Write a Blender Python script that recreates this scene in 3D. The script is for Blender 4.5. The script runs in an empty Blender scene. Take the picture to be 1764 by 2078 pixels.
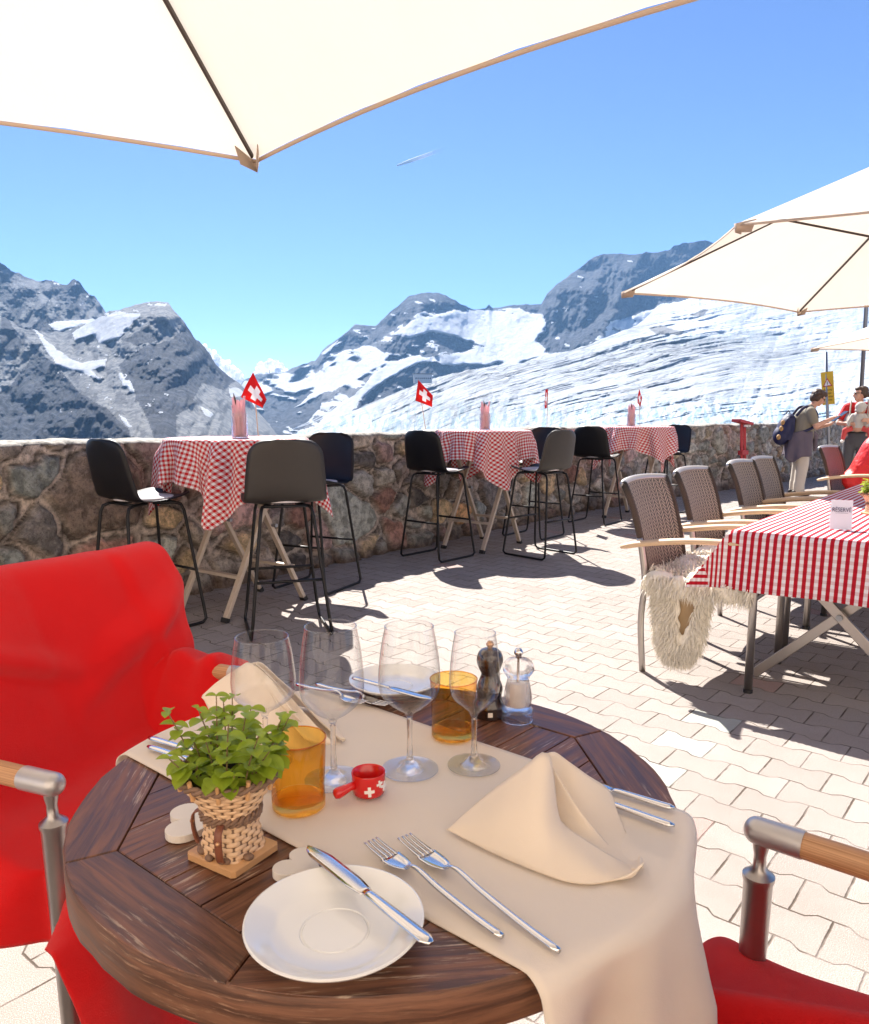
import bpy, math, random
import numpy as np
from mathutils import Vector, Matrix
R_ = math.radians
PI = math.pi
S = bpy.context.scene
COL = S.collection

# ------------------------------------------------------------------ camera
# the photograph is measured on a 1764 x 2078 grid; focal length 1568, horizon at row 840
PF, PCY, PCX, CH = 1568.0, 1120.0, 882.0, 1.25
PP = math.atan((PCY-840.0)/PF)
cd = bpy.data.cameras.new('camera'); cam = bpy.data.objects.new('camera', cd); COL.objects.link(cam)
cam.location = (0, 0, CH); cam.rotation_euler = (PI/2-PP, 0, 0)
cd.sensor_fit = 'VERTICAL'; cd.sensor_height = 36.0; cd.sensor_width = 30.56
cd.lens = 36.0*PF/2078.0
cd.shift_y = (PCY-1039.0)/2078.0
cd.clip_start = 0.05; cd.clip_end = 60000
cd.dof.use_dof = True; cd.dof.focus_distance = 2.6; cd.dof.aperture_fstop = 24.0
S.camera = cam
S.render.resolution_x = 869; S.render.resolution_y = 1024

# ------------------------------------------------------------------ world, sun, exposure
SUN_EL, SUN_AZ = 45.0, 17.0           # the sun stands ahead of the camera, a little to the left
w = bpy.data.worlds.new('World'); S.world = w; w.use_nodes = True
nt = w.node_tree; nt.nodes.clear()
sky = nt.nodes.new('ShaderNodeTexSky'); sky.sky_type = 'NISHITA'; sky.sun_disc = False
sky.sun_elevation = R_(SUN_EL); sky.sun_rotation = R_(-SUN_AZ)
sky.altitude = 3200; sky.air_density = 0.9; sky.dust_density = 1.0; sky.ozone_density = 1.3
bg = nt.nodes.new('ShaderNodeBackground'); bg.inputs['Strength'].default_value = 0.05
wo = nt.nodes.new('ShaderNodeOutputWorld')
tint = nt.nodes.new('ShaderNodeMix'); tint.data_type = 'RGBA'; tint.blend_type = 'MULTIPLY'; tint.inputs[0].default_value = 1.0
tint.inputs[7].default_value = (0.655, 0.785, 1.02, 1)
nt.links.new(sky.outputs[0], tint.inputs[6]); nt.links.new(tint.outputs[2], bg.inputs[0]); nt.links.new(bg.outputs[0], wo.inputs[0])
sl = bpy.data.lights.new('sun', 'SUN'); sun = bpy.data.objects.new('sun', sl); COL.objects.link(sun)
sl.energy = 4.1; sl.angle = R_(0.5); sl.color = (1.0, 0.95, 0.88)
sdir = Vector((math.sin(R_(SUN_AZ))*math.cos(R_(SUN_EL)), -math.cos(R_(SUN_AZ))*math.cos(R_(SUN_EL)), -math.sin(R_(SUN_EL))))
sun.rotation_euler = sdir.to_track_quat('-Z', 'Y').to_euler()
S.view_settings.view_transform = 'Standard'; S.view_settings.look = 'None'
S.view_settings.gamma = 1.0; S.view_settings.exposure = 1.93
S.render.engine = 'CYCLES'
S.cycles.max_bounces = 14; S.cycles.transmission_bounces = 12; S.cycles.transparent_max_bounces = 16
S.cycles.volume_bounces = 1

# ------------------------------------------------------------------ measuring helpers
def ray(px, py):
    x = (np.asarray(px, float)-PCX)/PF; y = -(np.asarray(py, float)-PCY)/PF
    return x, math.cos(PP)+y*math.sin(PP), -math.sin(PP)+y*math.cos(PP)
def gp(px, py, z=0.0):                 # where the sight line meets the level z
    x, y, zz = ray(px, py); t = (z-CH)/zz
    return Vector((float(x*t), float(y*t), z))
def ap(px, py, Y):                     # where the sight line reaches the distance Y
    x, y, zz = ray(px, py); t = Y/y
    return Vector((float(x*t), Y, float(zz*t+CH)))

# ------------------------------------------------------------------ object helpers
def tag(o, label=None, cat=None, group=None, kind=None):
    if label: o['label'] = label
    if cat: o['category'] = cat
    if group: o['group'] = group
    if kind: o['kind'] = kind
    return o
def thing(name, label, cat, loc=(0, 0, 0), rz=0.0, group=None):
    o = bpy.data.objects.new(name, None); COL.objects.link(o)
    o.location = loc; o.rotation_euler = (0, 0, rz); o.empty_display_size = 0.1
    return tag(o, label, cat, group)
def copy_tree(o, parent=None):
    c = o.copy(); COL.objects.link(c)
    if parent is not None: c.parent = parent
    for ch in [k for k in bpy.data.objects if k.parent == o]:
        copy_tree(ch, c)
    return c

def catmull(pts, n):
    P = [np.array(p, float) for p in pts]
    P = [2*P[0]-P[1]] + P + [2*P[-1]-P[-2]]
    out = []
    for i in range(1, len(P)-2):
        for k in range(n):
            t = k/n
            a, b, c, d = P[i-1], P[i], P[i+1], P[i+2]
            out.append(0.5*((2*b)+(-a+c)*t+(2*a-5*b+4*c-d)*t*t+(-a+3*b-3*c+d)*t**3))
    out.append(P[-2])
    return out

class MB:
    """collects shapes; build() links them as ONE mesh object"""
    def __init__(s): s.v = []; s.f = []; s.uv = []; s.has_uv = False; s.col = None
    def add(s, V, F, UV=None):
        o = len(s.v)
        s.v += [tuple(map(float, p)) for p in V]
        s.f += [tuple(i+o for i in f) for f in F]
        if UV is None: s.uv += [(0.0, 0.0)]*len(V)
        else: s.uv += [tuple(map(float, q)) for q in UV]; s.has_uv = True
        return s
    def box(s, c, d, rot=None):
        hx, hy, hz = d[0]/2, d[1]/2, d[2]/2
        V = [Vector((x, y, z)) for x in (-hx, hx) for y in (-hy, hy) for z in (-hz, hz)]
        if rot is not None: V = [rot @ q for q in V]
        V = [q+Vector(c) for q in V]
        return s.add(V, [(0, 1, 3, 2), (4, 6, 7, 5), (0, 4, 5, 1), (2, 3, 7, 6), (0, 2, 6, 4), (1, 5, 7, 3)])
    def bar(s, p0, p1, wd, th, up=(0, 0, 1)):       # rectangular bar between two points
        p0, p1 = Vector(p0), Vector(p1); d = (p1-p0); L = d.length; d.normalize()
        a = d.cross(Vector(up)); a = a.normalized() if a.length > 1e-5 else Vector((1, 0, 0)); b = a.cross(d)
        m = Matrix((a, d, b)).transposed()
        return s.box((p0+p1)/2, (wd, L, th), m)
    def tube(s, pts, r, n=10, caps=True, sx=1.0, up=None):
        P = [Vector(p) for p in pts]; N = len(P)
        rr = r if hasattr(r, '__len__') else [r]*N
        T = []
        for i in range(N):
            t = P[min(i+1, N-1)]-P[max(i-1, 0)]; T.append(t.normalized())
        u = Vector(up) if up else Vector((0, 0, 1))
        if abs(T[0].dot(u)) > 0.95: u = Vector((1, 0, 0))
        a = (u-T[0]*u.dot(T[0])).normalized()
        V = []; UV = []; F = []; acc = 0
        for i in range(N):
            a = (a-T[i]*a.dot(T[i])).normalized(); b = T[i].cross(a)
            if i: acc += (P[i]-P[i-1]).length
            for k in range(n):
                th = 2*PI*k/n
                V.append(P[i]+(a*math.cos(th)+b*math.sin(th)*sx)*rr[i]); UV.append((acc, k/n))
        for i in range(N-1):
            for k in range(n):
                F.append((i*n+k, i*n+(k+1) % n, (i+1)*n+(k+1) % n, (i+1)*n+k))
        if caps: F.append(tuple(range(n-1, -1, -1))); F.append(tuple((N-1)*n+k for k in range(n)))
        return s.add(V, F, UV)
    def lathe(s, prof, n=32, c=(0, 0, 0), close=False, m=None):
        V = []; F = []; UV = []; N = len(prof); c = Vector(c)
        for i, (r, z) in enumerate(prof):
            for k in range(n):
                th = 2*PI*k/n; q = Vector((r*math.cos(th), r*math.sin(th), z))
                if m is not None: q = m @ q
                V.append(q+c); UV.append((k/n, z))
        for i in range(N-1 if not close else N):
            j = (i+1) % N
            for k in range(n):
                F.append((i*n+k, i*n+(k+1) % n, j*n+(k+1) % n, j*n+k))
        if not close:
            if prof[0][0] > 1e-4: F.append(tuple(range(n-1, -1, -1)))
            if prof[-1][0] > 1e-4: F.append(tuple((N-1)*n+k for k in range(n)))
        return s.add(V, F, UV)
    def grid(s, P, UV=None, wrap=False):
        nu, nv = len(P), len(P[0])
        V = [P[i][j] for i in range(nu) for j in range(nv)]
        F = [(i*nv+j, ((i+1) % nu)*nv+j, ((i+1) % nu)*nv+j+1, i*nv+j+1) for i in range(nu if wrap else nu-1) for j in range(nv-1)]
        return s.add(V, F, None if UV is None else [UV[i][j] for i in range(nu) for j in range(nv)])
    def prism(s, poly, z0, z1, ch=0.0, M=None, uv=None):   # flat polygon (x,y) given thickness; ch = chamfer of the top
        n = len(poly); cx = sum(p[0] for p in poly)/n; cy = sum(p[1] for p in poly)/n
        def ins(p, d):
            L = math.hypot(p[0]-cx, p[1]-cy) or 1
            return (cx+(p[0]-cx)*(1-d/L), cy+(p[1]-cy)*(1-d/L))
        V = [(p[0], p[1], z0) for p in poly]+[(p[0], p[1], z1-ch*0.7) for p in poly]
        if ch: V += [(*ins(p, ch), z1) for p in poly]
        UVc = None
        if uv: UVc = [uv(q[0], q[1]) for q in V]
        if M is not None: V = [M @ Vector(q) for q in V]
        F = [tuple(range(n-1, -1, -1))]
        for lv in range(2 if ch else 1):
            F += [(lv*n+i, lv*n+(i+1) % n, (lv+1)*n+(i+1) % n, (lv+1)*n+i) for i in range(n)]
        F.append(tuple((2 if ch else 1)*n+i for i in range(n)))
        return s.add(V, F, UVc)
    def capsule(s, p0, r0, p1, r1, n=14, sx=1.0, up=None):
        p0, p1 = Vector(p0), Vector(p1); d = p1-p0; L = d.length
        if L < 1e-5: d = Vector((0, 0, 1)); L = 1e-4
        d.normalize(); pts = []; rr = []
        for k in range(6): a = PI/2*k/5; pts.append(p0-d*r0*math.cos(a)); rr.append(max(r0*math.sin(a), r0*0.05))
        for k in range(5, -1, -1): a = PI/2*k/5; pts.append(p1+d*r1*math.cos(a)); rr.append(max(r1*math.sin(a), r1*0.05))
        return s.tube(pts, rr, n, True, sx, up)
    def ball(s, c, r, n=16, m=12, rot=None):
        r = r if hasattr(r, '__len__') else (r, r, r); V = []; F = []
        for i in range(1, m):
            ph = PI*i/m
            for k in range(n):
                th = 2*PI*k/n
                q = Vector((r[0]*math.sin(ph)*math.cos(th), r[1]*math.sin(ph)*math.sin(th), r[2]*math.cos(ph)))
                if rot is not None: q = rot @ q
                V.append(q+Vector(c))
        t = Vector((0, 0, r[2])); b = Vector((0, 0, -r[2]))
        if rot is not None: t = rot @ t; b = rot @ b
        V += [t+Vector(c), b+Vector(c)]; T = len(V)-2
        for i in range(m-2):
            for k in range(n): F.append((i*n+k, (i+1)*n+k, (i+1)*n+(k+1) % n, i*n+(k+1) % n))
        for k in range(n): F.append((T, k, (k+1) % n)); F.append((T+1, (m-2)*n+(k+1) % n, (m-2)*n+k))
        return s.add(V, F)
    def build(s, name, mat, parent=None, smooth=40, bevel=0, solid=0, remesh=0, sub=0, soff=0, smooth_it=0):
        me = bpy.data.meshes.new(name); me.from_pydata(s.v, [], s.f)
        if s.has_uv:
            ul = me.uv_layers.new(name='UVMap')
            li = np.empty(len(me.loops), dtype=np.int32); me.loops.foreach_get('vertex_index', li)
            ul.data.foreach_set('uv', np.array(s.uv, dtype=np.float32)[li].ravel())
        if s.col is not None:
            ca = me.color_attributes.new('mask', 'FLOAT_COLOR', 'POINT')
            ca.data.foreach_set('color', np.asarray(s.col, dtype=np.float32).ravel())
        me.validate(); me.update()
        if smooth:
            me.polygons.foreach_set('use_smooth', [True]*len(me.polygons))
            if smooth < 180 and not remesh: me.set_sharp_from_angle(angle=R_(smooth))
        o = bpy.data.objects.new(name, me); COL.objects.link(o)
        if isinstance(mat, (list, tuple)): [me.materials.append(x) for x in mat]
        elif mat: me.materials.append(mat)
        if remesh:
            md = o.modifiers.new('remesh', 'REMESH'); md.mode = 'VOXEL'; md.voxel_size = remesh; md.use_smooth_shade = True
            md = o.modifiers.new('smooth', 'SMOOTH'); md.iterations = smooth_it or 3; md.factor = 0.5
        if sub:
            md = o.modifiers.new('sub', 'SUBSURF'); md.levels = sub; md.render_levels = sub
        if solid:
            md = o.modifiers.new('solid', 'SOLIDIFY'); md.thickness = solid; md.offset = soff
        if bevel:
            md = o.modifiers.new('bevel', 'BEVEL'); md.width = bevel; md.segments = 2; md.limit_method = 'ANGLE'; md.angle_limit = R_(35)
        if parent is not None: o.parent = parent
        return o

def np_mesh(name, V, F, mat, col=None, uv=None, smooth=True):
    me = bpy.data.meshes.new(name)
    me.vertices.add(len(V)); me.vertices.foreach_set('co', np.asarray(V, dtype=np.float32).ravel())
    F = np.asarray(F, dtype=np.int32)
    me.loops.add(F.size); me.loops.foreach_set('vertex_index', F.ravel())
    me.polygons.add(len(F)); me.polygons.foreach_set('loop_start', np.arange(0, F.size, 4, dtype=np.int32))
    me.update(calc_edges=True)
    if smooth: me.polygons.foreach_set('use_smooth', [True]*len(F))
    if col is not None:
        ca = me.color_attributes.new('mask', 'FLOAT_COLOR', 'POINT'); ca.data.foreach_set('color', np.asarray(col, dtype=np.float32).ravel())
    if uv is not None:
        ul = me.uv_layers.new(name='UVMap'); ul.data.foreach_set('uv', np.asarray(uv, dtype=np.float32)[F.ravel()].ravel())
    me.materials.append(mat)
    o = bpy.data.objects.new(name, me); COL.objects.link(o)
    return o
def gridfaces(nu, nv, flip=False):
    i, j = np.meshgrid(np.arange(nu-1), np.arange(nv-1), indexing='ij')
    a = (i*nv+j).ravel(); q = [a, a+nv, a+nv+1, a+1]
    if flip: q = q[::-1]
    return np.stack(q, 1)

# ------------------------------------------------------------------ numpy noise
def _h(i, j, k, seed):
    n = (i*374761393+j*668265263+k*2147483647+seed*1274126177) & 0xffffffff
    n = ((n ^ (n >> 13))*1274126177) & 0xffffffff
    n = (n ^ (n >> 16)) & 0xffffff
    return n/float(0xffffff)
def vnoise(x, y, z, seed=0):
    x, y, z = np.broadcast_arrays(np.asarray(x, float), np.asarray(y, float), np.asarray(z, float))
    xi, yi, zi = np.floor(x).astype(np.int64), np.floor(y).astype(np.int64), np.floor(z).astype(np.int64)
    fx, fy, fz = x-xi, y-yi, z-zi
    fx = fx*fx*(3-2*fx); fy = fy*fy*(3-2*fy); fz = fz*fz*(3-2*fz)
    r = 0
    for a in (0, 1):
        for b in (0, 1):
            for c in (0, 1):
                r = r+_h(xi+a, yi+b, zi+c, seed)*(fx if a else 1-fx)*(fy if b else 1-fy)*(fz if c else 1-fz)
    return r*2-1
def fbm(x, y, z=0.0, o=5, seed=0, g=0.5):
    r = 0; a = 1; t = 0
    for k in range(o):
        r = r+a*vnoise(x, y, z, seed+k); t += a; a *= g; x = x*2.03+7.1; y = y*2.03+3.3; z = z*2.03+1.7
    return r/t
def ridged(x, y, z=0.0, o=5, seed=0, g=0.55):
    r = 0; a = 1; t = 0
    for k in range(o):
        r = r+a*(1-2*np.abs(vnoise(x, y, z, seed+k))); t += a; a *= g; x = x*2.03+7.1; y = y*2.03+3.3; z = z*2.03+1.7
    return r/t
def inpoly(x, y, poly):
    r = np.zeros(np.shape(x), bool); n = len(poly)
    for i in range(n):
        x0, y0 = poly[i]; x1, y1 = poly[(i+1) % n]
        if y0 == y1: continue
        c = ((y0 > y) != (y1 > y)) & (x < (x1-x0)*(y-y0)/(y1-y0)+x0)
        r ^= c
    return r

# ------------------------------------------------------------------ node helpers
class NT:
    def __init__(s, name):
        s.m = bpy.data.materials.new(name); s.m.use_nodes = True; s.t = s.m.node_tree
        s.b = s.t.nodes['Principled BSDF']; s.out = s.t.nodes['Material Output']
    def n(s, ty, **kw):
        nd = s.t.nodes.new(ty)
        for k, v in kw.items(): setattr(nd, k, v)
        return nd
    def L(s, a, b):
        s.t.links.new(a, b)
    def set(s, inp, v):
        if v is None: return
        if hasattr(v, 'is_linked') or isinstance(v, bpy.types.NodeSocket): s.L(v, inp)
        else:
            if isinstance(v, (tuple, list)) and len(v) == 3 and len(inp.default_value) == 4: v = (*v, 1)
            inp.default_value = v
    def math(s, op, a, b=None, c=None, clamp=False):
        nd = s.n('ShaderNodeMath', operation=op, use_clamp=clamp)
        s.set(nd.inputs[0], a)
        if b is not None: s.set(nd.inputs[1], b)
        if c is not None: s.set(nd.inputs[2], c)
        return nd.outputs[0]
    def mix(s, f, a, b, blend='MIX'):
        nd = s.n('ShaderNodeMix', data_type='RGBA', blend_type=blend)
        s.set(nd.inputs[0], f); s.set(nd.inputs[6], a); s.set(nd.inputs[7], b)
        return nd.outputs[2]
    def noise(s, vec, scale, detail=4, rough=0.55, dist=0.0):
        nd = s.n('ShaderNodeTexNoise'); s.set(nd.inputs['Scale'], scale)
        nd.inputs['Detail'].default_value = detail; nd.inputs['Roughness'].default_value = rough; nd.inputs['Distortion'].default_value = dist
        if vec is not None: s.L(vec, nd.inputs['Vector'])
        return nd.outputs[0]
    def ramp(s, f, a, b, lo=0.0, hi=1.0):          # smooth map a..b -> lo..hi
        nd = s.n('ShaderNodeMapRange', interpolation_type='SMOOTHSTEP')
        s.set(nd.inputs[0], f); nd.inputs[1].default_value = a; nd.inputs[2].default_value = b
        nd.inputs[3].default_value = lo; nd.inputs[4].default_value = hi
        return nd.outputs[0]
    def mapv(s, vec, scale=(1, 1, 1), rot=(0, 0, 0), loc=(0, 0, 0)):
        nd = s.n('ShaderNodeMapping'); s.L(vec, nd.inputs[0])
        nd.inputs['Location'].default_value = loc; nd.inputs['Rotation'].default_value = rot; nd.inputs['Scale'].default_value = scale
        return nd.outputs[0]
    def pos(s): return s.n('ShaderNodeNewGeometry').outputs['Position']
    def obj(s): return s.n('ShaderNodeTexCoord').outputs['Object']
    def uv(s): return s.n('ShaderNodeTexCoord').outputs['UV']
    def xyz(s, v):
        nd = s.n('ShaderNodeSeparateXYZ'); s.L(v, nd.inputs[0]); return nd.outputs
    def attr(s, name='mask'):
        return s.n('ShaderNodeAttribute', attribute_name=name)
    def bump(s, h, strength=0.3, dist=0.01):
        nd = s.n('ShaderNodeBump'); nd.inputs['Strength'].default_value = strength; nd.inputs['Distance'].default_value = dist
        s.L(h, nd.inputs['Height']); s.L(nd.outputs[0], s.b.inputs['Normal']); return nd.outputs[0]
    def P(s, **kw):
        mp = dict(col='Base Color', rough='Roughness', metal='Metallic', ior='IOR', trans='Transmission Weight', spec='Specular IOR Level',
                  coat='Coat Weight', coatr='Coat Roughness', sheen='Sheen Weight', alpha='Alpha', sss='Subsurface Weight', emit='Emission Color', emits='Emission Strength', aniso='Anisotropic')
        for k, v in kw.items(): s.set(s.b.inputs[mp[k]], v)
        return s

def mat(name, col, rough=0.5, metal=0.0, var=0.12, vs=30.0, bump=0.0, bs=200.0, bd=0.002, **kw):
    t = NT(name); v = t.obj()
    f = t.noise(v, vs, 5)
    c = t.mix(f, tuple(x*(1-var) for x in col), tuple(min(x*(1+var), 1) for x in col))
    t.P(col=c, rough=rough, metal=metal, **kw)
    if bump: t.bump(t.noise(v, bs, 3), bump, bd)
    return t.m
def cloth_mat(name, col, trans=0.25, rough=0.9, weave=900.0, sheen=0.1, var=0.05, bump=0.25, wrinkle=0.0):
    t = NT(name); v = t.obj()
    c = t.mix(t.noise(v, 6, 4), tuple(x*(1-var) for x in col), tuple(min(1, x*(1+var)) for x in col))
    t.P(col=c, rough=rough, sheen=sheen, spec=0.2)
    h = t.noise(v, weave, 2)
    if wrinkle: h = t.math('ADD', h, t.math('MULTIPLY', t.noise(v, 16, 5, 0.55, 0.4), wrinkle))
    t.bump(h, bump, 0.0008)
    if trans:
        tr = t.n('ShaderNodeBsdfTranslucent'); t.L(c, tr.inputs[0])
        mx = t.n('ShaderNodeMixShader'); mx.inputs[0].default_value = trans
        t.L(t.b.outputs[0], mx.inputs[1]); t.L(tr.outputs[0], mx.inputs[2]); t.L(mx.outputs[0], t.out.inputs[0])
    return t.m
# ------------------------------------------------------------------ materials
def paver_mat():
    t = NT('concrete_pavers'); p = t.xyz(t.pos())
    al = R_(-39.5); ox, oy = 0.961, 2.80
    ca, sa = math.cos(al), math.sin(al)
    warp = t.noise(t.pos(), 9, 3)
    wv = t.math('MULTIPLY', t.math('SUBTRACT', warp, 0.5), 0.006)
    dx = t.math('SUBTRACT', p[0], ox); dy = t.math('SUBTRACT', p[1], oy)
    a = t.math('ADD', t.math('ADD', t.math('MULTIPLY', dx, ca), t.math('MULTIPLY', dy, sa)), wv)
    b = t.math('ADD', t.math('ADD', t.math('MULTIPLY', dx, -sa), t.math('MULTIPLY', dy, ca)), wv)
    Lp, W, h = 0.201, 0.1465, 0.0105
    cs = t.math('MULTIPLY', t.math('COSINE', t.math('MULTIPLY', a, 2*PI/Lp)), 2.5)
    cs = t.math('MAXIMUM', t.math('MINIMUM', cs, 1.0), -1.0)
    s_ = t.math('MULTIPLY', cs, -h)
    m = t.math('FLOOR', t.math('DIVIDE', b, W))
    def parity(x): return t.math('SUBTRACT', 1.0, t.math('MULTIPLY', t.math('PINGPONG', x, 1.0), 2.0))
    bd = t.math('ADD', t.math('MULTIPLY', t.math('ADD', m, 0.5), W), t.math('MULTIPLY', parity(m), s_))
    df = t.math('SUBTRACT', b, bd)
    row = t.math('ADD', m, t.math('GREATER_THAN', df, 0.0))
    d1 = t.math('ABSOLUTE', df)
    odd = t.math('PINGPONG', row, 1.0)
    a2 = t.math('ADD', a, t.math('MULTIPLY', odd, Lp/2))
    n = t.math('FLOOR', t.math('ADD', t.math('DIVIDE', a2, Lp), 0.5))
    d2 = t.math('SUBTRACT', Lp/2, t.math('ABSOLUTE', t.math('SUBTRACT', a2, t.math('MULTIPLY', n, Lp))))
    d = t.math('MINIMUM', d1, d2)
    d = t.math('ADD', d, t.math('MULTIPLY', t.math('SUBTRACT', t.noise(t.pos(), 60, 3), 0.5), 0.0035))
    cv = t.n('ShaderNodeCombineXYZ'); t.L(n, cv.inputs[0]); t.L(row, cv.inputs[1])
    wn = t.n('ShaderNodeTexWhiteNoise', noise_dimensions='2D'); t.L(cv.outputs[0], wn.inputs[0])
    idn = wn.outputs[0]
    base = t.mix(idn, (0.258, 0.220, 0.196), (0.318, 0.276, 0.250))
    base = t.mix(t.math('GREATER_THAN', idn, 0.999), base, (0.40, 0.42, 0.38))
    base = t.mix(t.math('LESS_THAN', idn, 0.012), base, (0.33, 0.205, 0.18))
    n0 = t.math('ADD', n, 0.0)
    c1 = t.math('COMPARE', n0, 0.0, 0.1); c2 = t.math('MULTIPLY', t.math('LESS_THAN', t.math('ABSOLUTE', row), 2.5), t.math('LESS_THAN', odd, 0.5))
    base = t.mix(t.math('MULTIPLY', c1, c2), base, (0.37, 0.40, 0.36))
    spk = t.noise(t.pos(), 420, 2, 0.7)
    base = t.mix(t.ramp(spk, 0.52, 0.68), base, (0.58, 0.54, 0.50))
    base = t.mix(t.ramp(spk, 0.46, 0.34), base, (0.15, 0.115, 0.10))
    base = t.mix(t.ramp(t.noise(t.pos(), 1.7, 7, 0.7), 0.42, 0.70, 0, 0.42), base, (0.22, 0.18, 0.155))
    j = t.ramp(d, 0.0016, 0.0046, 1, 0)
    base = t.mix(t.math('MULTIPLY', j, t.ramp(t.noise(t.pos(), 7, 4), 0.38, 0.58, 0.35, 1.0)), base, (0.075, 0.055, 0.04))
    t.P(col=base, rough=0.85, spec=0.3)
    hgt = t.math('ADD', t.ramp(d, 0.0006, 0.0045), t.math('MULTIPLY', spk, 0.6))
    hgt = t.math('ADD', hgt, t.math('MULTIPLY', idn, 0.25))
    t.bump(hgt, 0.6, 0.004)
    return t.m

def wood_mat(name, dark, light, worn, uv=True, worn_amt=0.35, rough=0.45, scale=1.0, coat=0.0):
    t = NT(name); v = t.uv() if uv else t.obj()
    g = t.noise(t.mapv(v, (6*scale, 90*scale, 90*scale)), 1.0, 6, 0.65, 0.6)
    g2 = t.noise(t.mapv(v, (14*scale, 420*scale, 420*scale)), 1.0, 4, 0.6)
    c = t.mix(t.ramp(g, 0.33, 0.68), dark, light)
    c = t.mix(t.ramp(g2, 0.55, 0.75, 0, 0.5), c, tuple(x*0.45 for x in dark))
    sc = t.noise(t.mapv(v, (13*scale, 210*scale, 210*scale)), 1.0, 6, 0.7)
    big = t.noise(v, 5.0*scale, 3)
    wm = t.math('MULTIPLY', t.ramp(sc, 0.54, 0.64), t.ramp(big, 0.46, 0.62, 0, min(1.0, worn_amt*1.2)))
    c = t.mix(wm, c, worn)
    t.P(col=c, rough=t.ramp(g, 0.2, 0.8, rough-0.08, rough+0.15), coat=coat, coatr=0.25)
    t.bump(t.math('ADD', g, t.math('MULTIPLY', g2, 0.6)), 0.35, 0.0012)
    return t.m

def gingham(name, period=0.028, red=(0.62, 0.012, 0.018), white=(0.86, 0.83, 0.83), wa=1.0, wb=1.0, trans=0.3):
    t = NT(name); v = t.xyz(t.uv())
    def st(x): return t.ramp(t.math('SINE', t.math('MULTIPLY', x, 2*PI/period)), -0.18, 0.18)
    sa, sb = st(v[0]), st(v[1])
    mid = tuple(0.38*r+0.62*w_ for r, w_ in zip(red, white))
    f = t.math('MULTIPLY', sa, sb)
    ca = t.mix(t.math('MULTIPLY', sa, wa), white, tuple(0.64*r+0.36*w_ for r, w_ in zip(red, white)) if wa == wb else red)
    if wa == wb:
        c = t.mix(t.math('MULTIPLY', sb, 1.0), ca, tuple(0.64*r+0.36*w_ for r, w_ in zip(red, white)))
        c = t.mix(f, c, red)
    else:
        c = t.mix(t.math('MULTIPLY', sb, wb), ca, red, 'MIX')
        c = t.mix(f, c, tuple(x*0.85 for x in red))
    t.P(col=c, rough=0.85, spec=0.2)
    t.bump(t.noise(t.uv(), 700, 2), 0.2, 0.0006)
    tr = t.n('ShaderNodeBsdfTranslucent'); t.L(c, tr.inputs[0])
    mx = t.n('ShaderNodeMixShader'); mx.inputs[0].default_value = trans
    t.L(t.b.outputs[0], mx.inputs[1]); t.L(tr.outputs[0], mx.inputs[2]); t.L(mx.outputs[0], t.out.inputs[0])
    return t.m

def flag_mat():
    t = NT('flag_cloth'); v = t.xyz(t.uv())
    ax = t.math('ABSOLUTE', t.math('SUBTRACT', v[0], 0.5)); ay = t.math('ABSOLUTE', t.math('SUBTRACT', v[1], 0.5))
    def lt(a, b): return t.math('LESS_THAN', a, b)
    arm, wd = 0.335, 0.115
    c1 = t.math('MULTIPLY', lt(ax, arm), lt(ay, wd)); c2 = t.math('MULTIPLY', lt(ay, arm), lt(ax, wd))
    f = t.math('MAXIMUM', c1, c2)
    c = t.mix(f, (0.72, 0.012, 0.010), (0.88, 0.86, 0.86))
    t.P(col=c, rough=0.7)
    tr = t.n('ShaderNodeBsdfTranslucent'); t.L(c, tr.inputs[0])
    mx = t.n('ShaderNodeMixShader'); mx.inputs[0].default_value = 0.4
    t.L(t.b.outputs[0], mx.inputs[1]); t.L(tr.outputs[0], mx.inputs[2]); t.L(mx.outputs[0], t.out.inputs[0])
    return t.m

def wicker_mat(name, c0, c1, gap=(0.015, 0.011, 0.008), n1=52.0, n2=28.0):
    t = NT(name); v = t.xyz(t.uv())
    zig = t.math('MULTIPLY', t.math('PINGPONG', t.math('MULTIPLY', v[0], n2), 1.0), 1.6)
    s1 = t.math('FRACT', t.math('ADD', t.math('MULTIPLY', v[1], n1), zig))
    e = t.math('ABSOLUTE', t.math('SUBTRACT', s1, 0.5))
    e2 = t.math('ABSOLUTE', t.math('SUBTRACT', t.math('FRACT', t.math('MULTIPLY', v[0], n2)), 0.5))
    strand = t.math('MULTIPLY', t.ramp(e, 0.42, 0.26), t.ramp(e2, 0.48, 0.36))
    nz = t.noise(t.uv(), 60, 4)
    c = t.mix(nz, c0, c1)
    c = t.mix(strand, gap, c)
    t.P(col=c, rough=0.55)
    t.bump(strand, 0.8, 0.004)
    return t.m

def basket_mat():
    t = NT('woven_reed'); v = t.obj()
    c = t.mix(t.noise(v, 70, 4), (0.58, 0.35, 0.18), (0.80, 0.56, 0.35))
    c = t.mix(t.ramp(t.attr().outputs[0], 0.22, 0.0), c, (0.10, 0.045, 0.018))  # weave gaps darkened, the shade between the reeds put into the colour
    t.P(col=c, rough=0.6); t.bump(t.noise(v, 500, 3), 0.3, 0.0008)
    return t.m

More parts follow.
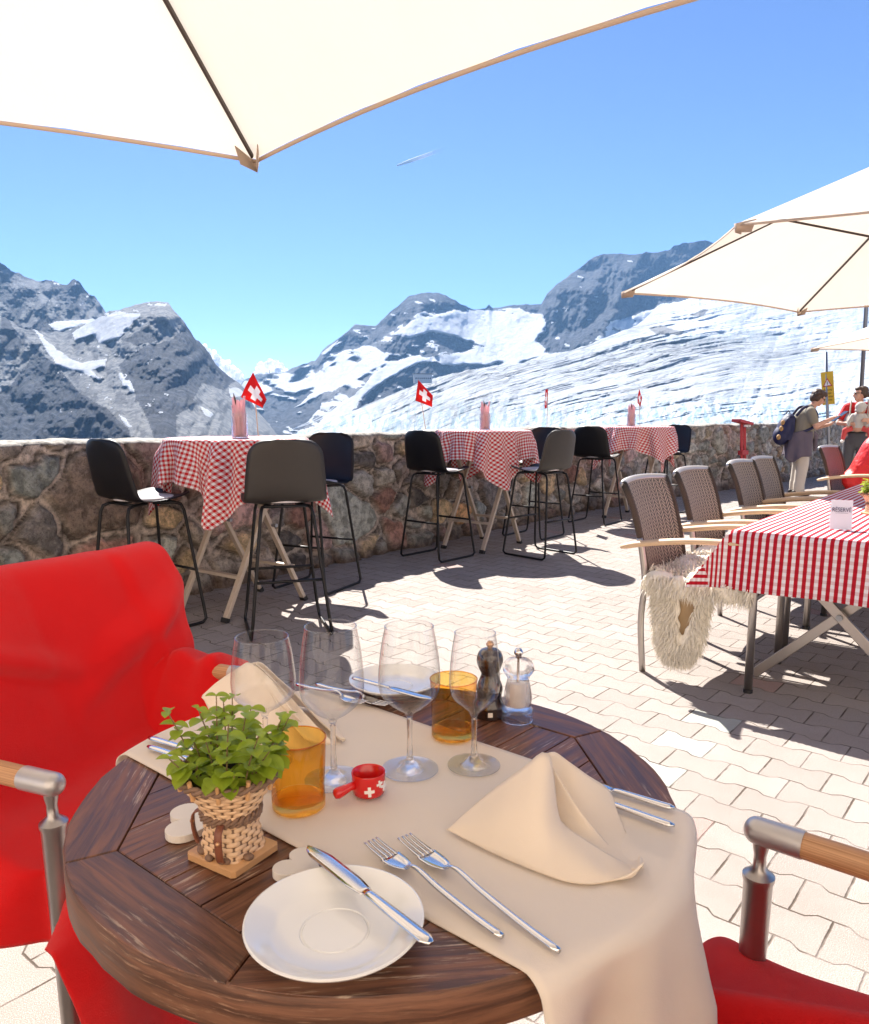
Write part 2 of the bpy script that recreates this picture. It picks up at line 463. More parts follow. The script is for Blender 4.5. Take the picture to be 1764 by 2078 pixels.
def wall_mat():
    t = NT('rubble_stone'); a = t.attr(); v = t.pos()
    n1 = t.noise(v, 14, 6, 0.7); n2 = t.noise(v, 70, 4, 0.7)
    c = t.mix(t.ramp(n1, 0.38, 0.62), t.mix(1.0, a.outputs[0], (0.60, 0.61, 0.61), 'MULTIPLY'), t.mix(1.0, a.outputs[0], (1.35, 1.35, 1.35), 'MULTIPLY'))
    c = t.mix(t.ramp(n2, 0.56, 0.70, 0, 0.7), c, (0.03, 0.027, 0.024))
    c = t.mix(t.ramp(t.noise(v, 45, 5, 0.8), 0.60, 0.72, 0, 0.55), c, (0.42, 0.41, 0.35))
    t.P(col=c, rough=0.9, spec=0.25)
    t.bump(t.math('ADD', n1, t.math('MULTIPLY', n2, 0.7)), 0.9, 0.03)
    return t.m

def mountain_mat():
    t = NT('alpine_rock_and_snow'); a = t.attr(); rgb = t.n('ShaderNodeSeparateColor'); t.L(a.outputs[0], rgb.inputs[0])
    p = t.pos()
    n1 = t.noise(t.mapv(p, (0.036, 0.036, 0.014)), 1.0, 8, 0.75); n2 = t.noise(p, 0.009, 6, 0.65)
    n3 = t.noise(t.mapv(p, (0.024, 0.024, 0.030), (0.3, 0.5, 0)), 1.0, 8, 0.75)
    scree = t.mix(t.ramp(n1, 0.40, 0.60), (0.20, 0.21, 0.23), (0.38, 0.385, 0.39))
    rock = t.mix(t.ramp(n3, 0.44, 0.62), (0.010, 0.017, 0.034), (0.065, 0.080, 0.12))  # dark cliff rock with the blue shade of its faces put into the colour
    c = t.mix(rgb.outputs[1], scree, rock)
    c = t.mix(t.ramp(n2, 0.5, 0.7, 0, 0.25), c, (0.20, 0.205, 0.21))
    sn = t.mix(t.ramp(n3, 0.3, 0.7), (0.56, 0.60, 0.67), (0.74, 0.75, 0.78))
    ice = t.mix(t.ramp(n1, 0.4, 0.6), (0.52, 0.60, 0.66), (0.75, 0.80, 0.83))
    sn = t.mix(rgb.outputs[2], sn, ice)
    c = t.mix(t.ramp(rgb.outputs[0], 0.4, 0.6), c, sn)
    t.P(col=c, rough=0.9, spec=0.15)
    t.bump(t.math('ADD', n3, n1), 1.0, 30.0)
    return t.m
def glacier_mat():
    t = NT('crevassed_glacier'); a = t.attr(); rgb = t.n('ShaderNodeSeparateColor'); t.L(a.outputs[0], rgb.inputs[0])
    u = t.uv()
    s1 = t.noise(t.mapv(u, (5, 60, 1)), 1.0, 9, 0.72, 0.9)
    s2 = t.noise(t.mapv(u, (22, 200, 1)), 1.0, 8, 0.75, 0.8)
    s3 = t.noise(t.mapv(u, (90, 16, 1)), 1.0, 6, 0.7, 0.5)
    snow = t.mix(t.ramp(s2, 0.3, 0.7), (0.36, 0.41, 0.46), (0.66, 0.675, 0.70))
    dirt = t.math('MULTIPLY', t.ramp(s1, 0.46, 0.58), t.ramp(s2, 0.44, 0.56))
    c = t.mix(t.math('MULTIPLY', dirt, rgb.outputs[0]), snow, (0.085, 0.09, 0.10))
    ice = t.mix(t.ramp(s3, 0.42, 0.6), (0.22, 0.34, 0.42), (0.58, 0.64, 0.68))
    c = t.mix(t.math('MULTIPLY', rgb.outputs[2], t.ramp(s3, 0.62, 0.40, 0.15, 1.0)), c, ice)
    vo = t.n('ShaderNodeTexVoronoi', feature='DISTANCE_TO_EDGE'); vo.inputs['Scale'].default_value = 1.0
    wv = t.n('ShaderNodeTexNoise'); wv.inputs['Scale'].default_value = 14.0; wv.inputs['Detail'].default_value = 5; t.L(u, wv.inputs['Vector'])
    ad = t.n('ShaderNodeVectorMath', operation='MULTIPLY_ADD'); t.L(wv.outputs['Color'], ad.inputs[0]); ad.inputs[1].default_value = (0.10, 0.03, 0); t.L(u, ad.inputs[2])
    t.L(t.mapv(ad.outputs[0], (26, 85, 1)), vo.inputs['Vector'])
    crk = t.math('MULTIPLY', t.ramp(vo.outputs['Distance'], 0.11, 0.02), t.ramp(t.noise(u, 9, 4), 0.42, 0.62))
    c = t.mix(t.math('MULTIPLY', crk, t.math('MULTIPLY', rgb.outputs[0], 0.8)), c, (0.13, 0.14, 0.155))
    c = t.mix(rgb.outputs[1], c, (0.15, 0.155, 0.165))
    t.P(col=c, rough=0.85, spec=0.2)
    t.bump(t.math('MULTIPLY', t.math('ADD', s1, t.math('MULTIPLY', s2, 0.8)), t.math('ADD', t.math('MULTIPLY', rgb.outputs[0], 0.85), 0.15)), 1.0, 22.0)
    return t.m

def glass(name, col=(1, 1, 1), rough=0.0, ior=1.48):
    t = NT(name); t.P(col=col, rough=rough, trans=1.0, ior=ior); return t.m
def leaf_mat(name, c0, c1):
    t = NT(name); c = t.mix(t.noise(t.obj(), 55, 3), c0, c1)
    t.P(col=c, rough=0.45)
    tr = t.n('ShaderNodeBsdfTranslucent'); t.L(t.mix(0.5, c, (0.45, 0.55, 0.03)), tr.inputs[0])
    mx = t.n('ShaderNodeMixShader'); mx.inputs[0].default_value = 0.42
    t.L(t.b.outputs[0], mx.inputs[1]); t.L(tr.outputs[0], mx.inputs[2]); t.L(mx.outputs[0], t.out.inputs[0])
    return t.m

K = {}
K['paver'] = paver_mat()
K['table_wood'] = wood_mat('weathered_table_wood', (0.060, 0.022, 0.011), (0.21, 0.085, 0.042), (0.52, 0.38, 0.26), rough=0.40, worn_amt=0.75)
K['table_edge'] = wood_mat('worn_table_edge', (0.07, 0.027, 0.013), (0.20, 0.085, 0.042), (0.50, 0.31, 0.19), rough=0.5, worn_amt=0.5)
K['gap'] = mat('dark_gap', (0.012, 0.007, 0.005), 0.9)
K['arm_wood'] = wood_mat('oiled_arm_wood', (0.36, 0.17, 0.07), (0.60, 0.34, 0.17), (0.70, 0.48, 0.30), worn_amt=0.2, rough=0.5, scale=0.6)
K['pale_wood'] = wood_mat('pale_arm_wood', (0.50, 0.33, 0.19), (0.70, 0.52, 0.34), (0.75, 0.6, 0.45), worn_amt=0.2, rough=0.55, scale=0.6)
K['alu'] = mat('brushed_aluminium', (0.42, 0.39, 0.37), 0.38, 1.0, 0.05, 40, 0.1, 300, 0.0005)
K['alu2'] = mat('satin_cap_metal', (0.50, 0.48, 0.47), 0.42, 0.85, 0.05, 40)
K['steel'] = mat('polished_cutlery_steel', (0.72, 0.71, 0.70), 0.13, 1.0, 0.03, 20)
K['black_metal'] = mat('black_powder_coat', (0.005, 0.005, 0.006), 0.45, spec=0.35)
K['black_shell'] = mat('black_plastic_shell', (0.004, 0.004, 0.006), 0.46, spec=0.35, bump=0.1, bs=600, bd=0.0005)
K['taupe_shell'] = mat('taupe_plastic_shell', (0.027, 0.023, 0.020), 0.5, bump=0.1, bs=600, bd=0.0005)
K['pad'] = cloth_mat('seat_glare_cloth', (0.55, 0.52, 0.53), 0)  # pale tone painted for the sun glare on the stool seats
K['trestle'] = mat('pale_trestle_metal', (0.50, 0.42, 0.34), 0.5, 0.1)
K['rubber'] = mat('black_rubber', (0.015, 0.015, 0.016), 0.7)
K['canopy'] = cloth_mat('cream_canopy', (0.90, 0.68, 0.50), 0.44, weave=400, var=0.02, bump=0.08)
def canopy_mat():
    t = NT('cream_canopy'); v = t.uv(); c = t.mix(t.noise(t.obj(), 3, 3), (0.79, 0.715, 0.615), (0.83, 0.75, 0.65))
    t.P(col=c, rough=0.9, spec=0.2)
    h = t.math('ADD', t.noise(t.mapv(v, (22, 1.6, 1), (0, 0, 0.25)), 1.0, 5, 0.6), t.math('MULTIPLY', t.noise(t.obj(), 260, 2), 0.10))
    t.bump(h, 0.35, 0.02)
    tr = t.n('ShaderNodeBsdfTranslucent'); t.L(c, tr.inputs[0])
    mx = t.n('ShaderNodeMixShader'); mx.inputs[0].default_value = 0.255
    t.L(t.b.outputs[0], mx.inputs[1]); t.L(tr.outputs[0], mx.inputs[2]); t.L(mx.outputs[0], t.out.inputs[0])
    return t.m
K['canopy'] = canopy_mat()
K['hem'] = cloth_mat('tan_hem', (0.62, 0.49, 0.38), 0.3)
K['rib'] = mat('brown_rib_metal', (0.06, 0.040, 0.032), 0.5, 0.3)
K['pole'] = mat('grey_pole_metal', (0.16, 0.17, 0.20), 0.45, 0.5)
def fleece_mat():
    t = NT('red_fleece'); v = t.obj()
    c = t.mix(t.noise(v, 7, 5), (0.70, 0.008, 0.010), (0.84, 0.014, 0.016))
    t.P(col=c, rough=1.0, sheen=0.16, spec=0.1)
    h = t.math('ADD', t.math('MULTIPLY', t.noise(t.mapv(v, (1, 1, 1), (0.4, 0.3, 0.5)), 7.0, 4, 0.5, 0.0), 3.5), t.math('MULTIPLY', t.noise(v, 420, 4, 0.8), 0.9))
    t.bump(h, 0.7, 0.004)
    tr = t.n('ShaderNodeBsdfTranslucent'); t.L(c, tr.inputs[0])
    mx = t.n('ShaderNodeMixShader'); mx.inputs[0].default_value = 0.12
    t.L(t.b.outputs[0], mx.inputs[1]); t.L(tr.outputs[0], mx.inputs[2]); t.L(mx.outputs[0], t.out.inputs[0])
    return t.m
K['blanket'] = fleece_mat()
K['linen'] = cloth_mat('cream_linen', (0.92, 0.83, 0.72), 0.35, 0.85, 620, 0.1, 0.03, 0.4, 5.0)
K['napkin'] = cloth_mat('cream_napkin', (0.93, 0.83, 0.70), 0.38, 0.85, 620, 0.1, 0.03, 0.4, 4.0)
K['china'] = mat('white_glazed_china', (0.80, 0.79, 0.75), 0.16, 0, 0.01, 10, coat=0.5)
K['red_china'] = mat('red_glazed_ceramic', (0.60, 0.008, 0.008), 0.25, 0, 0.05, 10, coat=0.4)
K['white_paint'] = mat('white_enamel', (0.82, 0.80, 0.76), 0.4)
def clear_mix(name, col, ior, tr, rough=0.0):
    t = NT(name); t.P(col=col, rough=rough, trans=1.0, ior=ior)
    tb = t.n('ShaderNodeBsdfTransparent'); tb.inputs[0].default_value = (*[c**0.8 for c in col], 1)
    mx = t.n('ShaderNodeMixShader'); mx.inputs[0].default_value = tr
    t.L(t.b.outputs[0], mx.inputs[1]); t.L(tb.outputs[0], mx.inputs[2]); t.L(mx.outputs[0], t.out.inputs[0]); return t.m
K['glass'] = clear_mix('clear_glass', (1.0, 1.0, 1.0), 1.45, 0.25)
K['acrylic'] = clear_mix('clear_acrylic', (0.98, 0.98, 0.99), 1.42, 0.35, 0.01)
def thin_glass(name, tint, edge, refl=0.75):
    t = NT(name); t.t.nodes.remove(t.b)
    lw = t.n('ShaderNodeLayerWeight'); lw.inputs[0].default_value = 0.35
    f = t.math('POWER', lw.outputs['Facing'], 2.2)
    tb = t.n('ShaderNodeBsdfTransparent'); t.L(t.mix(f, tint, edge), tb.inputs[0])
    gl = t.n('ShaderNodeBsdfGlossy'); gl.inputs['Roughness'].default_value = 0.02
    mx = t.n('ShaderNodeMixShader'); t.L(t.math('ADD', t.math('MULTIPLY', f, refl), 0.035), mx.inputs[0])
    t.L(tb.outputs[0], mx.inputs[1]); t.L(gl.outputs[0], mx.inputs[2]); t.L(mx.outputs[0], t.out.inputs[0]); return t.m
K['thin'] = thin_glass('thin_clear_glass', (0.97, 0.975, 0.975), (0.66, 0.68, 0.70), 0.85)
K['amber_wall'] = thin_glass('thin_amber_glass', (0.97, 0.68, 0.20), (0.66, 0.24, 0.02), 0.55)
K['amber'] = clear_mix('amber_glass', (1.0, 0.66, 0.17), 1.35, 0.40)
K['salt'] = mat('coarse_salt', (0.80, 0.74, 0.70), 0.9, bump=0.8, bs=700, bd=0.002)
K['dark_wood'] = mat('dark_lacquered_wood', (0.022, 0.010, 0.008), 0.22, coat=0.6)
K['knob_wood'] = mat('copper_knob', (0.60, 0.33, 0.17), 0.3, 0.6)
K['chrome'] = mat('chrome_knob', (0.65, 0.64, 0.65), 0.12, 1.0, 0.02)
K['heart_top'] = mat('cream_painted_wood', (0.74, 0.67, 0.58), 0.6, 0, 0.05, 60, 0.2, 300, 0.0008)
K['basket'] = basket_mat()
K['basket_dark'] = mat('dark_twisted_reed', (0.20, 0.115, 0.07), 0.65, 0, 0.35, 120, 0.5, 300, 0.002)
K['basket_base'] = mat('basket_base_wood', (0.55, 0.30, 0.13), 0.55, 0, 0.2, 60)
K['leather'] = mat('brown_leather', (0.20, 0.065, 0.032), 0.5, 0, 0.15, 60)
K['soil'] = mat('potting_soil', (0.05, 0.035, 0.02), 0.95, 0, 0.4, 120, 0.8, 200, 0.004)
K['leaf'] = leaf_mat('mint_leaf', (0.17, 0.30, 0.015), (0.46, 0.54, 0.05))
K['stem'] = mat('plant_stem', (0.20, 0.13, 0.05), 0.6)
K['gingham'] = gingham('red_gingham', 0.028, (0.50, 0.004, 0.008), (0.80, 0.77, 0.77), trans=0.10)
K['stripe'] = gingham('red_striped_cloth', 0.0315, (0.46, 0.010, 0.025), (0.78, 0.74, 0.79), 1.0, 0.30, 0.15)
K['flag'] = flag_mat()
K['wicker'] = wicker_mat('woven_rattan', (0.20, 0.145, 0.105), (0.50, 0.395, 0.305))
K['wicker_red'] = wicker_mat('reddish_rattan', (0.20, 0.075, 0.05), (0.38, 0.17, 0.12))
K['wicker_edge'] = wicker_mat('rattan_binding', (0.05, 0.03, 0.02), (0.16, 0.10, 0.07), n1=60, n2=2)
K['fur'] = mat('sheepskin_wool', (0.84, 0.79, 0.68), 0.95, 0, 0.06, 20, sheen=0.4)
K['hide'] = mat('sheepskin_leather', (0.36, 0.25, 0.14), 0.85, 0, 0.15, 10)
K['wall'] = wall_mat()
K['mountain'] = mountain_mat()
K['glacier'] = glacier_mat()
K['pink_napkin'] = cloth_mat('pink_paper_napkin', (0.85, 0.55, 0.58), 0.35)
K['skin'] = mat('skin', (0.55, 0.30, 0.21), 0.55, 0, 0.06, 8, sss=0.05)
K['hair'] = mat('brown_hair', (0.055, 0.028, 0.016), 0.55, 0, 0.35, 60, 0.8, 140, 0.004)
K['khaki'] = mat('khaki_shirt', (0.23, 0.20, 0.15), 0.9, 0, 0.08, 12, 0.3, 30, 0.01)
K['beige'] = mat('beige_trousers', (0.56, 0.50, 0.43), 0.9, 0, 0.06, 8, 0.3, 20, 0.012)
K['jacket'] = mat('mauve_grey_jacket', (0.12, 0.095, 0.12), 0.8, 0, 0.15, 12, 0.4, 18, 0.015)
K['navy'] = mat('navy_nylon', (0.012, 0.014, 0.06), 0.6, 0, 0.2, 12, 0.4, 25, 0.01)
K['tan_strap'] = mat('tan_panel', (0.42, 0.24, 0.09), 0.7)
K['shoe'] = mat('dark_shoe', (0.035, 0.028, 0.025), 0.6)
K['redshirt'] = mat('red_shirt', (0.58, 0.012, 0.018), 0.8, 0, 0.08, 8, 0.4, 16, 0.015)
K['redjacket'] = mat('red_nylon_jacket', (0.66, 0.02, 0.022), 0.5, 0, 0.10, 8, 0.8, 7, 0.04)
K['greytrouser'] = mat('grey_trousers', (0.08, 0.08, 0.09), 0.85, 0, 0.1, 8, 0.3, 18, 0.012)
K['babygrey'] = mat('pale_grey_knit', (0.50, 0.48, 0.45), 0.95, 0, 0.08, 20, 0.4, 60, 0.006)
K['carrier'] = mat('grey_beige_carrier', (0.45, 0.41, 0.36), 0.9, 0, 0.06, 20)
K['black'] = mat('black_nylon', (0.01, 0.01, 0.012), 0.5)
K['tablet'] = mat('black_glass_screen', (0.015, 0.015, 0.018), 0.15)
K['babyred'] = mat('red_white_leggings', (0.60, 0.08, 0.08), 0.9, 0, 0.1, 8)
K['yellow'] = mat('yellow_sign_paint', (0.72, 0.46, 0.03), 0.5)
K['sign_red'] = mat('red_sign_paint', (0.50, 0.03, 0.02), 0.5)
K['sign_dark'] = mat('sign_lettering', (0.05, 0.035, 0.02), 0.6)
K['galv'] = mat('galvanised_steel', (0.32, 0.34, 0.37), 0.5, 0.7)
K['redpaint'] = mat('weathered_red_paint', (0.50, 0.045, 0.05), 0.6, 0, 0.2, 20)
K['paper'] = mat('white_card_paper', (0.70, 0.72, 0.80), 0.8, 0, 0.03, 20)
K['ink'] = mat('blue_black_ink', (0.05, 0.05, 0.12), 0.6)
K['cloud'] = cloth_mat('cumulus_cloud', (0.97, 0.97, 0.98), 0.75, 1.0, 0.01, 0, 0.01, 0.0)
K['rope'] = mat('steel_rope', (0.55, 0.6, 0.66), 0.6)
K['plaster'] = mat('pale_building_wall', (0.45, 0.43, 0.42), 0.9)
K['roof'] = mat('grey_building_roof', (0.16, 0.15, 0.15), 0.8)
# ------------------------------------------------------------------ ground and stone wall
def ground():
    mb = MB()
    P = [[(x, y, 0.0) for y in (-8, 2, 6, 12, 24, 34)] for x in (-14, -4, 0, 4, 12, 26, 44)]
    # paved terrace, cut along the wall line
    wl = WALL
    out = [(-14, -8), (44, -8), (44, wl[-1][1]+6), (wl[-1][0], wl[-1][1]+0.2)] + [(p[0]-0.1, p[1]+0.13) for p in wl[::-1]] + [(-14, wl[0][1])]
    mb.v = [(x, y, 0.0) for x, y in out]; mb.f = [tuple(range(len(out)))]; mb.uv = [(0, 0)]*len(out)
    tag(mb.build('pavement', K['paver'], smooth=0), kind='structure')
WALL = [(-5.2, 0.86), (-1.869, 5.17), (-0.528, 6.90), (0.661, 8.43), (1.80, 9.94), (3.8, 11.95), (4.85, 12.95), (6.49, 14.5), (8.4, 16.5), (16.0, 24.5)]
def stone_wall():
    P = np.array(WALL); seg = np.hypot(*np.diff(P, axis=0).T); cum = np.r_[0, np.cumsum(seg)]; T = cum[-1]
    # finer columns where the wall is near
    s = np.concatenate([np.arange(0, 4, 0.05), np.arange(4, 13, 0.0125), np.arange(13, 21, 0.02), np.arange(21, T, 0.04)])
    H = 1.075
    def at(sv):
        x = np.interp(sv, cum, P[:, 0]); y = np.interp(sv, cum, P[:, 1])
        x2 = np.interp(sv+0.3, cum, P[:, 0])-np.interp(sv-0.3, cum, P[:, 0]); y2 = np.interp(sv+0.3, cum, P[:, 1])-np.interp(sv-0.3, cum, P[:, 1])
        L = np.hypot(x2, y2); return x, y, x2/L, y2/L
    nz = 76
    z = np.linspace(-0.02, H-0.015, nz)
    SS, ZZ = np.meshgrid(s, z, indexing='ij')
    rng = np.random.RandomState(7)
    # stones on a jittered lattice, a few big, many small
    pts = []; cx = 0.0
    gs, gz = 0.275, 0.215
    i = 0
    for r in range(-1, 8):
        off = 0.5*gs*(r % 2)
        for c in range(-1, int(T/gs)+2):
            if rng.rand() < 0.16: continue
            pts.append((c*gs+off+rng.uniform(-.5, .5)*gs*0.8, r*gz+0.06+rng.uniform(-.5, .5)*gz*0.75))
    big = [(5.05, 0.72, 0.36), (6.1, 0.60, 0.22), (7.3, 0.35, 0.2), (3.8, 0.45, 0.3), (8.3, 0.7, 0.17), (9.6, 0.35, 0.2)]
    pts = [p for p in pts if all(math.hypot((p[0]-b[0])*0.8, p[1]-b[1]) > b[2] for b in big)] + [(b[0], b[1]) for b in big]
    pts = np.array(pts); n = len(pts)
    wt = rng.uniform(-0.03, 0.035, n)**1
    pal = np.array([(0.17, 0.14, 0.115), (0.23, 0.20, 0.165), (0.13, 0.115, 0.10), (0.25, 0.235, 0.205), (0.19, 0.19, 0.17), (0.34, 0.18, 0.065), (0.24, 0.12, 0.085), (0.16, 0.175, 0.16),
                    (0.30, 0.27, 0.22), (0.10, 0.09, 0.085), (0.27, 0.17, 0.145), (0.21, 0.17, 0.13), (0.34, 0.24, 0.12), (0.22, 0.225, 0.19)])
    ci = rng.randint(0, len(pal), n); cols = pal[ci]; cols = cols*0.8+cols.mean(1, keepdims=True)*0.2; cols = cols*rng.uniform(1.1, 2.5, (n, 1))
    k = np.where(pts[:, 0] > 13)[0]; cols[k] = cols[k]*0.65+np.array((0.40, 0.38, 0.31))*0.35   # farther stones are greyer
    cols[-len(big)] = (0.22, 0.17, 0.135)
    wx = SS+0.075*fbm(SS*5.5, ZZ*5.5, 1.0, 5, 3); wz = ZZ+0.065*fbm(SS*5.5, ZZ*5.5, 9.0, 5, 5)
    F1 = np.full(SS.shape, 9.0); F2 = np.full(SS.shape, 9.0); ID = np.zeros(SS.shape, int)
    for a in range(n):
        lo = np.searchsorted(s, pts[a, 0]-0.6); hi = np.searchsorted(s, pts[a, 0]+0.6)
        if hi <= lo: continue
        dx = (wx[lo:hi]-pts[a, 0])*0.80; dz = wz[lo:hi]-pts[a, 1]
        bump_ = 0.14 if a >= n-len(big) else 0.0
        # rounded-box metric makes the stones blocky
        d = (np.abs(dx)**2.6+np.abs(dz)**2.6)**(1/2.6)-wt[a]-bump_
        f1 = F1[lo:hi]; f2 = F2[lo:hi]; idd = ID[lo:hi]
        m = d < f1
        f2[:] = np.where(m, f1, np.minimum(f2, d)); f1[:] = np.where(m, d, f1); idd[:] = np.where(m, a, idd)
    e = (F2-F1)/2
    mw = 0.007+0.020*(0.5+0.5*fbm(SS*2.2, ZZ*2.2, 4.0, 3, 11))
    body = np.clip((e-mw)/0.016, 0, 1); body = body*body*(3-2*body)
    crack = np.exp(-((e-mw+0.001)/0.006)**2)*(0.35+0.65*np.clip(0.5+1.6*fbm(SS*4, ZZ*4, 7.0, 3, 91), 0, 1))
    grp = rng.uniform(0.0, 0.03, n)[ID]
    disp = -0.014*crack+body*(0.030+grp*1.3+0.012*np.clip(e/0.1, 0, 1)) + 0.010*fbm(SS*9, ZZ*9, 2.0, 4, 21) + body*0.012*ridged(SS*16, ZZ*16, 6.0, 3, 31)
    x, y, tx, ty = at(SS.ravel()); nx, ny = ty, -tx      # outward = towards the terrace
    d = disp.ravel()
    foot = np.clip((0.18-ZZ.ravel())/0.18, 0, 1)*0.05
    V = np.stack([x+nx*(d-0.02+foot), y+ny*(d-0.02+foot), ZZ.ravel()], 1)
    mort = np.array((0.56, 0.475, 0.405))*(1+0.25*fbm(SS*6, ZZ*6, 3.0, 3, 41).ravel()[:, None])
    C = cols[ID.ravel()]; b = body.ravel()[:, None]
    C = mort*(1-b)+C*b
    C = C*(1-0.85*crack.ravel()[:, None])  # groove round each stone darkened: crevice shade put into the colour
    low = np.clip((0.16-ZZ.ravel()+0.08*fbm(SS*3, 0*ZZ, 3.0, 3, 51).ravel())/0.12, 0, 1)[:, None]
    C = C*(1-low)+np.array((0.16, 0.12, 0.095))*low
    # rough mortar coping and back face
    prof = [(0.0, H-0.012), (-0.03, H+0.006), (-0.12, H+0.012), (-0.25, H+0.012), (-0.36, H+0.004), (-0.42, H-0.03), (-0.42, 0.4), (-0.42, -0.6)]
    W2 = []; C2 = []
    sx, sy, stx, sty = at(s)
    top = 0.034*fbm(s*1.7, 0*s, 0.5, 4, 61)
    dt = disp[:, -1]
    for q, (o_, zz) in enumerate(prof):
        jag = 0.022*fbm(s*7, 0*s+q*3.1, 0.0, 4, 71)
        off = o_-0.02+(dt if q == 0 else 0.5*dt if q == 1 else 0)
        W2.append(np.stack([sx+sty*(off+(jag if q in (1, 2, 3, 4) else 0)), sy-stx*(off+(jag if q in (1, 2, 3, 4) else 0)), zz+top*(q < 6)+(jag*0.7 if 1 <= q <= 4 else 0)], 1))
        cc = np.array((0.44, 0.41, 0.36)) if 1 <= q <= 4 else np.array((0.25, 0.22, 0.19))
        C2.append(np.tile(cc, (len(s), 1))*(1+0.2*fbm(s*5, 0*s+q, 0.0, 3, 81)[:, None]))
    # last face row follows the uneven top
    V = V.reshape(len(s), nz, 3); V[:, -1, 2] += top; V[:, -2, 2] += top*0.7
    W2 = np.stack(W2, 1); allV = np.concatenate([V, W2], 1); C = np.concatenate([C.reshape(len(s), nz, 3), np.stack(C2, 1)], 1)
    nc = allV.shape[1]; C = np.concatenate([C, np.ones(C.shape[:2]+(1,))], 2)
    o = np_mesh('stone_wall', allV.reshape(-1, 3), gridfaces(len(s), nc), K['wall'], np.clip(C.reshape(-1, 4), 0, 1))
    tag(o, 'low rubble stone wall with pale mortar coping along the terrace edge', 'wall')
ground()
stone_wall()

# ------------------------------------------------------------------ mountains (real terrain at its own distance; contours measured from the photograph)
def terrain(name, kind_mat, u0, u1, nu, nv, ridge, d_top, d_bot, py_bot, masks, relief=0.03, rough=1.0, seed=0, dg=1.0, spurs=(), fade=None, crag=3.0, extra=None, rel_f=90.0, uvf=None):
    U = np.linspace(u0, u1, nu); rp = np.array(ridge, float)
    ry = np.interp(U, rp[:, 0], rp[:, 1]) - crag*(ridged(U/26.0, 0*U+seed, 0.0, 5, seed)-0.1)*rough
    v = np.linspace(0, 1, nv)**0.9
    UU, VV = np.meshgrid(U, v, indexing='ij')
    ker = np.exp(-np.linspace(-2, 2, 61)**2); ker /= ker.sum()
    rs = np.convolve(np.pad(ry, 30, mode='edge'), ker, mode='valid')
    PYr = py_bot+(rs[:, None]-py_bot)*VV+(ry-rs)[:, None]*VV**9
    dt = d_top(U)[:, None] if callable(d_top) else d_top
    D = d_bot+(dt-d_bot)*VV**dg
    for (line, amp, wd) in spurs:           # a spur: the slope stands out towards the viewer along a line
        L = np.array(line, float); xs = np.interp(PYr, L[:, 1], L[:, 0])
        k = np.clip(1-np.abs(UU-xs)/wd, 0, 1)*np.clip((PYr-L[0, 1]+12)/40, 0, 1)
        D = D-amp*k
    n1 = ridged((UU+0.35*PYr)/rel_f*1.6, PYr/rel_f*0.75, seed*1.7, 6, seed+3)
    n2 = fbm(UU/rel_f*2.2, PYr/rel_f*2.6, seed*0.9, 5, seed+9)
    edge = np.clip((1-VV)*8, 0, 1)
    if extra is not None: D = D*(1+extra(UU, PYr, VV)*edge)
    jx = UU+9*fbm(UU/22, PYr/22, 3.3, 5, seed+21); jy = PYr+7*fbm(UU/20, PYr/14, 8.3, 5, seed+31)
    C = masks(UU, PYr, jx, jy, VV)
    sm = C[..., 0] if extra is None else 0*UU
    for ax in (0, 1):
        for _ in range(4): sm = (sm+np.roll(sm, 1, ax)+np.roll(sm, -1, ax))/3
    D = D*(1+relief*(n1*0.8+n2*0.6)*edge*rough*(1-0.8*sm))
    x, y, zz = ray(UU, PYr)
    t = D/y
    V = np.stack([x*t, D, zz*t+CH], 2)
    # the far side falls away behind the ridge
    back = [V]
    last = V[:, -1]
    for k in range(1, 5):
        b = last.copy(); b[:, 1] += 90*k*(D[:, -1]/2500); b[:, 0] *= (1+0.03*k); b[:, 2] -= 45*k*k*(D[:, -1]/2500)
        back.append(b[:, None])
    V = np.concatenate(back, 1); nvt = V.shape[1]
    C = np.concatenate([C]+[C[:, -1:]]*4, 1)
    uv = None
    if uvf: 
        uu = uvf(UU, PYr); uv = np.concatenate([uu]+[uu[:, -1:]]*4, 1).reshape(-1, 2)
    o = np_mesh(name, V.reshape(-1, 3), gridfaces(nu, nvt, flip=False), kind_mat, C.reshape(-1, 4), uv)
    tag(o, kind='structure'); return o

def cmask(shape, snow, rock, ice):
    return np.stack([np.broadcast_to(q, shape).astype(float) for q in (snow, rock, ice, 1.0)], 2)
def anyp(x, y, polys):
    r = np.zeros(x.shape, bool)
    for p in polys: r |= inpoly(x, y, p)
    return r

# far left massif
def m1(U, P, jx, jy, V):
    sn = anyp(jx, jy, [[(100, 655), (140, 652), (190, 645), (200, 655), (150, 668), (112, 673)]])
    sn |= (fbm(U/9, P/9, 1.0, 4, 5) > 0.52) & (U > 60) & (P < 620)
    return cmask(U.shape, sn, 0.45+0.5*(fbm(U/30, P/20, 2, 4, 8) > -0.12), 0)
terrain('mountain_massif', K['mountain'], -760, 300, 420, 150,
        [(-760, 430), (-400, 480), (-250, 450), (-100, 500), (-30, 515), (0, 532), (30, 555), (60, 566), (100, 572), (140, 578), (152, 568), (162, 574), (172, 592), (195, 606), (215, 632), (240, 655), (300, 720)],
        3900, 2300, 760, m1, 0.11, 1.2, 3, 1.2, crag=7)

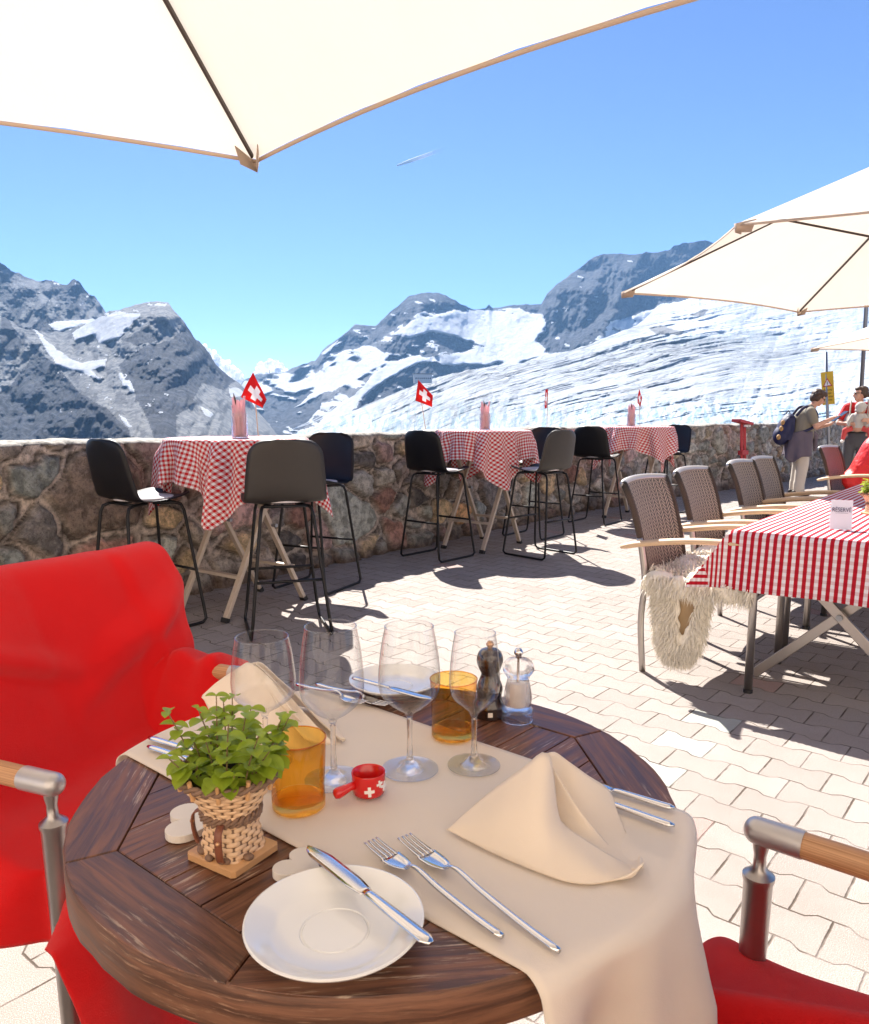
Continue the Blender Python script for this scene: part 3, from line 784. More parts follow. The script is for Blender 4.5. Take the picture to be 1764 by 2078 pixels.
SN2 = [[(145, 675), (190, 650), (235, 632), (285, 637), (260, 665), (240, 685), (205, 695), (190, 680), (150, 692)],
       [(57, 660), (75, 675), (130, 720), (165, 735), (217, 727), (215, 747), (185, 750), (207, 772), (165, 757), (115, 740), (90, 700)],
       [(240, 757), (260, 760), (275, 800), (265, 800), (250, 780)], [(243, 838), (252, 845), (270, 868), (262, 870), (250, 855)],
       [(310, 614), (340, 614), (338, 620), (315, 620)], [(408, 824), (425, 828), (436, 838), (428, 846), (415, 838)], [(463, 786), (490, 790), (500, 800), (470, 806)],
       [(330, 797), (345, 800), (340, 806)], [(-80, 600), (-30, 640), (-60, 660), (-120, 630)]]
SHADED_RK2 = [[(370, 622), (415, 700), (480, 772), (450, 790), (410, 780), (395, 820), (360, 840), (355, 900), (313, 900), (300, 850), (265, 785), (240, 740), (300, 702), (350, 690), (376, 665)],  # cliffs on faces turned from the sun; their shade is painted with the rock
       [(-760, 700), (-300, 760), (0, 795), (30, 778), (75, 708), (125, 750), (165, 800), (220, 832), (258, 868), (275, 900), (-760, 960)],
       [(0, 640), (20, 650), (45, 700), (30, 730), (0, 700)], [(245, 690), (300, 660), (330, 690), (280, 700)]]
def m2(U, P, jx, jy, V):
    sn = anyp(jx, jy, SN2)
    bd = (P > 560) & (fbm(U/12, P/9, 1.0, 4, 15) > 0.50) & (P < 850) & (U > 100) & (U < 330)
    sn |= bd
    rk = anyp(jx, jy, SHADED_RK2)
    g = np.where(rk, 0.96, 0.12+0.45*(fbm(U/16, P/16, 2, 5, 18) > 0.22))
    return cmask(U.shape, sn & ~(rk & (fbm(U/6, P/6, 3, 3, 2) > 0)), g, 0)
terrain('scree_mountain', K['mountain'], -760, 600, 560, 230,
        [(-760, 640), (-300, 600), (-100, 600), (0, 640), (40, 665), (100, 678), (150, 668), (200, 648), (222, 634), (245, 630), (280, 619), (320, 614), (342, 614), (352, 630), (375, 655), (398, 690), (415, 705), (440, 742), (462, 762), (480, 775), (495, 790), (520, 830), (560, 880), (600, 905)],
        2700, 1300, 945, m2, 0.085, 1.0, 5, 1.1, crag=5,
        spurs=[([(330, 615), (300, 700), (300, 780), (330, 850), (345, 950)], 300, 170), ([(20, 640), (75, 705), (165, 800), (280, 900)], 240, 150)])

# middle range behind the glacier
SN3 = [[(795, 678), (840, 650), (900, 635), (960, 628), (1030, 632), (1100, 640), (1108, 660), (1088, 692), (1110, 716), (1040, 745), (1010, 735), (980, 746), (950, 742), (895, 738), (885, 724), (950, 712), (985, 703), (940, 690), (880, 674), (830, 688)],
       [(640, 762), (720, 742), (765, 706), (790, 722), (770, 745), (720, 775), (650, 800), (600, 830), (640, 790)],
       [(560, 785), (620, 770), (660, 780), (600, 800)], [(780, 740), (850, 720), (880, 728), (830, 745), (790, 770), (740, 800), (700, 850), (640, 880), (660, 840), (720, 800)],
       [(1290, 640), (1340, 618), (1400, 606), (1764, 560), (2400, 500), (2400, 760), (1300, 720)], [(545, 775), (560, 772), (562, 780), (548, 782)],
       [(900, 770), (960, 752), (1000, 745), (1010, 757), (930, 790)]]
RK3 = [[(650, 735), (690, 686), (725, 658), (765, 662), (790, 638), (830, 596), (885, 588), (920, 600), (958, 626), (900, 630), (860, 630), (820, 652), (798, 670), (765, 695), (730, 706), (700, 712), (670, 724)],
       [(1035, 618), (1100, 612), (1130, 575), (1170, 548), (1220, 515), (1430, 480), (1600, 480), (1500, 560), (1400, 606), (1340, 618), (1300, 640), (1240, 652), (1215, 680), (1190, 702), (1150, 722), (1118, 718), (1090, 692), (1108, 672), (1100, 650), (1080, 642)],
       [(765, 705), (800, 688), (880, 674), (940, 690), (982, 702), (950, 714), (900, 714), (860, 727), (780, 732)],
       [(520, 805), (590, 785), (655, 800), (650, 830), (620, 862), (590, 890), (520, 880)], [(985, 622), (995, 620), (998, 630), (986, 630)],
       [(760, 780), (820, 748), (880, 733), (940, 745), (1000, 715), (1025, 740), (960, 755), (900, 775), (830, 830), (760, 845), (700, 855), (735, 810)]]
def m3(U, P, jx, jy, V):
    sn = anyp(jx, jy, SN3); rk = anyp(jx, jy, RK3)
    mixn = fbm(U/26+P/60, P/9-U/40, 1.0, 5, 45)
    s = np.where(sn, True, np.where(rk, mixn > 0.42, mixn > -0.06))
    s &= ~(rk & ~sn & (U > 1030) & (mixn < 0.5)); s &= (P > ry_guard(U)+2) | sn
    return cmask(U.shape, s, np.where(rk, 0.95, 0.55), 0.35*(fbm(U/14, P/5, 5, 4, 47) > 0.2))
R3 = [(420, 900), (470, 812), (495, 772), (520, 762), (545, 760), (575, 755), (600, 748), (640, 733), (655, 712), (690, 686), (722, 660), (745, 664), (762, 664), (790, 637), (812, 618), (830, 602), (860, 598), (885, 591), (905, 598), (925, 612), (950, 626), (985, 627), (992, 619), (1000, 628), (1040, 622), (1075, 618), (1098, 616), (1110, 596), (1130, 578), (1170, 550), (1205, 524), (1222, 517), (1262, 514), (1290, 516), (1335, 510), (1360, 505), (1385, 496), (1430, 490), (1500, 500), (1560, 540), (1660, 560), (1800, 520), (2000, 470), (2400, 520)]
def ry_guard(U): q = np.array(R3, float); return np.interp(U, q[:, 0], q[:, 1])
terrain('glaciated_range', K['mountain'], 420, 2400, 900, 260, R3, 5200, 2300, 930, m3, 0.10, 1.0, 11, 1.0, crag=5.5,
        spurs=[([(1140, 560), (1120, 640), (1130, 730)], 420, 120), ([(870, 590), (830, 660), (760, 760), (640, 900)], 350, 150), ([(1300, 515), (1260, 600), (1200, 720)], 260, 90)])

# glacier in front: flows from upper right to lower left
RG = [(380, 960), (520, 905), (600, 880), (640, 868), (700, 842), (760, 815), (820, 790), (880, 768), (950, 752), (1000, 742), (1060, 738), (1100, 722), (1160, 712), (1220, 690), (1290, 662), (1330, 628), (1400, 606), (1480, 605), (1600, 618), (1764, 626), (2000, 640), (2400, 660)]
def flow(U, P):
    # v runs across the flow, u along it
    bend = 0.45*(U-600)-0.00016*(U-600)**2
    a = (U)/1000.0
    b = (P+bend+10*fbm(U/160, P/60, 0, 3, 88))/400.0
    return np.stack([a, b], 2)
def mg(U, P, jx, jy, V):
    f = flow(U, P)
    dirty = np.clip(1.15-np.abs(P-(760-0.10*(U-900)))/130, 0.15, 1)*np.clip((1764-U)/700+0.3, 0, 1)
    dirty = dirty*(1-0.85*np.clip((U-1300)/80, 0, 1)*np.clip((700-P)/20, 0, 1))
    rock = anyp(jx, jy, [[(1318, 668), (1340, 660), (1390, 672), (1385, 680), (1330, 678)], [(1400, 640), (1430, 625), (1440, 632), (1420, 645)]])*0.9
    ser = anyp(jx, jy, [[(1200, 715), (1300, 690), (1400, 676), (1560, 672), (1640, 680), (1560, 692), (1470, 695), (1400, 704), (1330, 690), (1250, 705), (1200, 725)]])
    rock = np.maximum(rock, ser*0.42*(fbm(U/18, P/7, 4, 4, 91) > -0.2))
    rock = np.maximum(rock, 0.35*(ridged(f[..., 0]*9, f[..., 1]*34, 0, 4, 93) < -0.38)*(P < 850)*(dirty > 0.3))
    ice = np.clip((P-795+0.02*(U-1300))/40, 0, 1)*0.9
    ice = np.maximum(ice, 0.5*ser)
    return cmask(U.shape, dirty, rock, ice)
def gx(U, P, V):
    f = flow(U, P)
    a = ridged(f[..., 0]*5, f[..., 1]*26, 0, 5, 61)*0.030
    b = ridged(U/30+f[..., 1]*6, P/26, 0, 4, 63)*0.022*np.clip((P-770)/60, 0, 1)
    c = fbm(U/90, P/40, 0, 4, 65)*0.03
    calm = 1-0.65*np.clip((U-1330)/160, 0, 1)*np.clip((815-P)/50, 0, 1)
    return (a+b)*calm+c
terrain('glacier', K['glacier'], 380, 2400, 1000, 330, RG, lambda U: np.interp(U, [380, 1300, 2400], [1700, 2600, 3000]), 520, 935, mg, 0.012, 1.0, 17, 1.1, crag=3.0, extra=gx, rel_f=60, uvf=flow)

# valley side below the terrace
def slope():
    xs = np.linspace(-1, 1, 60); rows = []
    P = []
    wl = np.array(WALL)
    t = np.linspace(0, 1, 90)
    bx = np.interp(t, np.linspace(0, 1, len(wl)), wl[:, 0]); by = np.interp(t, np.linspace(0, 1, len(wl)), wl[:, 1])
    bx = bx+(t-0.5)*2*0; out = []
    for k, dd in enumerate([0.38, 3, 10, 30, 90, 220, 420, 700]):
        ang = np.radians(150-110*t)
        x = bx*(1-min(1, dd/200))+np.cos(ang)*dd; y = by*(1-min(1, dd/200))+np.sin(ang)*dd+0.3
        z = -0.4-0.42*dd-0.00006*dd*dd+0.05*dd*fbm(x/20, y/20, k, 4, 5)
        out.append(np.stack([x, y, np.maximum(z, -175)], 1))
    V = np.stack(out, 1); C = np.zeros(V.shape[:2]+(4,)); C[..., 1] = 0.4; C[..., 3] = 1
    tag(np_mesh('hillside', V.reshape(-1, 3), gridfaces(90, 8, True), K['mountain'], C.reshape(-1, 4)), kind='structure')
    mb = MB(); mb.box((0, 2600, -182), (12000, 8000, 4)); tag(mb.build('valley_floor', K['mountain'], smooth=0), kind='structure')
slope()

# clouds behind the saddle and a vapour trail, outside the haze
def clouds():
    random.seed(4)
    for nm, lab, cx, cy, n, sp in (('cumulus_cloud', 'small white cumulus cloud right of the saddle above the flag', 548, 752, 26, 30),
                                   ('cumulus_cloud', 'white cumulus bank rising behind the steep scree peak', 462, 752, 34, 46)):
        mb = MB()
        for k in range(n*2):
            dx = random.gauss(0, sp*0.5)
            if cx < 500: py = 745+random.uniform(-14, 30)+ (dx+10)*0.75
            else: py = cy-8+abs(dx)*0.35+random.uniform(-8, 16)
            p = ap(cx+dx, py, 11000+random.uniform(-300, 300))
            mb.ball(p, (random.uniform(30, 85), random.uniform(40, 90), random.uniform(25, 70)), 14, 10)
        o = mb.build(nm, K['cloud'], smooth=180, remesh=14)
        tx = bpy.data.textures.new('puff', 'CLOUDS'); tx.noise_scale = 60; tx.noise_depth = 3
        md = o.modifiers.new('puff', 'DISPLACE'); md.texture = tx; md.strength = 60; md.texture_coords = 'GLOBAL'
        tag(o, lab, 'cloud', 'small clouds on the skyline')
    mb = MB(); a = ap(806, 336, 16000); b = ap(910, 299, 16500); N = 24
    mb.tube([a.lerp(b, k/N) for k in range(N+1)], [12+20*math.sin(min(1, k/8)*PI/2) for k in range(N+1)], 8)
    t = NT('vapour_trail'); t.P(col=(0.95, 0.95, 0.97), rough=1)
    at = t.xyz(t.uv()); ln = (b-a).length
    al = t.math('MULTIPLY', t.ramp(at[0], ln*0.05, ln*1.0, 1.0, 0.0), t.ramp(t.noise(t.pos(), 0.004, 3), 0.2, 0.6, 0.8, 1.0))
    t.P(alpha=al)
    tag(mb.build('vapour_trail', t.m, smooth=180), 'thin white vapour trail of an aircraft in the blue sky', 'vapour trail')
clouds()

# ropeway lines and the station building far across
def ropeway():
    for i, (x0, y0, x1, y1) in enumerate(((590, 872, 700, 817), (600, 868, 700, 806), (640, 875, 720, 835))):
        mb = MB(); a = ap(x0, y0, 900); b = ap(x1, y1, 1500)
        mb.tube([a.lerp(b, k/8)-Vector((0, 0, 6*math.sin(PI*k/8))) for k in range(9)], 0.35, 5)
        tag(mb.build('ropeway_cable', K['rope'], smooth=180), 'thin pale ropeway cable strung across the valley, %s of three' % ('uppermost', 'middle', 'lowest')[1 if i == 0 else 0 if i == 1 else 2], 'cable', 'ropeway cables')
    c = ap(858, 776, 2050); t = thing('mountain_building', 'tiny pale mountain lodge on the rock band above the glacier', 'building', c, R_(12))
    MB().box((0, 0, 9), (46, 16, 22)).build('wall', K['plaster'], t, smooth=0)
    mb = MB(); mb.box((0, 0, 21.5), (50, 19, 2.5)); mb.build('roof', K['roof'], t, smooth=0)
    for k in range(8): MB().box((-19+5.4*k, -8.1, 10), (2.4, 0.4, 4)).build('window', K['tablet'], t, smooth=0)
    c = ap(548, 764, 4300); t = tag(MB().box(c, (26, 20, 22)).tube([c+Vector((0, 0, 10)), c+Vector((0, 0, 34))], 2, 6).build('ropeway_station', K['roof'], smooth=0), 'tiny dark ropeway station on the saddle below the cloud', 'station')
ropeway()
# ------------------------------------------------------------------ parasols
def parasol(name, label, center, R, edge, hub, rot, group, sag=0.05):
    t = thing(name, label, 'parasol', (center[0], center[1], 0), rot, group)
    ribs = [(math.cos(k*PI/3), math.sin(k*PI/3)) for k in range(6)]
    def prof(r): return hub-(hub-edge)*(r**0.97)
    mb = MB(); NR, NT_ = 26, 18
    for k in range(6):
        A, B = ribs[k], ribs[(k+1) % 6]; P = []; U = []
        for i in range(NR+1):
            r = i/NR; row = []; ur = []
            for j in range(NT_+1):
                u = j/NT_; w = 4*u*(1-u)
                x = (A[0]*(1-u)+B[0]*u)*R*r; y = (A[1]*(1-u)+B[1]*u)*R*r
                ins = 1-sag*w*r*r
                z = prof(r) - 0.03*w*math.sin(PI*min(r, 1))+ 0.012*w*r + 0.003*math.sin(u*40+r*3)*w*r
                row.append((x*ins, y*ins, z)); ur.append((u, r))
            P.append(row); U.append(ur)
        mb.grid(P, U)
    mb.build('canopy', K['canopy'], t, smooth=60)
    # hem
    mb = MB()
    for k in range(6):
        A, B = ribs[k], ribs[(k+1) % 6]; P = []
        for j in range(NT_+1):
            u = j/NT_; w = 4*u*(1-u); ins = 1-sag*w
            x = (A[0]*(1-u)+B[0]*u)*R*ins; y = (A[1]*(1-u)+B[1]*u)*R*ins; z = edge+0.012*w
            P.append([(x, y, z-0.002), (x*1.002, y*1.002, z-0.017)])
        mb.grid(P)
    mb.build('hem', K['hem'], t, solid=0.002)
    for k in range(6):
        A = ribs[k]
        m = MB(); pts = [(A[0]*R*r, A[1]*R*r, prof(r)-0.016) for r in np.linspace(0.03, 0.985, 14)]
        m.tube(pts, 0.013, 8, True, 0.55); rb = m.build('rib', K['rib'], t)
        q = Vector((A[0]*R, A[1]*R, edge)); o = Vector((A[0], A[1], 0)); s = Vector((-A[1], A[0], 0))
        m = MB(); V = [q-o*0.10-s*0.052+Vector((0, 0, 0.028)), q-o*0.10+s*0.052+Vector((0, 0, 0.028)), q+o*0.012+s*0.012, q+o*0.012-s*0.012,
                       q-o*0.085-s*0.035+Vector((0, 0, -0.045)), q-o*0.085+s*0.035+Vector((0, 0, -0.045)), q+o*0.014+Vector((0, 0, -0.052))]
        m.add(V, [(0, 3, 6, 4), (1, 5, 6, 2), (3, 2, 6)]); m.build('corner_pocket', K['hem'], t, solid=0.003)
        m = MB(); m.tube([(A[0]*0.06, A[1]*0.06, hub-0.95), (A[0]*R*0.5, A[1]*R*0.5, prof(0.5)-0.03)], 0.009, 8); m.build('strut', K['rib'], rb)
    m = MB(); m.lathe([(0.028, 0.05), (0.028, hub-0.05)], 20); m.build('pole', K['pole'], t)
    m = MB(); m.lathe([(0.07, hub-0.99), (0.075, hub-0.97), (0.075, hub-0.90), (0.05, hub-0.88)], 20); m.build('runner_hub', K['rib'], t)
    m = MB(); m.lathe([(0.07, hub-0.06), (0.07, hub+0.03), (0.02, hub+0.08)], 20); m.build('top_hub', K['rib'], t)
    m = MB(); m.lathe([(0.16, 0.0), (0.16, 0.02), (0.06, 0.035), (0.045, 0.35), (0.03, 0.36)], 24); m.build('base', K['galv'], t)
    return t
EZ = 2.35
parasol('parasol', 'large cream parasol overhead, its corner pocket reaching over the laid round table', (-1.235, 1.075), 2.6, EZ, 3.42, R_(80), 'cream hexagonal parasols', 0.045)
parasol('parasol', 'cream parasol over the red striped dining table on the right', (4.005, 6.14), 2.6, EZ, 3.40, R_(151), 'cream hexagonal parasols')
parasol('parasol', 'small far parasol whose tip shows below the right-hand parasol, beside the yellow sign', (7.37, 10.48), 2.2, 2.2, 3.05, R_(145.5), 'cream hexagonal parasols')

# ------------------------------------------------------------------ bar tables
def square_cloth(name, label, cx, cy, rz, Rt, half, zt, seed, group, matk='gingham'):
    """a square cloth on a round top: flat to the rim, then hanging in folds; the check follows the cloth"""
    rng = random.Random(seed)
    NA, NRr = 180, 44; P = []; U = []
    ph = [rng.uniform(0, 2*PI) for _ in range(6)]
    for i in range(NA+1):
        a = 2*PI*i/NA; am = (a+PI/4) % (PI/2)-PI/4           # 0 at mid-side, +-45 at the corners
        Redge = half/math.cos(am)
        row = []; ur = []
        cor = (abs(am)/(PI/4))**1.5
        for j in range(NRr+1):
            u = j/NRr
            if u < 0.3: r = Rt*u/0.3; e = 0
            else: e = (u-0.3)/0.7*(Redge-Rt); r = Rt+e
            flat = (r*math.cos(a), r*math.sin(a))
            if e == 0:
                x, y, z = flat[0], flat[1], zt+0.0015*math.sin(9*flat[0]+ph[0])*math.sin(8*flat[1])
            else:
                bend = min(e, 0.018); drop = e-bend*0.5
                L = drop/(Redge-Rt+0.05)
                wv = math.sin(4*a+ph[1])*0.3+math.sin(12*a+ph[2]+0.7*math.sin(2*a))*0.8+math.sin(20*a+ph[3])*0.4
                out = 0.014*math.sin(PI/2*min(1, e/0.018)) + drop*(0.10+0.10*cor) + wv*0.047*min(1, drop/0.12)*(0.6+0.5*cor)
                tang = (0.14*drop*math.sin(8*a+ph[4]) + 0.020*math.sin(24*a+ph[5])*min(1, drop/0.2))
                # corners gather inwards
                tang -= math.copysign(1, am)*(-1)*0 
                rr = Rt+out; aa = a+tang/max(rr, .1)
                x, y, z = rr*math.cos(aa), rr*math.sin(aa), zt-drop*(0.97-0.02*wv)
            row.append((x, y, z)); ur.append((flat[0]+2, flat[1]+2))
        P.append(row); U.append(ur)
    mb = MB(); mb.grid(P, U)
    o = mb.build(name, K[matk], smooth=180, solid=0.0012)
    o.location = (cx, cy, 0); o.rotation_euler = (0, 0, rz)
    return tag(o, label, 'tablecloth', group)

def make_bar_table():
    t = thing('bar_table', '', 'table')
    m = MB(); m.lathe([(0, 1.07), (0.41, 1.07), (0.425, 1.075), (0.425, 1.09), (0.41, 1.096), (0, 1.096)], 48); m.build('tabletop', K['trestle'], t)
    for sy in (-0.22, 0.22):
        for sgn in (1, -1):
            m = MB(); y = sy+0.017*sgn
            m.bar((0.345*sgn, y, 0.015), (-0.20*sgn, y, 1.068), 0.026, 0.038, (0, 1, 0)); lg = m.build('leg', K['trestle'], t, bevel=0.003)
            m = MB(); m.bar((0.352*sgn, y, 0.0), (0.340*sgn, y, 0.028), 0.032, 0.046, (0, 1, 0)); m.build('foot_cap', K['rubber'], lg)
        m = MB(); m.tube([(0.073, sy-0.04, 0.55), (0.073, sy+0.04, 0.55)], 0.012, 10); m.build('hinge_bolt', K['galv'], t)
    for sx in (0.222, -0.222): m = MB(); m.bar((sx, -0.24, 0.26), (sx, 0.24, 0.26), 0.02, 0.035, (1, 0, 0)); m.build('crossbar', K['trestle'], t)
    return t

def make_stool(shell):
    t = thing('bar_stool', '', 'bar stool')
    # x forwards; seat and back are one bent shell
    prof = catmull([(0.215, 0.765), (0.19, 0.775), (0.10, 0.762), (0.0, 0.752), (-0.10, 0.757), (-0.165, 0.785), (-0.20, 0.85), (-0.222, 0.95), (-0.242, 1.05), (-0.255, 1.115)], 5)
    N = len(prof); P = []
    for i, q in enumerate(prof):
        v = i/(N-1)
        if v < 0.5: hw = 0.20+0.03*math.sin(PI*min(1, v/0.5)*0.9)
        else: hw = 0.228-0.045*((v-0.5)/0.5)**2
        r = 0.07
        ds = (q[0]-prof[0][0])**2+(q[1]-prof[0][1])**2
        s0 = sum(math.dist(prof[k], prof[k+1]) for k in range(i)); s1 = sum(math.dist(prof[k], prof[k+1]) for k in range(i, N-1))
        e = min(s0, s1); rc = 0.085
        if e < rc: hw -= rc-math.sqrt(max(rc*rc-(rc-e)**2, 0))
        row = []
        for j in range(15):
            u = -1+2*j/14
            cup = 0.035*abs(u)**2.4
            seat = max(0, 1-v/0.45); back = min(1, max(0, (v-0.45)/0.2))
            row.append((q[0]+cup*back*1.0, u*hw, q[1]+cup*seat*0.6+0.01*abs(u)**2*(1-back)))
        P.append(row)
    mb = MB(); mb.grid(P); sh = mb.build('shell', K[shell], t, smooth=180, solid=0.007)
    mb = MB(); mb.prism([(0.17*math.cos(a)+0.015, 0.17*math.sin(a)) for a in np.linspace(0, 2*PI, 28, endpoint=False)], 0.763, 0.778, 0.006); mb.build('seat_glare', K['pad'], sh)  # pale disc added to stand in for sun glare on the seat
    for s in (1, -1):
        m = MB(); y0, y1 = 0.13*s, 0.225*s
        pts = [(0.02, y0*0.6, 0.742), (0.13, y0, 0.740), (0.165, y0*1.06, 0.728), (0.18, y0*1.12, 0.69), (0.235, y1*0.95, 0.10), (0.238, y1, 0.03), (0.215, y1, 0.011), (0.17, y1, 0.009),
               (-0.17, y1, 0.009), (-0.215, y1, 0.011), (-0.238, y1, 0.03), (-0.235, y1*0.95, 0.10), (-0.18, y0*1.12, 0.69), (-0.165, y0*1.06, 0.728), (-0.13, y0, 0.740), (-0.02, y0*0.6, 0.742)]
        m.tube(pts, 0.0095, 10); m.build('sled_leg', K['black_metal'], t, smooth=180)
    m = MB(); m.tube([(0.212, -0.195, 0.33), (0.212, 0.195, 0.33)], 0.0085, 8); m.build('footrest', K['black_metal'], t, smooth=180)
    for sx, hw, zz in ((-0.212, 0.195, 0.33), (0.13, 0.13, 0.742), (-0.13, 0.13, 0.742)): m = MB(); m.tube([(sx, -hw, zz), (sx, hw, zz)], 0.0085, 8); m.build('crossbar', K['black_metal'], t, smooth=180)
    return t
def put(o, x, y, rz, label, group, z=0):
    o.location = (x, y, z); o.rotation_euler = (0, 0, rz); o['label'] = label; o['group'] = group; return o

tbl = make_bar_table(); blk = make_stool('black_shell'); tau = make_stool('taupe_shell')
TB = [(-1.26, 4.97, 'nearest', R_(54)), (0.46, 7.33, 'middle', R_(52)), (2.45, 9.5, 'farthest', R_(50))]
for i, (x, y, wd, rz) in enumerate(TB):
    put(tbl if i == 0 else copy_tree(tbl), x, y, rz, '%s high bar table by the stone wall, on crossed pale legs' % wd, 'high bar tables along the wall')
    square_cloth('gingham_cloth', 'red and white gingham cloth hanging in points over the %s bar table' % wd, x, y, R_((45+4, 45+14, 45+22)[i]), 0.432, 0.70, 1.101, 5+i*3, 'gingham cloths on the bar tables')
ST = [(blk, -1.71, 4.50, (0.62, 0.78), 'black bar stool left of the nearest bar table, its back to the stone wall'),
      (tau, -0.87, 4.42, (-0.30, 0.95), 'taupe bar stool in front of the nearest bar table, back turned to the viewer'),
      (blk, -0.86, 5.56, (-0.42, -0.90), 'black bar stool behind the nearest bar table, half hidden by the taupe stool'),
      (blk, 0.03, 6.77, (0.66, 0.75), 'black bar stool left of the middle bar table'),
      (blk, 1.03, 7.95, (-0.62, -0.78), 'black bar stool behind the right edge of the middle bar table'),
      (tau, 0.95, 6.87, (-0.68, 0.73), 'grey taupe bar stool right of the middle bar table, turned sideways'),
      (blk, 1.88, 8.98, (0.60, 0.80), 'black bar stool left of the farthest bar table'),
      (blk, 2.98, 9.98, (-0.80, -0.60), 'black bar stool right of the farthest bar table, last of the row')]
used = set()
for o, x, y, f, lab in ST:
    c = o if id(o) not in used else copy_tree(o); used.add(id(o))
    put(c, x, y, math.atan2(f[1], f[0]), lab, 'bar stools along the stone wall')

# pink napkins in glass holders
def holder(x, y, label, seed):
    rng = random.Random(seed)
    t = thing('napkin_holder', label, 'napkin holder', (x, y, 1.1025), 0, 'pink napkin holders on the bar tables')
    m = MB(); m.lathe([(0.0, 0), (0.048, 0), (0.05, 0.004), (0.052, 0.15), (0.0505, 0.15), (0.0485, 0.006), (0.0, 0.006)], 24); m.build('glass_holder', K['glass'], t, smooth=60)
    for k in range(9):
        a = 2*PI*k/9+rng.uniform(-.2, .2); h = rng.uniform(0.19, 0.26); rr = 0.026; m = MB(); P = []
        for i in range(9):
            u = i/8; wd = 0.032*(1-0.75*max(0, (u-0.55)/0.45)); o = rr+0.012*u*u+rng.uniform(-.001, .001)
            P.append([((o+0.006*math.cos(v*2))*math.cos(a)-v*wd*math.sin(a), (o+0.006*math.cos(v*2))*math.sin(a)+v*wd*math.cos(a), 0.008+h*u) for v in (-1, -.5, 0, .5, 1)])
        m.grid(P); m.build('paper_napkin', K['pink_napkin'], t, smooth=180, solid=0.004)
    m = MB(); m.tube([(0.0, -0.03, 0.15), (-0.012, -0.04, 0.24), (-0.02, -0.045, 0.275)], [0.003, 0.006, 0.001], 6); m.build('straw', K['rib'], t)
p = ap(484, 880, 4.86); holder(p.x, 4.90, 'pink napkins in a glass on the nearest bar table', 1)
p = ap(985, 860, 7.3); holder(p.x, 7.33, 'pink napkins in a glass on the middle bar table', 2)
p = ap(1279, 855, 9.5); holder(p.x, 9.45, 'pink napkins in a glass on the farthest bar table', 3)

# paper flags on sticks along the wall
def flag(label, base, top, quad, Y, seed, flip=False):
    t = thing('paper_flag', label, 'flag', base, 0, 'red flags with white crosses along the wall')
    B = Vector(base)
    m = MB(); m.tube([(0, 0, 0), tuple(Vector(top)-B)], 0.0035, 8); m.build('stick', K['pale_wood'], t)
    c = [Vector(q)-B for q in quad]       # lower-hoist, upper-hoist, upper-fly, lower-fly
    P = []; U = []; N = 14
    for i in range(N+1):
        u = i/N; row = []; ur = []
        for j in range(N+1):
            v = j/N
            q = (c[0]*(1-v)+c[1]*v)*(1-u)+(c[3]*(1-v)+c[2]*v)*u
            q = q+Vector((0, 0.02*math.sin(u*5+seed+v*1.5)*u+0.01*math.sin(v*6), 0))
            row.append(q); ur.append((u, v))
        P.append(row); U.append(ur)
    m = MB(); m.grid(P, U); m.build('flag_cloth', K['flag'], t, smooth=180, solid=0.001)
def fl(label, bx, by, Y, tx, ty, quad, seed):
    Ys = quad[1]; q = [ap(x, y, Y+d) for (x, y), d in zip(quad[0], Ys)]
    flag(label, ap(bx, by, Y), ap(tx, ty, Y), q, Y, seed)
fl('red flag with white cross flying tilted above the nearest bar table', 525, 892, 5.75, 513.5, 757, ([(541, 811), (514, 755), (488, 806), (534, 828)], [0, 0, -0.10, -0.06]), 1)
fl('red flag with white cross beside the left stool of the middle bar table', 864, 872, 7.6, 849, 771, ([(879, 803), (849, 771), (843, 813), (877, 826)], [0, 0, -0.10, -0.05]), 2)
fl('narrow red flag turned edge-on between the middle and farthest bar tables', 1110, 874, 9.3, 1112, 789, ([(1110, 828), (1112, 790), (1107, 791), (1106, 829)], [0, 0, -0.17, -0.17]), 3)
fl('small red flag folded diagonally above the farthest bar table', 1299, 869, 11.0, 1297, 789, ([(1303, 806), (1297, 789), (1293, 818), (1301, 826)], [0, 0, -0.10, -0.12]), 4)
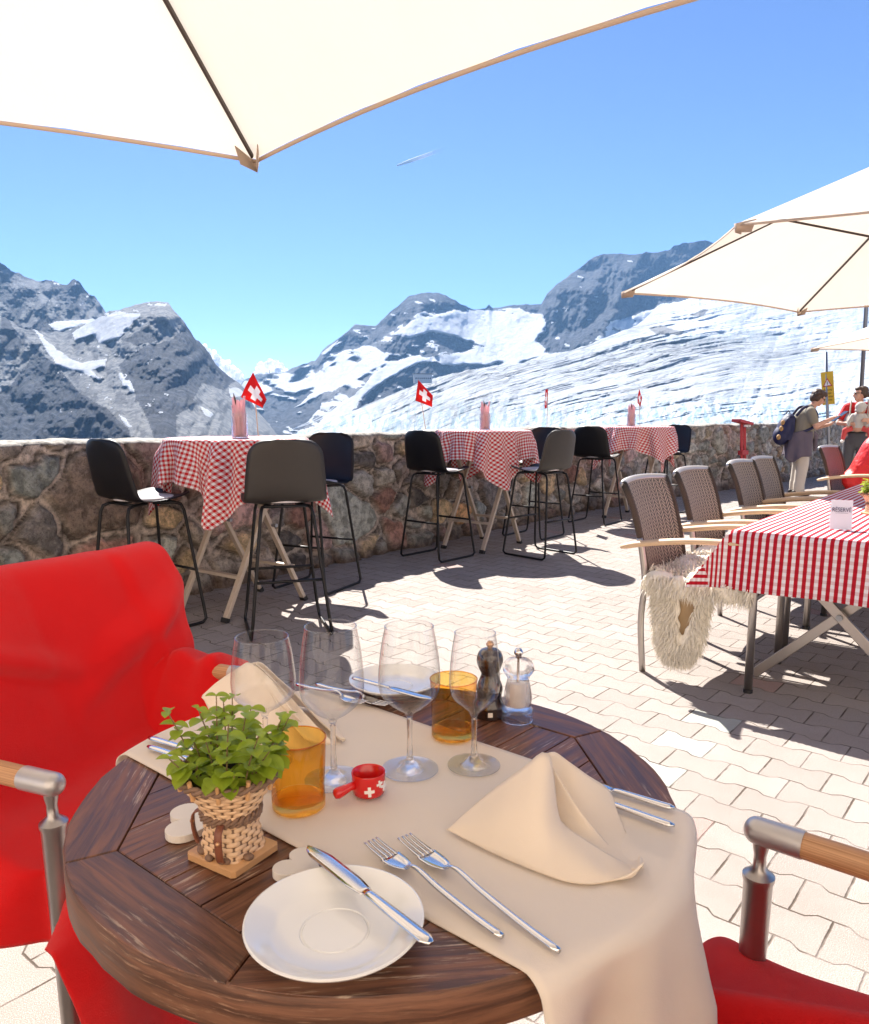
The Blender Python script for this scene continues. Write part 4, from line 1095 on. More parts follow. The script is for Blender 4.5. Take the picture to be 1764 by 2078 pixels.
# ------------------------------------------------------------------ dining table on the right
DA = Vector((0.62, 0.785, 0)); DB = Vector((0.785, -0.62, 0)); DT = Vector((1.324, 3.401, 0))
def dining():
    L, W, OH = 3.0, 0.80, 0.27
    rz = math.atan2(DA.y, DA.x)
    # local: x along the table (away), y to the left; the measured corner is (0, 0), the width runs to y = -W
    t = thing('dining_table', 'long folding dining table under the red striped cloth', 'table', DT, rz)
    m = MB(); m.box((L/2, -W/2, 0.718), (L-0.04, W-0.04, 0.03)); m.build('tabletop', K['trestle'], t, bevel=0.004)
    for xo in (0.26, 2.5):
        for s in (1, -1):
            m = MB(); x = xo+0.022*s
            yc, dy = -W/2-0.02, 0.36
            m.bar((x, yc+dy*s, 0.01), (x, yc-dy*0.95*s, 0.70), 0.045, 0.022, (1, 0, 0)); m.build('leg', K['alu'], t, bevel=0.003)
        m = MB(); m.tube([(xo-0.045, -W/2-0.02, 0.36), (xo+0.045, -W/2-0.02, 0.36)], 0.014, 12); m.build('pivot_bolt', K['galv'], t)
        m = MB(); m.bar((xo, -0.70, 0.20), (xo+0.9 if xo < 1 else xo-0.9, -0.55, 0.66), 0.02, 0.03); m.build('brace', K['alu'], t)
    # cloth
    NX, NY = 90, 46; P = []; U = []
    us = np.concatenate([np.linspace(-OH, 0, 16), np.linspace(0, L, 40)[1:], np.linspace(L, L+OH, 10)[1:]])
    vs = np.concatenate([np.linspace(-OH, 0, 14), np.linspace(0, W, 20)[1:], np.linspace(W, W+OH, 14)[1:]])
    for u in us:
        row = []; ur = []
        for v in vs:
            ex = -u if u < 0 else (u-L if u > L else 0); ey = -v if v < 0 else (v-W if v > W else 0)
            x = min(max(u, 0), L); y = -min(max(v, 0), W)
            sx = -1 if u < 0 else 1; sy = 1 if v < 0 else -1
            cor = min(ex, ey)
            drop = max(ex, ey)*0.97+0.10*cor
            ox = ex*0.05*sx+0.012*sx*(ex > 0)*(1+0.9*math.sin(v*13)*ex/OH) ; oy = ey*0.06*sy+0.012*sy*(ey > 0)*(1+0.9*math.sin(u*9)*ey/OH)
            if cor > 0:
                ox += sx*cor*0.42; oy += sy*cor*0.50; drop -= cor*0.12
            row.append((x+ox, y+oy, 0.742-drop+0.0015*math.sin(u*7)*math.sin(v*9))); ur.append((v+3, u+3))
        P.append(row); U.append(ur)
    m = MB(); m.grid(P, U)
    c = m.build('striped_cloth', K['stripe'], smooth=50, solid=0.0015); c.location = DT; c.rotation_euler = (0, 0, rz)
    tag(c, 'red and white striped cloth over the long dining table on the right', 'tablecloth')
    # clear stand with the printed card
    b = gp(1704, 1073, 0.743)
    s = thing('reserved_sign', 'clear tent stand with a white RÉSERVÉ card on the striped cloth', 'table sign', (b.x, b.y, 0.744), R_(-22))
    def leaf(x0, x1, z0, z1, w0): return [(x0, -w0, z0), (x0, w0, z0), (x1, w0, z1), (x1, -w0, z1)]
    m = MB(); m.add(leaf(-0.002, 0.045, 0, 0.135, 0.048) , [(0, 1, 2, 3)]); 
    m = MB(); hw = 0.044
    def face(dy0, dy1, mt, nm, off=0.0, sd=0.0012):
        q = MB(); q.add([(-hw, dy0-off, 0.001), (hw, dy0-off, 0.001), (hw, dy1-off, 0.128), (-hw, dy1-off, 0.128)], [(0, 1, 2, 3)]); return q.build(nm, mt, s, smooth=0, solid=sd)
    face(-0.035, 0.0, K['paper'], 'card', 0.003, 0.0006)
    face(-0.035, 0.0, K['acrylic'], 'front_leaf', 0.0, 0.002); face(0.045, 0.002, K['acrylic'], 'back_leaf', 0.0, 0.002)
    tc = bpy.data.curves.new('lettering', 'FONT'); tc.body = 'RÉSERVÉ'; tc.size = 0.0205; tc.align_x = 'CENTER'; tc.extrude = 0.0003
    tmp = bpy.data.objects.new('tmp', tc); COL.objects.link(tmp); bpy.context.view_layer.update()
    me = bpy.data.meshes.new_from_object(tmp.evaluated_get(bpy.context.evaluated_depsgraph_get())); bpy.data.objects.remove(tmp)
    me.materials.clear(); me.materials.append(K['ink']); o = bpy.data.objects.new('lettering', me); COL.objects.link(o); o.parent = s
    ang = math.atan2(0.128, 0.035); o.rotation_euler = (ang, 0, 0); o.location = (0, -0.0395+0.018, 0.078)
    o.scale = (1, 1.35, 1)
    m = MB(); m.box((0, -0.0395+0.0165, 0.0725), (0.052, 0.0006, 0.0009)); m.build('underline', K['ink'], s)
dining()

# ------------------------------------------------------------------ rattan chairs
def make_rattan(wk):
    t = thing('rattan_armchair', '', 'chair')
    # back panel; x forwards, y left
    prof = catmull([(-0.20, 0.44), (-0.225, 0.55), (-0.255, 0.68), (-0.29, 0.80), (-0.335, 0.905), (-0.345, 0.915)], 6)
    N = len(prof); P = []; U = []; acc = 0
    for i, q in enumerate(prof):
        if i: acc += math.dist(q, prof[i-1])
        row = []; ur = []
        hw = 0.255+0.02*(i/(N-1))
        for j in range(17):
            u = -1+2*j/16
            row.append((q[0]-0.045*(1-u*u)*0.9, u*hw, q[1]+0.012*(1-u*u)*(i/(N-1)))); ur.append((u*hw, acc))
        P.append(row); U.append(ur)
    mb = MB(); mb.grid(P, U); mb.build('backrest', K[wk], t, smooth=180, solid=0.018)
    for s in (1, -1):
        m = MB(); m.tube([(P[k][0 if s < 0 else 16][0], P[k][0 if s < 0 else 16][1], P[k][0 if s < 0 else 16][2]) for k in range(N)], 0.017, 10); m.build('back_frame', K['wicker_edge'], t, smooth=180)
        m = MB(); m.tube(catmull([(-0.205, 0.27*s, 0.0), (-0.225, 0.27*s, 0.25), (-0.215, 0.27*s, 0.45), (-0.235, 0.272*s, 0.60), (-0.25, 0.272*s, 0.66)], 5), 0.0155, 12); m.build('rear_leg', K['alu'], t, smooth=180)
        m = MB(); m.tube([(0.295, 0.265*s, 0.01), (0.29, 0.265*s, 0.45), (0.285, 0.27*s, 0.655)], [0.019, 0.017, 0.014], 14); lg = m.build('front_leg', K['alu'], t, smooth=180)
        m = MB(); m.lathe([(0.021, 0), (0.021, 0.016)], 12, (0.295, 0.265*s, 0)); m.build('foot_cap', K['rubber'], lg)
        pts = catmull([(-0.335, 0.285*s, 0.612), (-0.22, 0.285*s, 0.640), (0.0, 0.287*s, 0.672), (0.20, 0.287*s, 0.680), (0.36, 0.283*s, 0.672)], 6)
        n = len(pts); m = MB(); m.tube(pts, [0.012+0.013*math.sin(PI*min(1, (k+1)/4)/2) if k < 4 else 0.025-(0.008 if k > n-3 else 0) for k in range(n)], 12, True, 0.62, (0, 1, 0)); m.build('armrest', K['pale_wood'], t, smooth=180)
    m = MB(); m.tube([(P[-1][j][0], P[-1][j][1], P[-1][j][2]) for j in range(17)], 0.0175, 10); m.build('top_rail', K['alu2'], t, smooth=180)
    m = MB(); Q = [[(-0.21+0.5*i/8, -0.25+0.5*j/8, 0.445-0.012*math.sin(PI*i/8)*math.sin(PI*j/8)) for j in range(9)] for i in range(9)]
    m.grid(Q, [[(0.5*i/8, 0.5*j/8) for j in range(9)] for i in range(9)]); m.build('seat', K[wk], t, smooth=180, solid=0.025)
    m = MB(); m.tube([(-0.21, -0.265, 0.43), (0.29, -0.265, 0.43), (0.29, 0.265, 0.43), (-0.21, 0.265, 0.43), (-0.21, -0.265, 0.43)], 0.012, 8); m.build('seat_frame', K['alu'], t)
    return t
rat = make_rattan('wicker'); ratr = make_rattan('wicker_red')
RC = [((1.352, 3.746), 'nearest rattan armchair at the striped table, cream sheepskin on its seat'),
      ((1.802, 4.386), 'second rattan armchair in the row at the striped table'),
      ((2.372, 5.106), 'third rattan armchair in the row at the striped table'),
      ((2.700, 5.540), 'farthest rattan armchair of the row, half hidden by the third one')]
for i, (p, lab) in enumerate(RC):
    put(rat if i == 0 else copy_tree(rat), p[0], p[1], R_(-36.9), lab, 'rattan armchairs at the striped table')
put(ratr, 4.19, 7.55, R_(-44), 'reddish rattan armchair of the person in the red jacket', 'rattan armchairs at the striped table')

def tufts(mb, pts, nrm, L, wd, rng, droop=0.6):
    for p, n in zip(pts, nrm):
        d = Vector((n[0]+rng.uniform(-.6, .6), n[1]+rng.uniform(-.6, .6), n[2]+rng.uniform(-.5, .5))).normalized()
        s = d.cross(Vector((rng.uniform(-1, 1), rng.uniform(-1, 1), rng.uniform(-1, 1)))).normalized()*wd*rng.uniform(.6, 1.3)
        l = L*rng.uniform(.6, 1.3); p = Vector(p)
        a = p+d*l*0.5; b = p+d*l+Vector((0, 0, -l*droop*rng.uniform(.2, 1)))
        mb.add([p-s, p+s, a+s*0.8, a-s*0.8, b], [(0, 1, 2, 3), (3, 2, 4)])
def sheepskin(name, label, chair, rz, full, seed, group=None):
    rng = random.Random(seed)
    t = thing(name, label, 'sheepskin', (chair[0], chair[1], 0), rz, group)
    # lumpy woollen body on the seat, spilling over its near side
    m = MB()
    for k in range(46):
        x = rng.uniform(-0.17, 0.25); y = rng.uniform(-0.27, 0.26)
        m.ball((x, y, 0.485+0.018*math.sin(9*x+6*y)), (rng.uniform(.05, .08), rng.uniform(.05, .08), rng.uniform(.03, .045)), 12, 8)
    for k in range(14): m.ball((-0.17+0.43*k/13, -0.285+0.012*math.sin(k), 0.455+0.012*math.sin(k*2.1)), (0.040, 0.034, 0.045), 12, 8)
    m.build('fleece_body', K['fur'], t, remesh=0.014, smooth_it=2)
    m = MB(); pts = []; nr = []
    n = 5200 if full else 1500
    for k in range(n):
        x = rng.uniform(-0.20, 0.29); y = rng.uniform(-0.31, 0.30); edge = max(0, -y-0.26)/0.05
        z = 0.505+0.018*math.sin(9*x+6*y)+rng.uniform(-.012, .012)-0.05*edge
        pts.append((x, y, z)); c = 0.7*math.sin(31*x+17*y); nr.append((c*0.5, -0.25-1.2*edge+0.3*math.sin(27*y-11*x), 0.9-edge*1.2))
    for k in range(n//2):
        pts.append((rng.uniform(-.20, .29), -0.31+rng.uniform(-.008, .01), rng.uniform(0.425, 0.50))); nr.append((rng.uniform(-.3, .3), -0.55, -0.75))
    tufts(m, pts, nr, 0.034, 0.0026, rng, 0.7); m.build('fleece', K['fur'], t, smooth=180)
    # the end hanging below the seat: wool lobes left and right of a fold that shows the hide
    D0 = 0.37 if full else 0.20
    def hw(u): return (0.150-0.060*u)*math.sqrt(max(0.03, 1-(max(0, u-0.70)/0.33)**2))
    m = MB(); P = []
    for i in range(15):
        u = i/14; P.append([(-0.03+v*hw(u)*0.92, -0.262+0.02*v*v-0.02*u, 0.46-D0*u) for v in np.linspace(-1, 1, 13)])
    m.grid(P); m.build('hide', K['hide'], t, smooth=180, solid=0.008)
    if full:
        m = MB(); q = [(0.055, 0.0), (0.045, 0.12), (0.02, 0.24), (-0.02, 0.33)]
        m.tube(catmull([(a_, -0.285, 0.44-b_) for a_, b_ in q], 6), [0.016]*18+[0.01], 10, True, 0.6); m.build('hide_fold', K['hide'], t, smooth=180)
    def wool(u, v):
        gap_l = -0.05+0.25*u; gap_r = 0.60-0.35*u
        return u > 0.74 or v < gap_l-0.12 or v > gap_r
    m = MB()
    for k in range(260 if full else 70):
        u = rng.random(); v = rng.uniform(-1, 1)
        if not wool(u, v): continue
        m.ball((-0.03+v*hw(u)*0.93, -0.275-0.02*u, 0.46-D0*u), (0.020, 0.018, 0.024), 8, 6)
    m.build('wool_body', K['fur'], t, remesh=0.012, smooth_it=1)
    m = MB(); pts = []; nr = []
    for k in range(9000 if full else 2200):
        u = rng.random()**0.85; v = rng.uniform(-1.02, 1.02)
        if not wool(u, v): continue
        pts.append((-0.03+v*hw(u), -0.288-0.02*u+0.02*v*v*abs(v), 0.46-D0*u)); nr.append((v*0.8+0.35*math.sin(u*14), -0.55, -0.75))
    tufts(m, pts, nr, 0.036, 0.0024, rng, 0.6); m.build('hanging_wool', K['fur'], t, smooth=180)
sheepskin('sheepskin', 'cream sheepskin on the nearest rattan armchair, its end hanging below the seat', RC[0][0], R_(-36.9), True, 3, 'sheepskins on the rattan armchairs')
sheepskin('sheepskin', 'cream sheepskin on the second rattan armchair, seen below the striped cloth', RC[1][0], R_(-36.9), False, 4, 'sheepskins on the rattan armchairs')
sheepskin('sheepskin', 'cream sheepskin on the third rattan armchair, seen below the striped cloth', RC[2][0], R_(-36.9), False, 5, 'sheepskins on the rattan armchairs')

# ------------------------------------------------------------------ things by the wall
def by_wall():
    # yellow warning sign on a leaning post
    Y = 13.9; b = ap(1687, 905, Y); tp = ap(1676, 714, Y)
    t = thing('warning_sign', 'narrow yellow warning sign on a grey post behind the wall', 'sign', b)
    d = tp-b
    MB().tube([(0, 0, -0.4), tuple(d)], 0.026, 12).build('post', K['galv'], t, smooth=180)
    ez = d.normalized(); ex = Vector((1, -0.9, 0)).normalized(); ex = (ex-ez*ex.dot(ez)).normalized(); ey = ez.cross(ex)
    M = Matrix((ex, ey, ez)).transposed().to_4x4(); c = d*0.62-ey*0.035+Vector((0.01, 0, 0)); M.translation = c
    def put_(mb, nm, mt):
        mb.v = [tuple(M @ Vector(v)) for v in mb.v]; return mb.build(nm, mt, t, smooth=0)
    hw, hh = 0.10, 0.285
    put_(MB().box((0, 0, 0), (2*hw, 0.008, 2*hh)), 'board', K['yellow'])
    m = MB()
    def tri(m, s, z0, y):
        h = s*1.9
        return m.add([(-s, y, z0), (s, y, z0), (0, y, z0+h), (-s, y+0.002, z0), (s, y+0.002, z0), (0, y+0.002, z0+h)], [(0, 1, 2), (5, 4, 3), (0, 3, 4, 1), (1, 4, 5, 2), (2, 5, 3, 0)])
    put_(tri(m, 0.078, 0.03, -0.0075), 'triangle_border', K['sign_red']); put_(tri(MB(), 0.054, 0.047, -0.0105), 'triangle_field', K['white_paint'])
    put_(MB().box((0, -0.0115, 0.095), (0.010, 0.002, 0.045)).box((0, -0.0115, 0.063), (0.010, 0.002, 0.008)), 'exclamation_mark', K['sign_dark'])
    for k, s in enumerate(('Achtung', 'Danger', 'Attention', 'Caution')):
        tc = bpy.data.curves.new('lettering', 'FONT'); tc.body = s; tc.size = 0.048; tc.align_x = 'CENTER'; tc.extrude = 0.0006
        tmp = bpy.data.objects.new('tmp', tc); COL.objects.link(tmp); bpy.context.view_layer.update()
        me = bpy.data.meshes.new_from_object(tmp.evaluated_get(bpy.context.evaluated_depsgraph_get())); bpy.data.objects.remove(tmp)
        me.materials.clear(); me.materials.append(K['sign_dark']); o = bpy.data.objects.new('lettering', me); COL.objects.link(o); o.parent = t
        for v in me.vertices: v.co = M @ Vector((v.co.x*0.86, -0.006-v.co.z, v.co.y-0.04-0.06*k))
    # leaning mast
    a = ap(1743, 880, 14.2); b2 = ap(1760, 590, 13.2)
    m = MB(); dd = (b2-a); m.tube([tuple(-dd*0.0), tuple(dd*1.3)], [0.036, 0.030], 14)
    o = m.build('leaning_mast', K['pole'], smooth=180); o.location = a
    o2 = MB().tube([tuple(-dd*0.3), tuple(dd*0.02)], 0.045, 12); tag(o, 'tall slightly leaning grey metal mast at the wall behind the woman in red', 'mast')
    # red rack leaning at the wall
    Yr = 12.72; b = ap(1500, 990, Yr)
    t = thing('red_stand', 'weathered red wooden stand with double posts leaning on the wall', 'stand', (b.x, b.y, 0), R_(40))
    for x in (-0.05, 0.05):
        MB().bar((x-0.04, -0.10, 0.0), (x+0.02, 0.02, 1.10), 0.035, 0.03).build('post', K['redpaint'], t)
    MB().box((-0.03, 0.0, 1.12), (0.42, 0.16, 0.045), Matrix.Rotation(R_(8), 3, 'Y')).build('top_board', K['redpaint'], t, bevel=0.004)
    MB().box((0.0, -0.03, 0.63), (0.20, 0.08, 0.07)).build('cross_board', K['redpaint'], t, bevel=0.004)
    for x in (-0.06, 0.035): MB().lathe([(0.03, -0.018), (0.03, 0.018)], 14, (x+0.045, -0.05, 1.06)).build('white_knob', K['white_paint'], t)
    # a tuft of weeds at the foot of the wall
    p = Vector((4.25, 12.2, 0)); rng = random.Random(2); m = MB()
    for k in range(60):
        a = rng.uniform(0, 2*PI); l = rng.uniform(.06, .2); q = Vector((rng.uniform(-.12, .12), rng.uniform(-.05, .05), 0))
        e = q+Vector((math.cos(a)*l*0.5, math.sin(a)*l*0.5, l)); s = Vector((-math.sin(a), math.cos(a), 0))*0.012
        m.add([q-s, q+s, (q+e)/2+s, (q+e)/2-s, e], [(0, 1, 2, 3), (3, 2, 4)])
    o = m.build('weed_tuft', K['leaf'], smooth=180); o.location = p
    tag(o, 'small green weed tuft growing at the foot of the stone wall', 'plant')
by_wall()
# ------------------------------------------------------------------ round table in the foreground
TC = Vector((-0.076, 1.004, 0)); TR = 0.398; TZ = 0.74
def clip(poly, hp):          # keep the side a*x+b*y<=c
    a, b, c = hp; out = []
    for i in range(len(poly)):
        p, q = poly[i], poly[(i+1) % len(poly)]
        dp, dq = a*p[0]+b*p[1]-c, a*q[0]+b*q[1]-c
        if dp <= 0: out.append(p)
        if dp*dq < 0:
            t = dp/(dp-dq); out.append((p[0]+(q[0]-p[0])*t, p[1]+(q[1]-p[1])*t))
    return out
def round_table():
    t = thing('round_table', 'round worn dark plank table laid for lunch in the foreground', 'table', TC)
    rng = random.Random(11)
    vr = 0.343; a0 = R_(28.5)
    V8 = [(vr*math.cos(a0+k*PI/4), vr*math.sin(a0+k*PI/4)) for k in range(8)]
    V8 = V8
    # note: the inner field is the octagon, the border has eight boards
    m = MB()
    for k in range(8):
        A, B = V8[k], V8[(k+1) % 8]; aa = a0+k*PI/4; ab = aa+PI/4
        g = 0.0009
        arc = [(TR*math.cos(aa+(ab-aa)*j/14), TR*math.sin(aa+(ab-aa)*j/14)) for j in range(15)]
        poly = [A]+arc+[B]
        mid = ((A[0]+B[0])/2, (A[1]+B[1])/2); d = Vector((B[0]-A[0], B[1]-A[1])).normalized()
        # shrink by the gap on the two mitred sides
        for (P_, s) in ((A, 1), (B, -1)):
            n = Vector((-P_[1], P_[0])).normalized()*s
            poly = clip(poly, (-n.x, -n.y, -g))
        off = rng.uniform(0, 9)
        m.prism(poly, TZ-0.038, TZ+rng.uniform(-.0004, .0006), 0.0016, uv=lambda x, y, d=d, o=off: (x*d.x+y*d.y+o, -x*d.y+y*d.x+o*1.7))
    m.build('border_boards', K['table_wood'], t, smooth=0)
    m = MB(); dd = R_(49.0); u = Vector((math.cos(dd), math.sin(dd))); n = Vector((-u.y, u.x))
    wd = 0.0665
    for k in range(-6, 6):
        poly = [(q[0]*0.994, q[1]*0.994) for q in V8]
        lo, hi = k*wd+0.02, (k+1)*wd+0.02
        poly = clip(poly, (-n.x, -n.y, -(lo+0.0011))); 
        if len(poly) < 3: continue
        poly = clip(poly, (n.x, n.y, hi-0.0011))
        if len(poly) < 3: continue
        off = rng.uniform(0, 9)
        m.prism(poly, TZ-0.03, TZ+rng.uniform(-.0012, .0002), 0.0014, uv=lambda x, y, o=off: (x*u.x+y*u.y+o, x*n.x+y*n.y+o*1.3))
    m.build('inner_planks', K['table_wood'], t, smooth=0)
    m = MB(); m.lathe([(0, TZ-0.05), (TR-0.01, TZ-0.05), (TR-0.01, TZ-0.031), (0, TZ-0.031)], 64); m.build('underlay', K['gap'], t)
    m = MB(); N = 96; P = []; U = []
    for i in range(N+1):
        a = 2*PI*i/N; w1 = 0.0009*math.sin(a*17)+0.0007*math.sin(a*41+1)
        P.append([((r+w1)*math.cos(a), (r+w1)*math.sin(a), z) for r, z in ((TR-0.012, TZ-0.052), (TR+0.0005, TZ-0.051), (TR+0.003, TZ-0.046), (TR+0.003, TZ-0.006), (TR+0.0012, TZ-0.0012), (TR-0.003, TZ-0.0002))])
        U.append([(a*TR, z) for z in (0, .002, .006, .046, .051, .055)])
    m.grid(P, U); m.build('rim_band', K['table_edge'], t, smooth=50)
    m = MB(); m.lathe([(0.045, 0.03), (0.038, 0.10), (0.036, 0.60), (0.05, 0.688)], 24); m.build('column', K['black_metal'], t)
    m = MB(); m.lathe([(0.05, 0.672), (0.17, 0.684), (0.17, 0.689)], 24); m.build('top_bracket', K['black_metal'], t)
    for k in range(4):
        a = k*PI/2+0.6; m = MB(); m.tube([(0.03*math.cos(a), 0.03*math.sin(a), 0.09), (0.16*math.cos(a), 0.16*math.sin(a), 0.05), (0.29*math.cos(a), 0.29*math.sin(a), 0.012)], [0.02, 0.017, 0.012], 10); m.build('leg', K['black_metal'], t)
round_table()

# ------------------------------------------------------------------ linen runner
def runner():
    d = Vector((0.766, -0.643, 0)); n = Vector((0.643, 0.766, 0))       # along, across
    base = Vector((-0.208, 0.880, 0)); Wd = 0.378
    m = MB(); NS, NT_ = 150, 40; P = []; U = []
    def rimx(p, dr):    # distance along dr to the rim
        q = Vector((p.x-TC.x, p.y-TC.y, 0)); b = q.dot(dr); c = q.length_squared-(TR+0.004)**2
        return -b+math.sqrt(max(b*b-c, 0))
    for j in range(NT_+1):
        v = j/NT_; p0 = base+n*Wd*v
        sr = rimx(p0, d); sl = -rimx(p0, -d)
        row = []; ur = []
        s_end = sr+0.33+0.02*math.sin(v*3); s_beg = sl-0.10
        for i in range(NS+1):
            u = i/NS
            if u < 0.12: s = s_beg+(sl-s_beg)*(u/0.12)
            elif u < 0.55: s = sl+(sr-sl)*((u-0.12)/0.43)
            else: s = sr+(s_end-sr)*((u-0.55)/0.45)
            for sd, s0 in ((1, sr), (-1, sl)):
                e = (s-s0)*sd
                if e > 0:
                    break
            if e <= 0:
                q = p0+d*s; z = TZ+0.0030+0.0007*math.sin(s*18+v*6)+0.0006*math.sin(v*14)
                qq = Vector((q.x, q.y, z))
            else:
                r = p0+d*s0; out = Vector((r.x-TC.x, r.y-TC.y, 0)).normalized()
                dirr = (out*0.55+d*sd*0.45).normalized()
                R0 = 0.020; bend = min(e, R0*PI/2); th = bend/R0
                h = R0*math.sin(th); dr = R0*(1-math.cos(th))+max(0, e-R0*PI/2)
                lv = max(0, e-0.01)
                fold = (0.030*math.sin(v*2*PI*1.55+2.6)+0.011*math.sin(v*2*PI*3.4+0.6))*min(1, lv/0.15)
                hang = 0.05*lv+fold
                qq = r+dirr*(h+hang)+Vector((0, 0, TZ+0.003-dr*0.985))
                tg = n*(0.05*lv*(0.5-v)+0.012*math.sin(v*9+lv*8)*min(1, lv/.1))
                qq = qq+tg
            row.append(qq); ur.append((s+1, v*Wd))
        P.append(row); U.append(ur)
    m.grid(P, U)
    tag(m.build('table_runner', K['linen'], smooth=180, solid=0.0018, soff=1), 'cream linen runner across the round table, hanging over its right edge', 'table runner')
runner()
RZ = TZ+0.0052        # top of the runner

# ------------------------------------------------------------------ glasses
def wine_glass(x, y, H, rf, rb, rr, label, z0=RZ):
    t = thing('wine_glass', label, 'wine glass', (x, y, z0), 0, 'wine glasses on the round table')
    hb = H*0.415; zm = hb+(H-hb)*0.36; w_ = 0.0011
    out = catmull([(0.0045, hb-0.010), (0.008, hb-0.002), (rb*0.55, hb+0.009), (rb*0.90, hb+(zm-hb)*0.55), (rb, zm), (rb*0.965, zm+(H-zm)*0.35), ((rb+rr)/2, zm+(H-zm)*0.68), (rr, H)], 5)
    out = [(max(float(a), 0), float(b)) for a, b in out]
    inn = [(max(a-w_, 0.0), b+0.0012*(b < zm)) for a, b in out[3:]]
    inn[0] = (0.0, inn[0][1]+0.002)
    m = MB(); m.lathe([(0.0005, hb-0.0085)]+out[1:], 56)
    m.f = [q for q in m.f if len(q) == 4]; bw = m.build('bowl', K['thin'], t, smooth=180)
    m = MB(); m.tube([(rr*math.cos(a), rr*math.sin(a), H) for a in np.linspace(0, 2*PI, 57)], 0.0008, 6, False); m.build('rim', K['thin'], bw, smooth=180)
    m = MB(); st = [(0.0, 0.0), (rf, 0.0), (rf, 0.0011), (rf*0.7, 0.0026), (rf*0.35, 0.0048), (0.010, 0.0085), (0.0048, 0.016), (0.0037, 0.04), (0.0036, hb-0.03), (0.0041, hb-0.012), (0.0, hb-0.0106)]
    m.lathe(st, 48); m.build('stem', K['glass'], t, smooth=70)
wine_glass(-0.248, 1.07, 0.190, 0.038, 0.0465, 0.0375, 'wine glass in front of the left napkin, right behind the potted mint')
wine_glass(-0.141, 1.012, 0.222, 0.041, 0.0445, 0.035, 'wine glass whose foot stands behind the near amber tumbler')
wine_glass(-0.0355, 1.044, 0.213, 0.0410, 0.0440, 0.0340, 'tall wine glass in the middle, right of the red mini pot')
wine_glass(0.0575, 1.057, 0.200, 0.0385, 0.0365, 0.0290, 'smaller wine glass in front of the far amber tumbler and mills')
def tumbler(x, y, z, label, rz=0.0):
    t = thing('amber_tumbler', label, 'tumbler', (x, y, z), rz, 'amber tumblers')
    o = [(0.0, 0.0), (0.0335, 0.0), (0.0355, 0.002), (0.0352, 0.010), (0.0342, 0.03), (0.0350, 0.06), (0.0372, 0.092), (0.0368, 0.0945)]
    i = [(0.0348, 0.092), (0.0328, 0.06), (0.0316, 0.03), (0.0315, 0.018), (0.028, 0.0135), (0.0, 0.0125)]
    n = 64; m = MB(); m.lathe([(0.0345, 0.0125)]+o[4:-1]+[(0.0368, 0.0945)], n); m.f = [q for q in m.f if len(q) == 4]
    rng = np.random.RandomState(int(abs(x)*1000))
    for k, v in enumerate(m.v):
        a = math.atan2(v[1], v[0]); w1 = 1+0.012*math.sin(3*a+v[2]*60+x*50)+0.008*math.sin(7*a-v[2]*90)
        m.v[k] = (v[0]*w1, v[1]*w1, v[2])
    gw = m.build('glass_wall', K['amber_wall'], t, smooth=180)
    m = MB(); m.lathe([(0.0, 0.0), (0.0325, 0.0), (0.0345, 0.002), (0.0346, 0.012), (0.026, 0.0108), (0.0, 0.009)], n); m.build('thick_base', K['amber'], t, smooth=60)
    m = MB(); m.tube([(0.0372*math.cos(a), 0.0372*math.sin(a), 0.0943) for a in np.linspace(0, 2*PI, 57)], 0.0009, 6, False); m.build('rim', K['amber_wall'], gw, smooth=180)
tumbler(-0.1775, 0.938, RZ, 'amber glass tumbler beside the basket of mint')
tumbler(0.0300, 1.163, RZ, 'amber glass tumbler far behind the wine glasses, by the pepper mill')

# ------------------------------------------------------------------ mills
def mills():
    t = thing('salt_mill', 'clear acrylic salt mill with a metal knob at the far edge of the round table', 'salt mill', (0.140, 1.236, TZ+0.001))
    o = catmull([(0.0265, 0.001), (0.0265, 0.018), (0.022, 0.026), (0.0240, 0.040), (0.0205, 0.062), (0.0185, 0.072), (0.0205, 0.078), (0.0262, 0.088), (0.0255, 0.098), (0.0185, 0.106), (0.006, 0.109)], 4)
    o = [(float(a), float(b)) for a, b in o]
    m = MB(); m.lathe([(0.0, 0.017), (0.0235, 0.017), (0.0235, 0.001)]+o+[(0.0, 0.1095)], 40); m.build('body', K['acrylic'], t, smooth=60)
    m = MB(); m.lathe([(0.0, 0.0255), (0.0130, 0.0255), (0.0138, 0.030), (0.0138, 0.062), (0.012, 0.066), (0, 0.067)], 24); m.build('salt_filling', K['salt'], t)
    m = MB(); m.lathe([(0.0018, 0.068), (0.0018, 0.112)], 10); m.build('spindle', K['chrome'], t)
    m = MB(); m.lathe([(0, 0.109), (0.005, 0.1095), (0.004, 0.112), (0.0075, 0.116), (0.0078, 0.120), (0.005, 0.125), (0, 0.1262)], 20); m.build('knob', K['chrome'], t, smooth=180)
    t = thing('pepper_mill', 'dark pepper mill with a copper knob, seen through the smaller wine glass', 'pepper mill', (0.094, 1.258, TZ+0.001))
    o = catmull([(0.027, 0.0), (0.027, 0.016), (0.0255, 0.022), (0.021, 0.034), (0.0225, 0.050), (0.0155, 0.070), (0.0150, 0.076), (0.019, 0.084), (0.0225, 0.096), (0.021, 0.108), (0.0155, 0.116), (0.005, 0.1195)], 4)
    m = MB(); m.lathe([(0, 0)]+[(float(a), float(b)) for a, b in o]+[(0, 0.12)], 36); m.build('body', K['dark_wood'], t, smooth=60)
    m = MB(); m.lathe([(0, 0.118), (0.0045, 0.1185), (0.004, 0.121), (0.0065, 0.124), (0.0068, 0.127), (0.0045, 0.131), (0, 0.132)], 20); m.build('knob', K['knob_wood'], t, smooth=180)
    m = MB(); m.box((0, -0.0272, 0.010), (0.008, 0.0006, 0.008)); m.build('emblem', K['white_paint'], t, smooth=0)
mills()

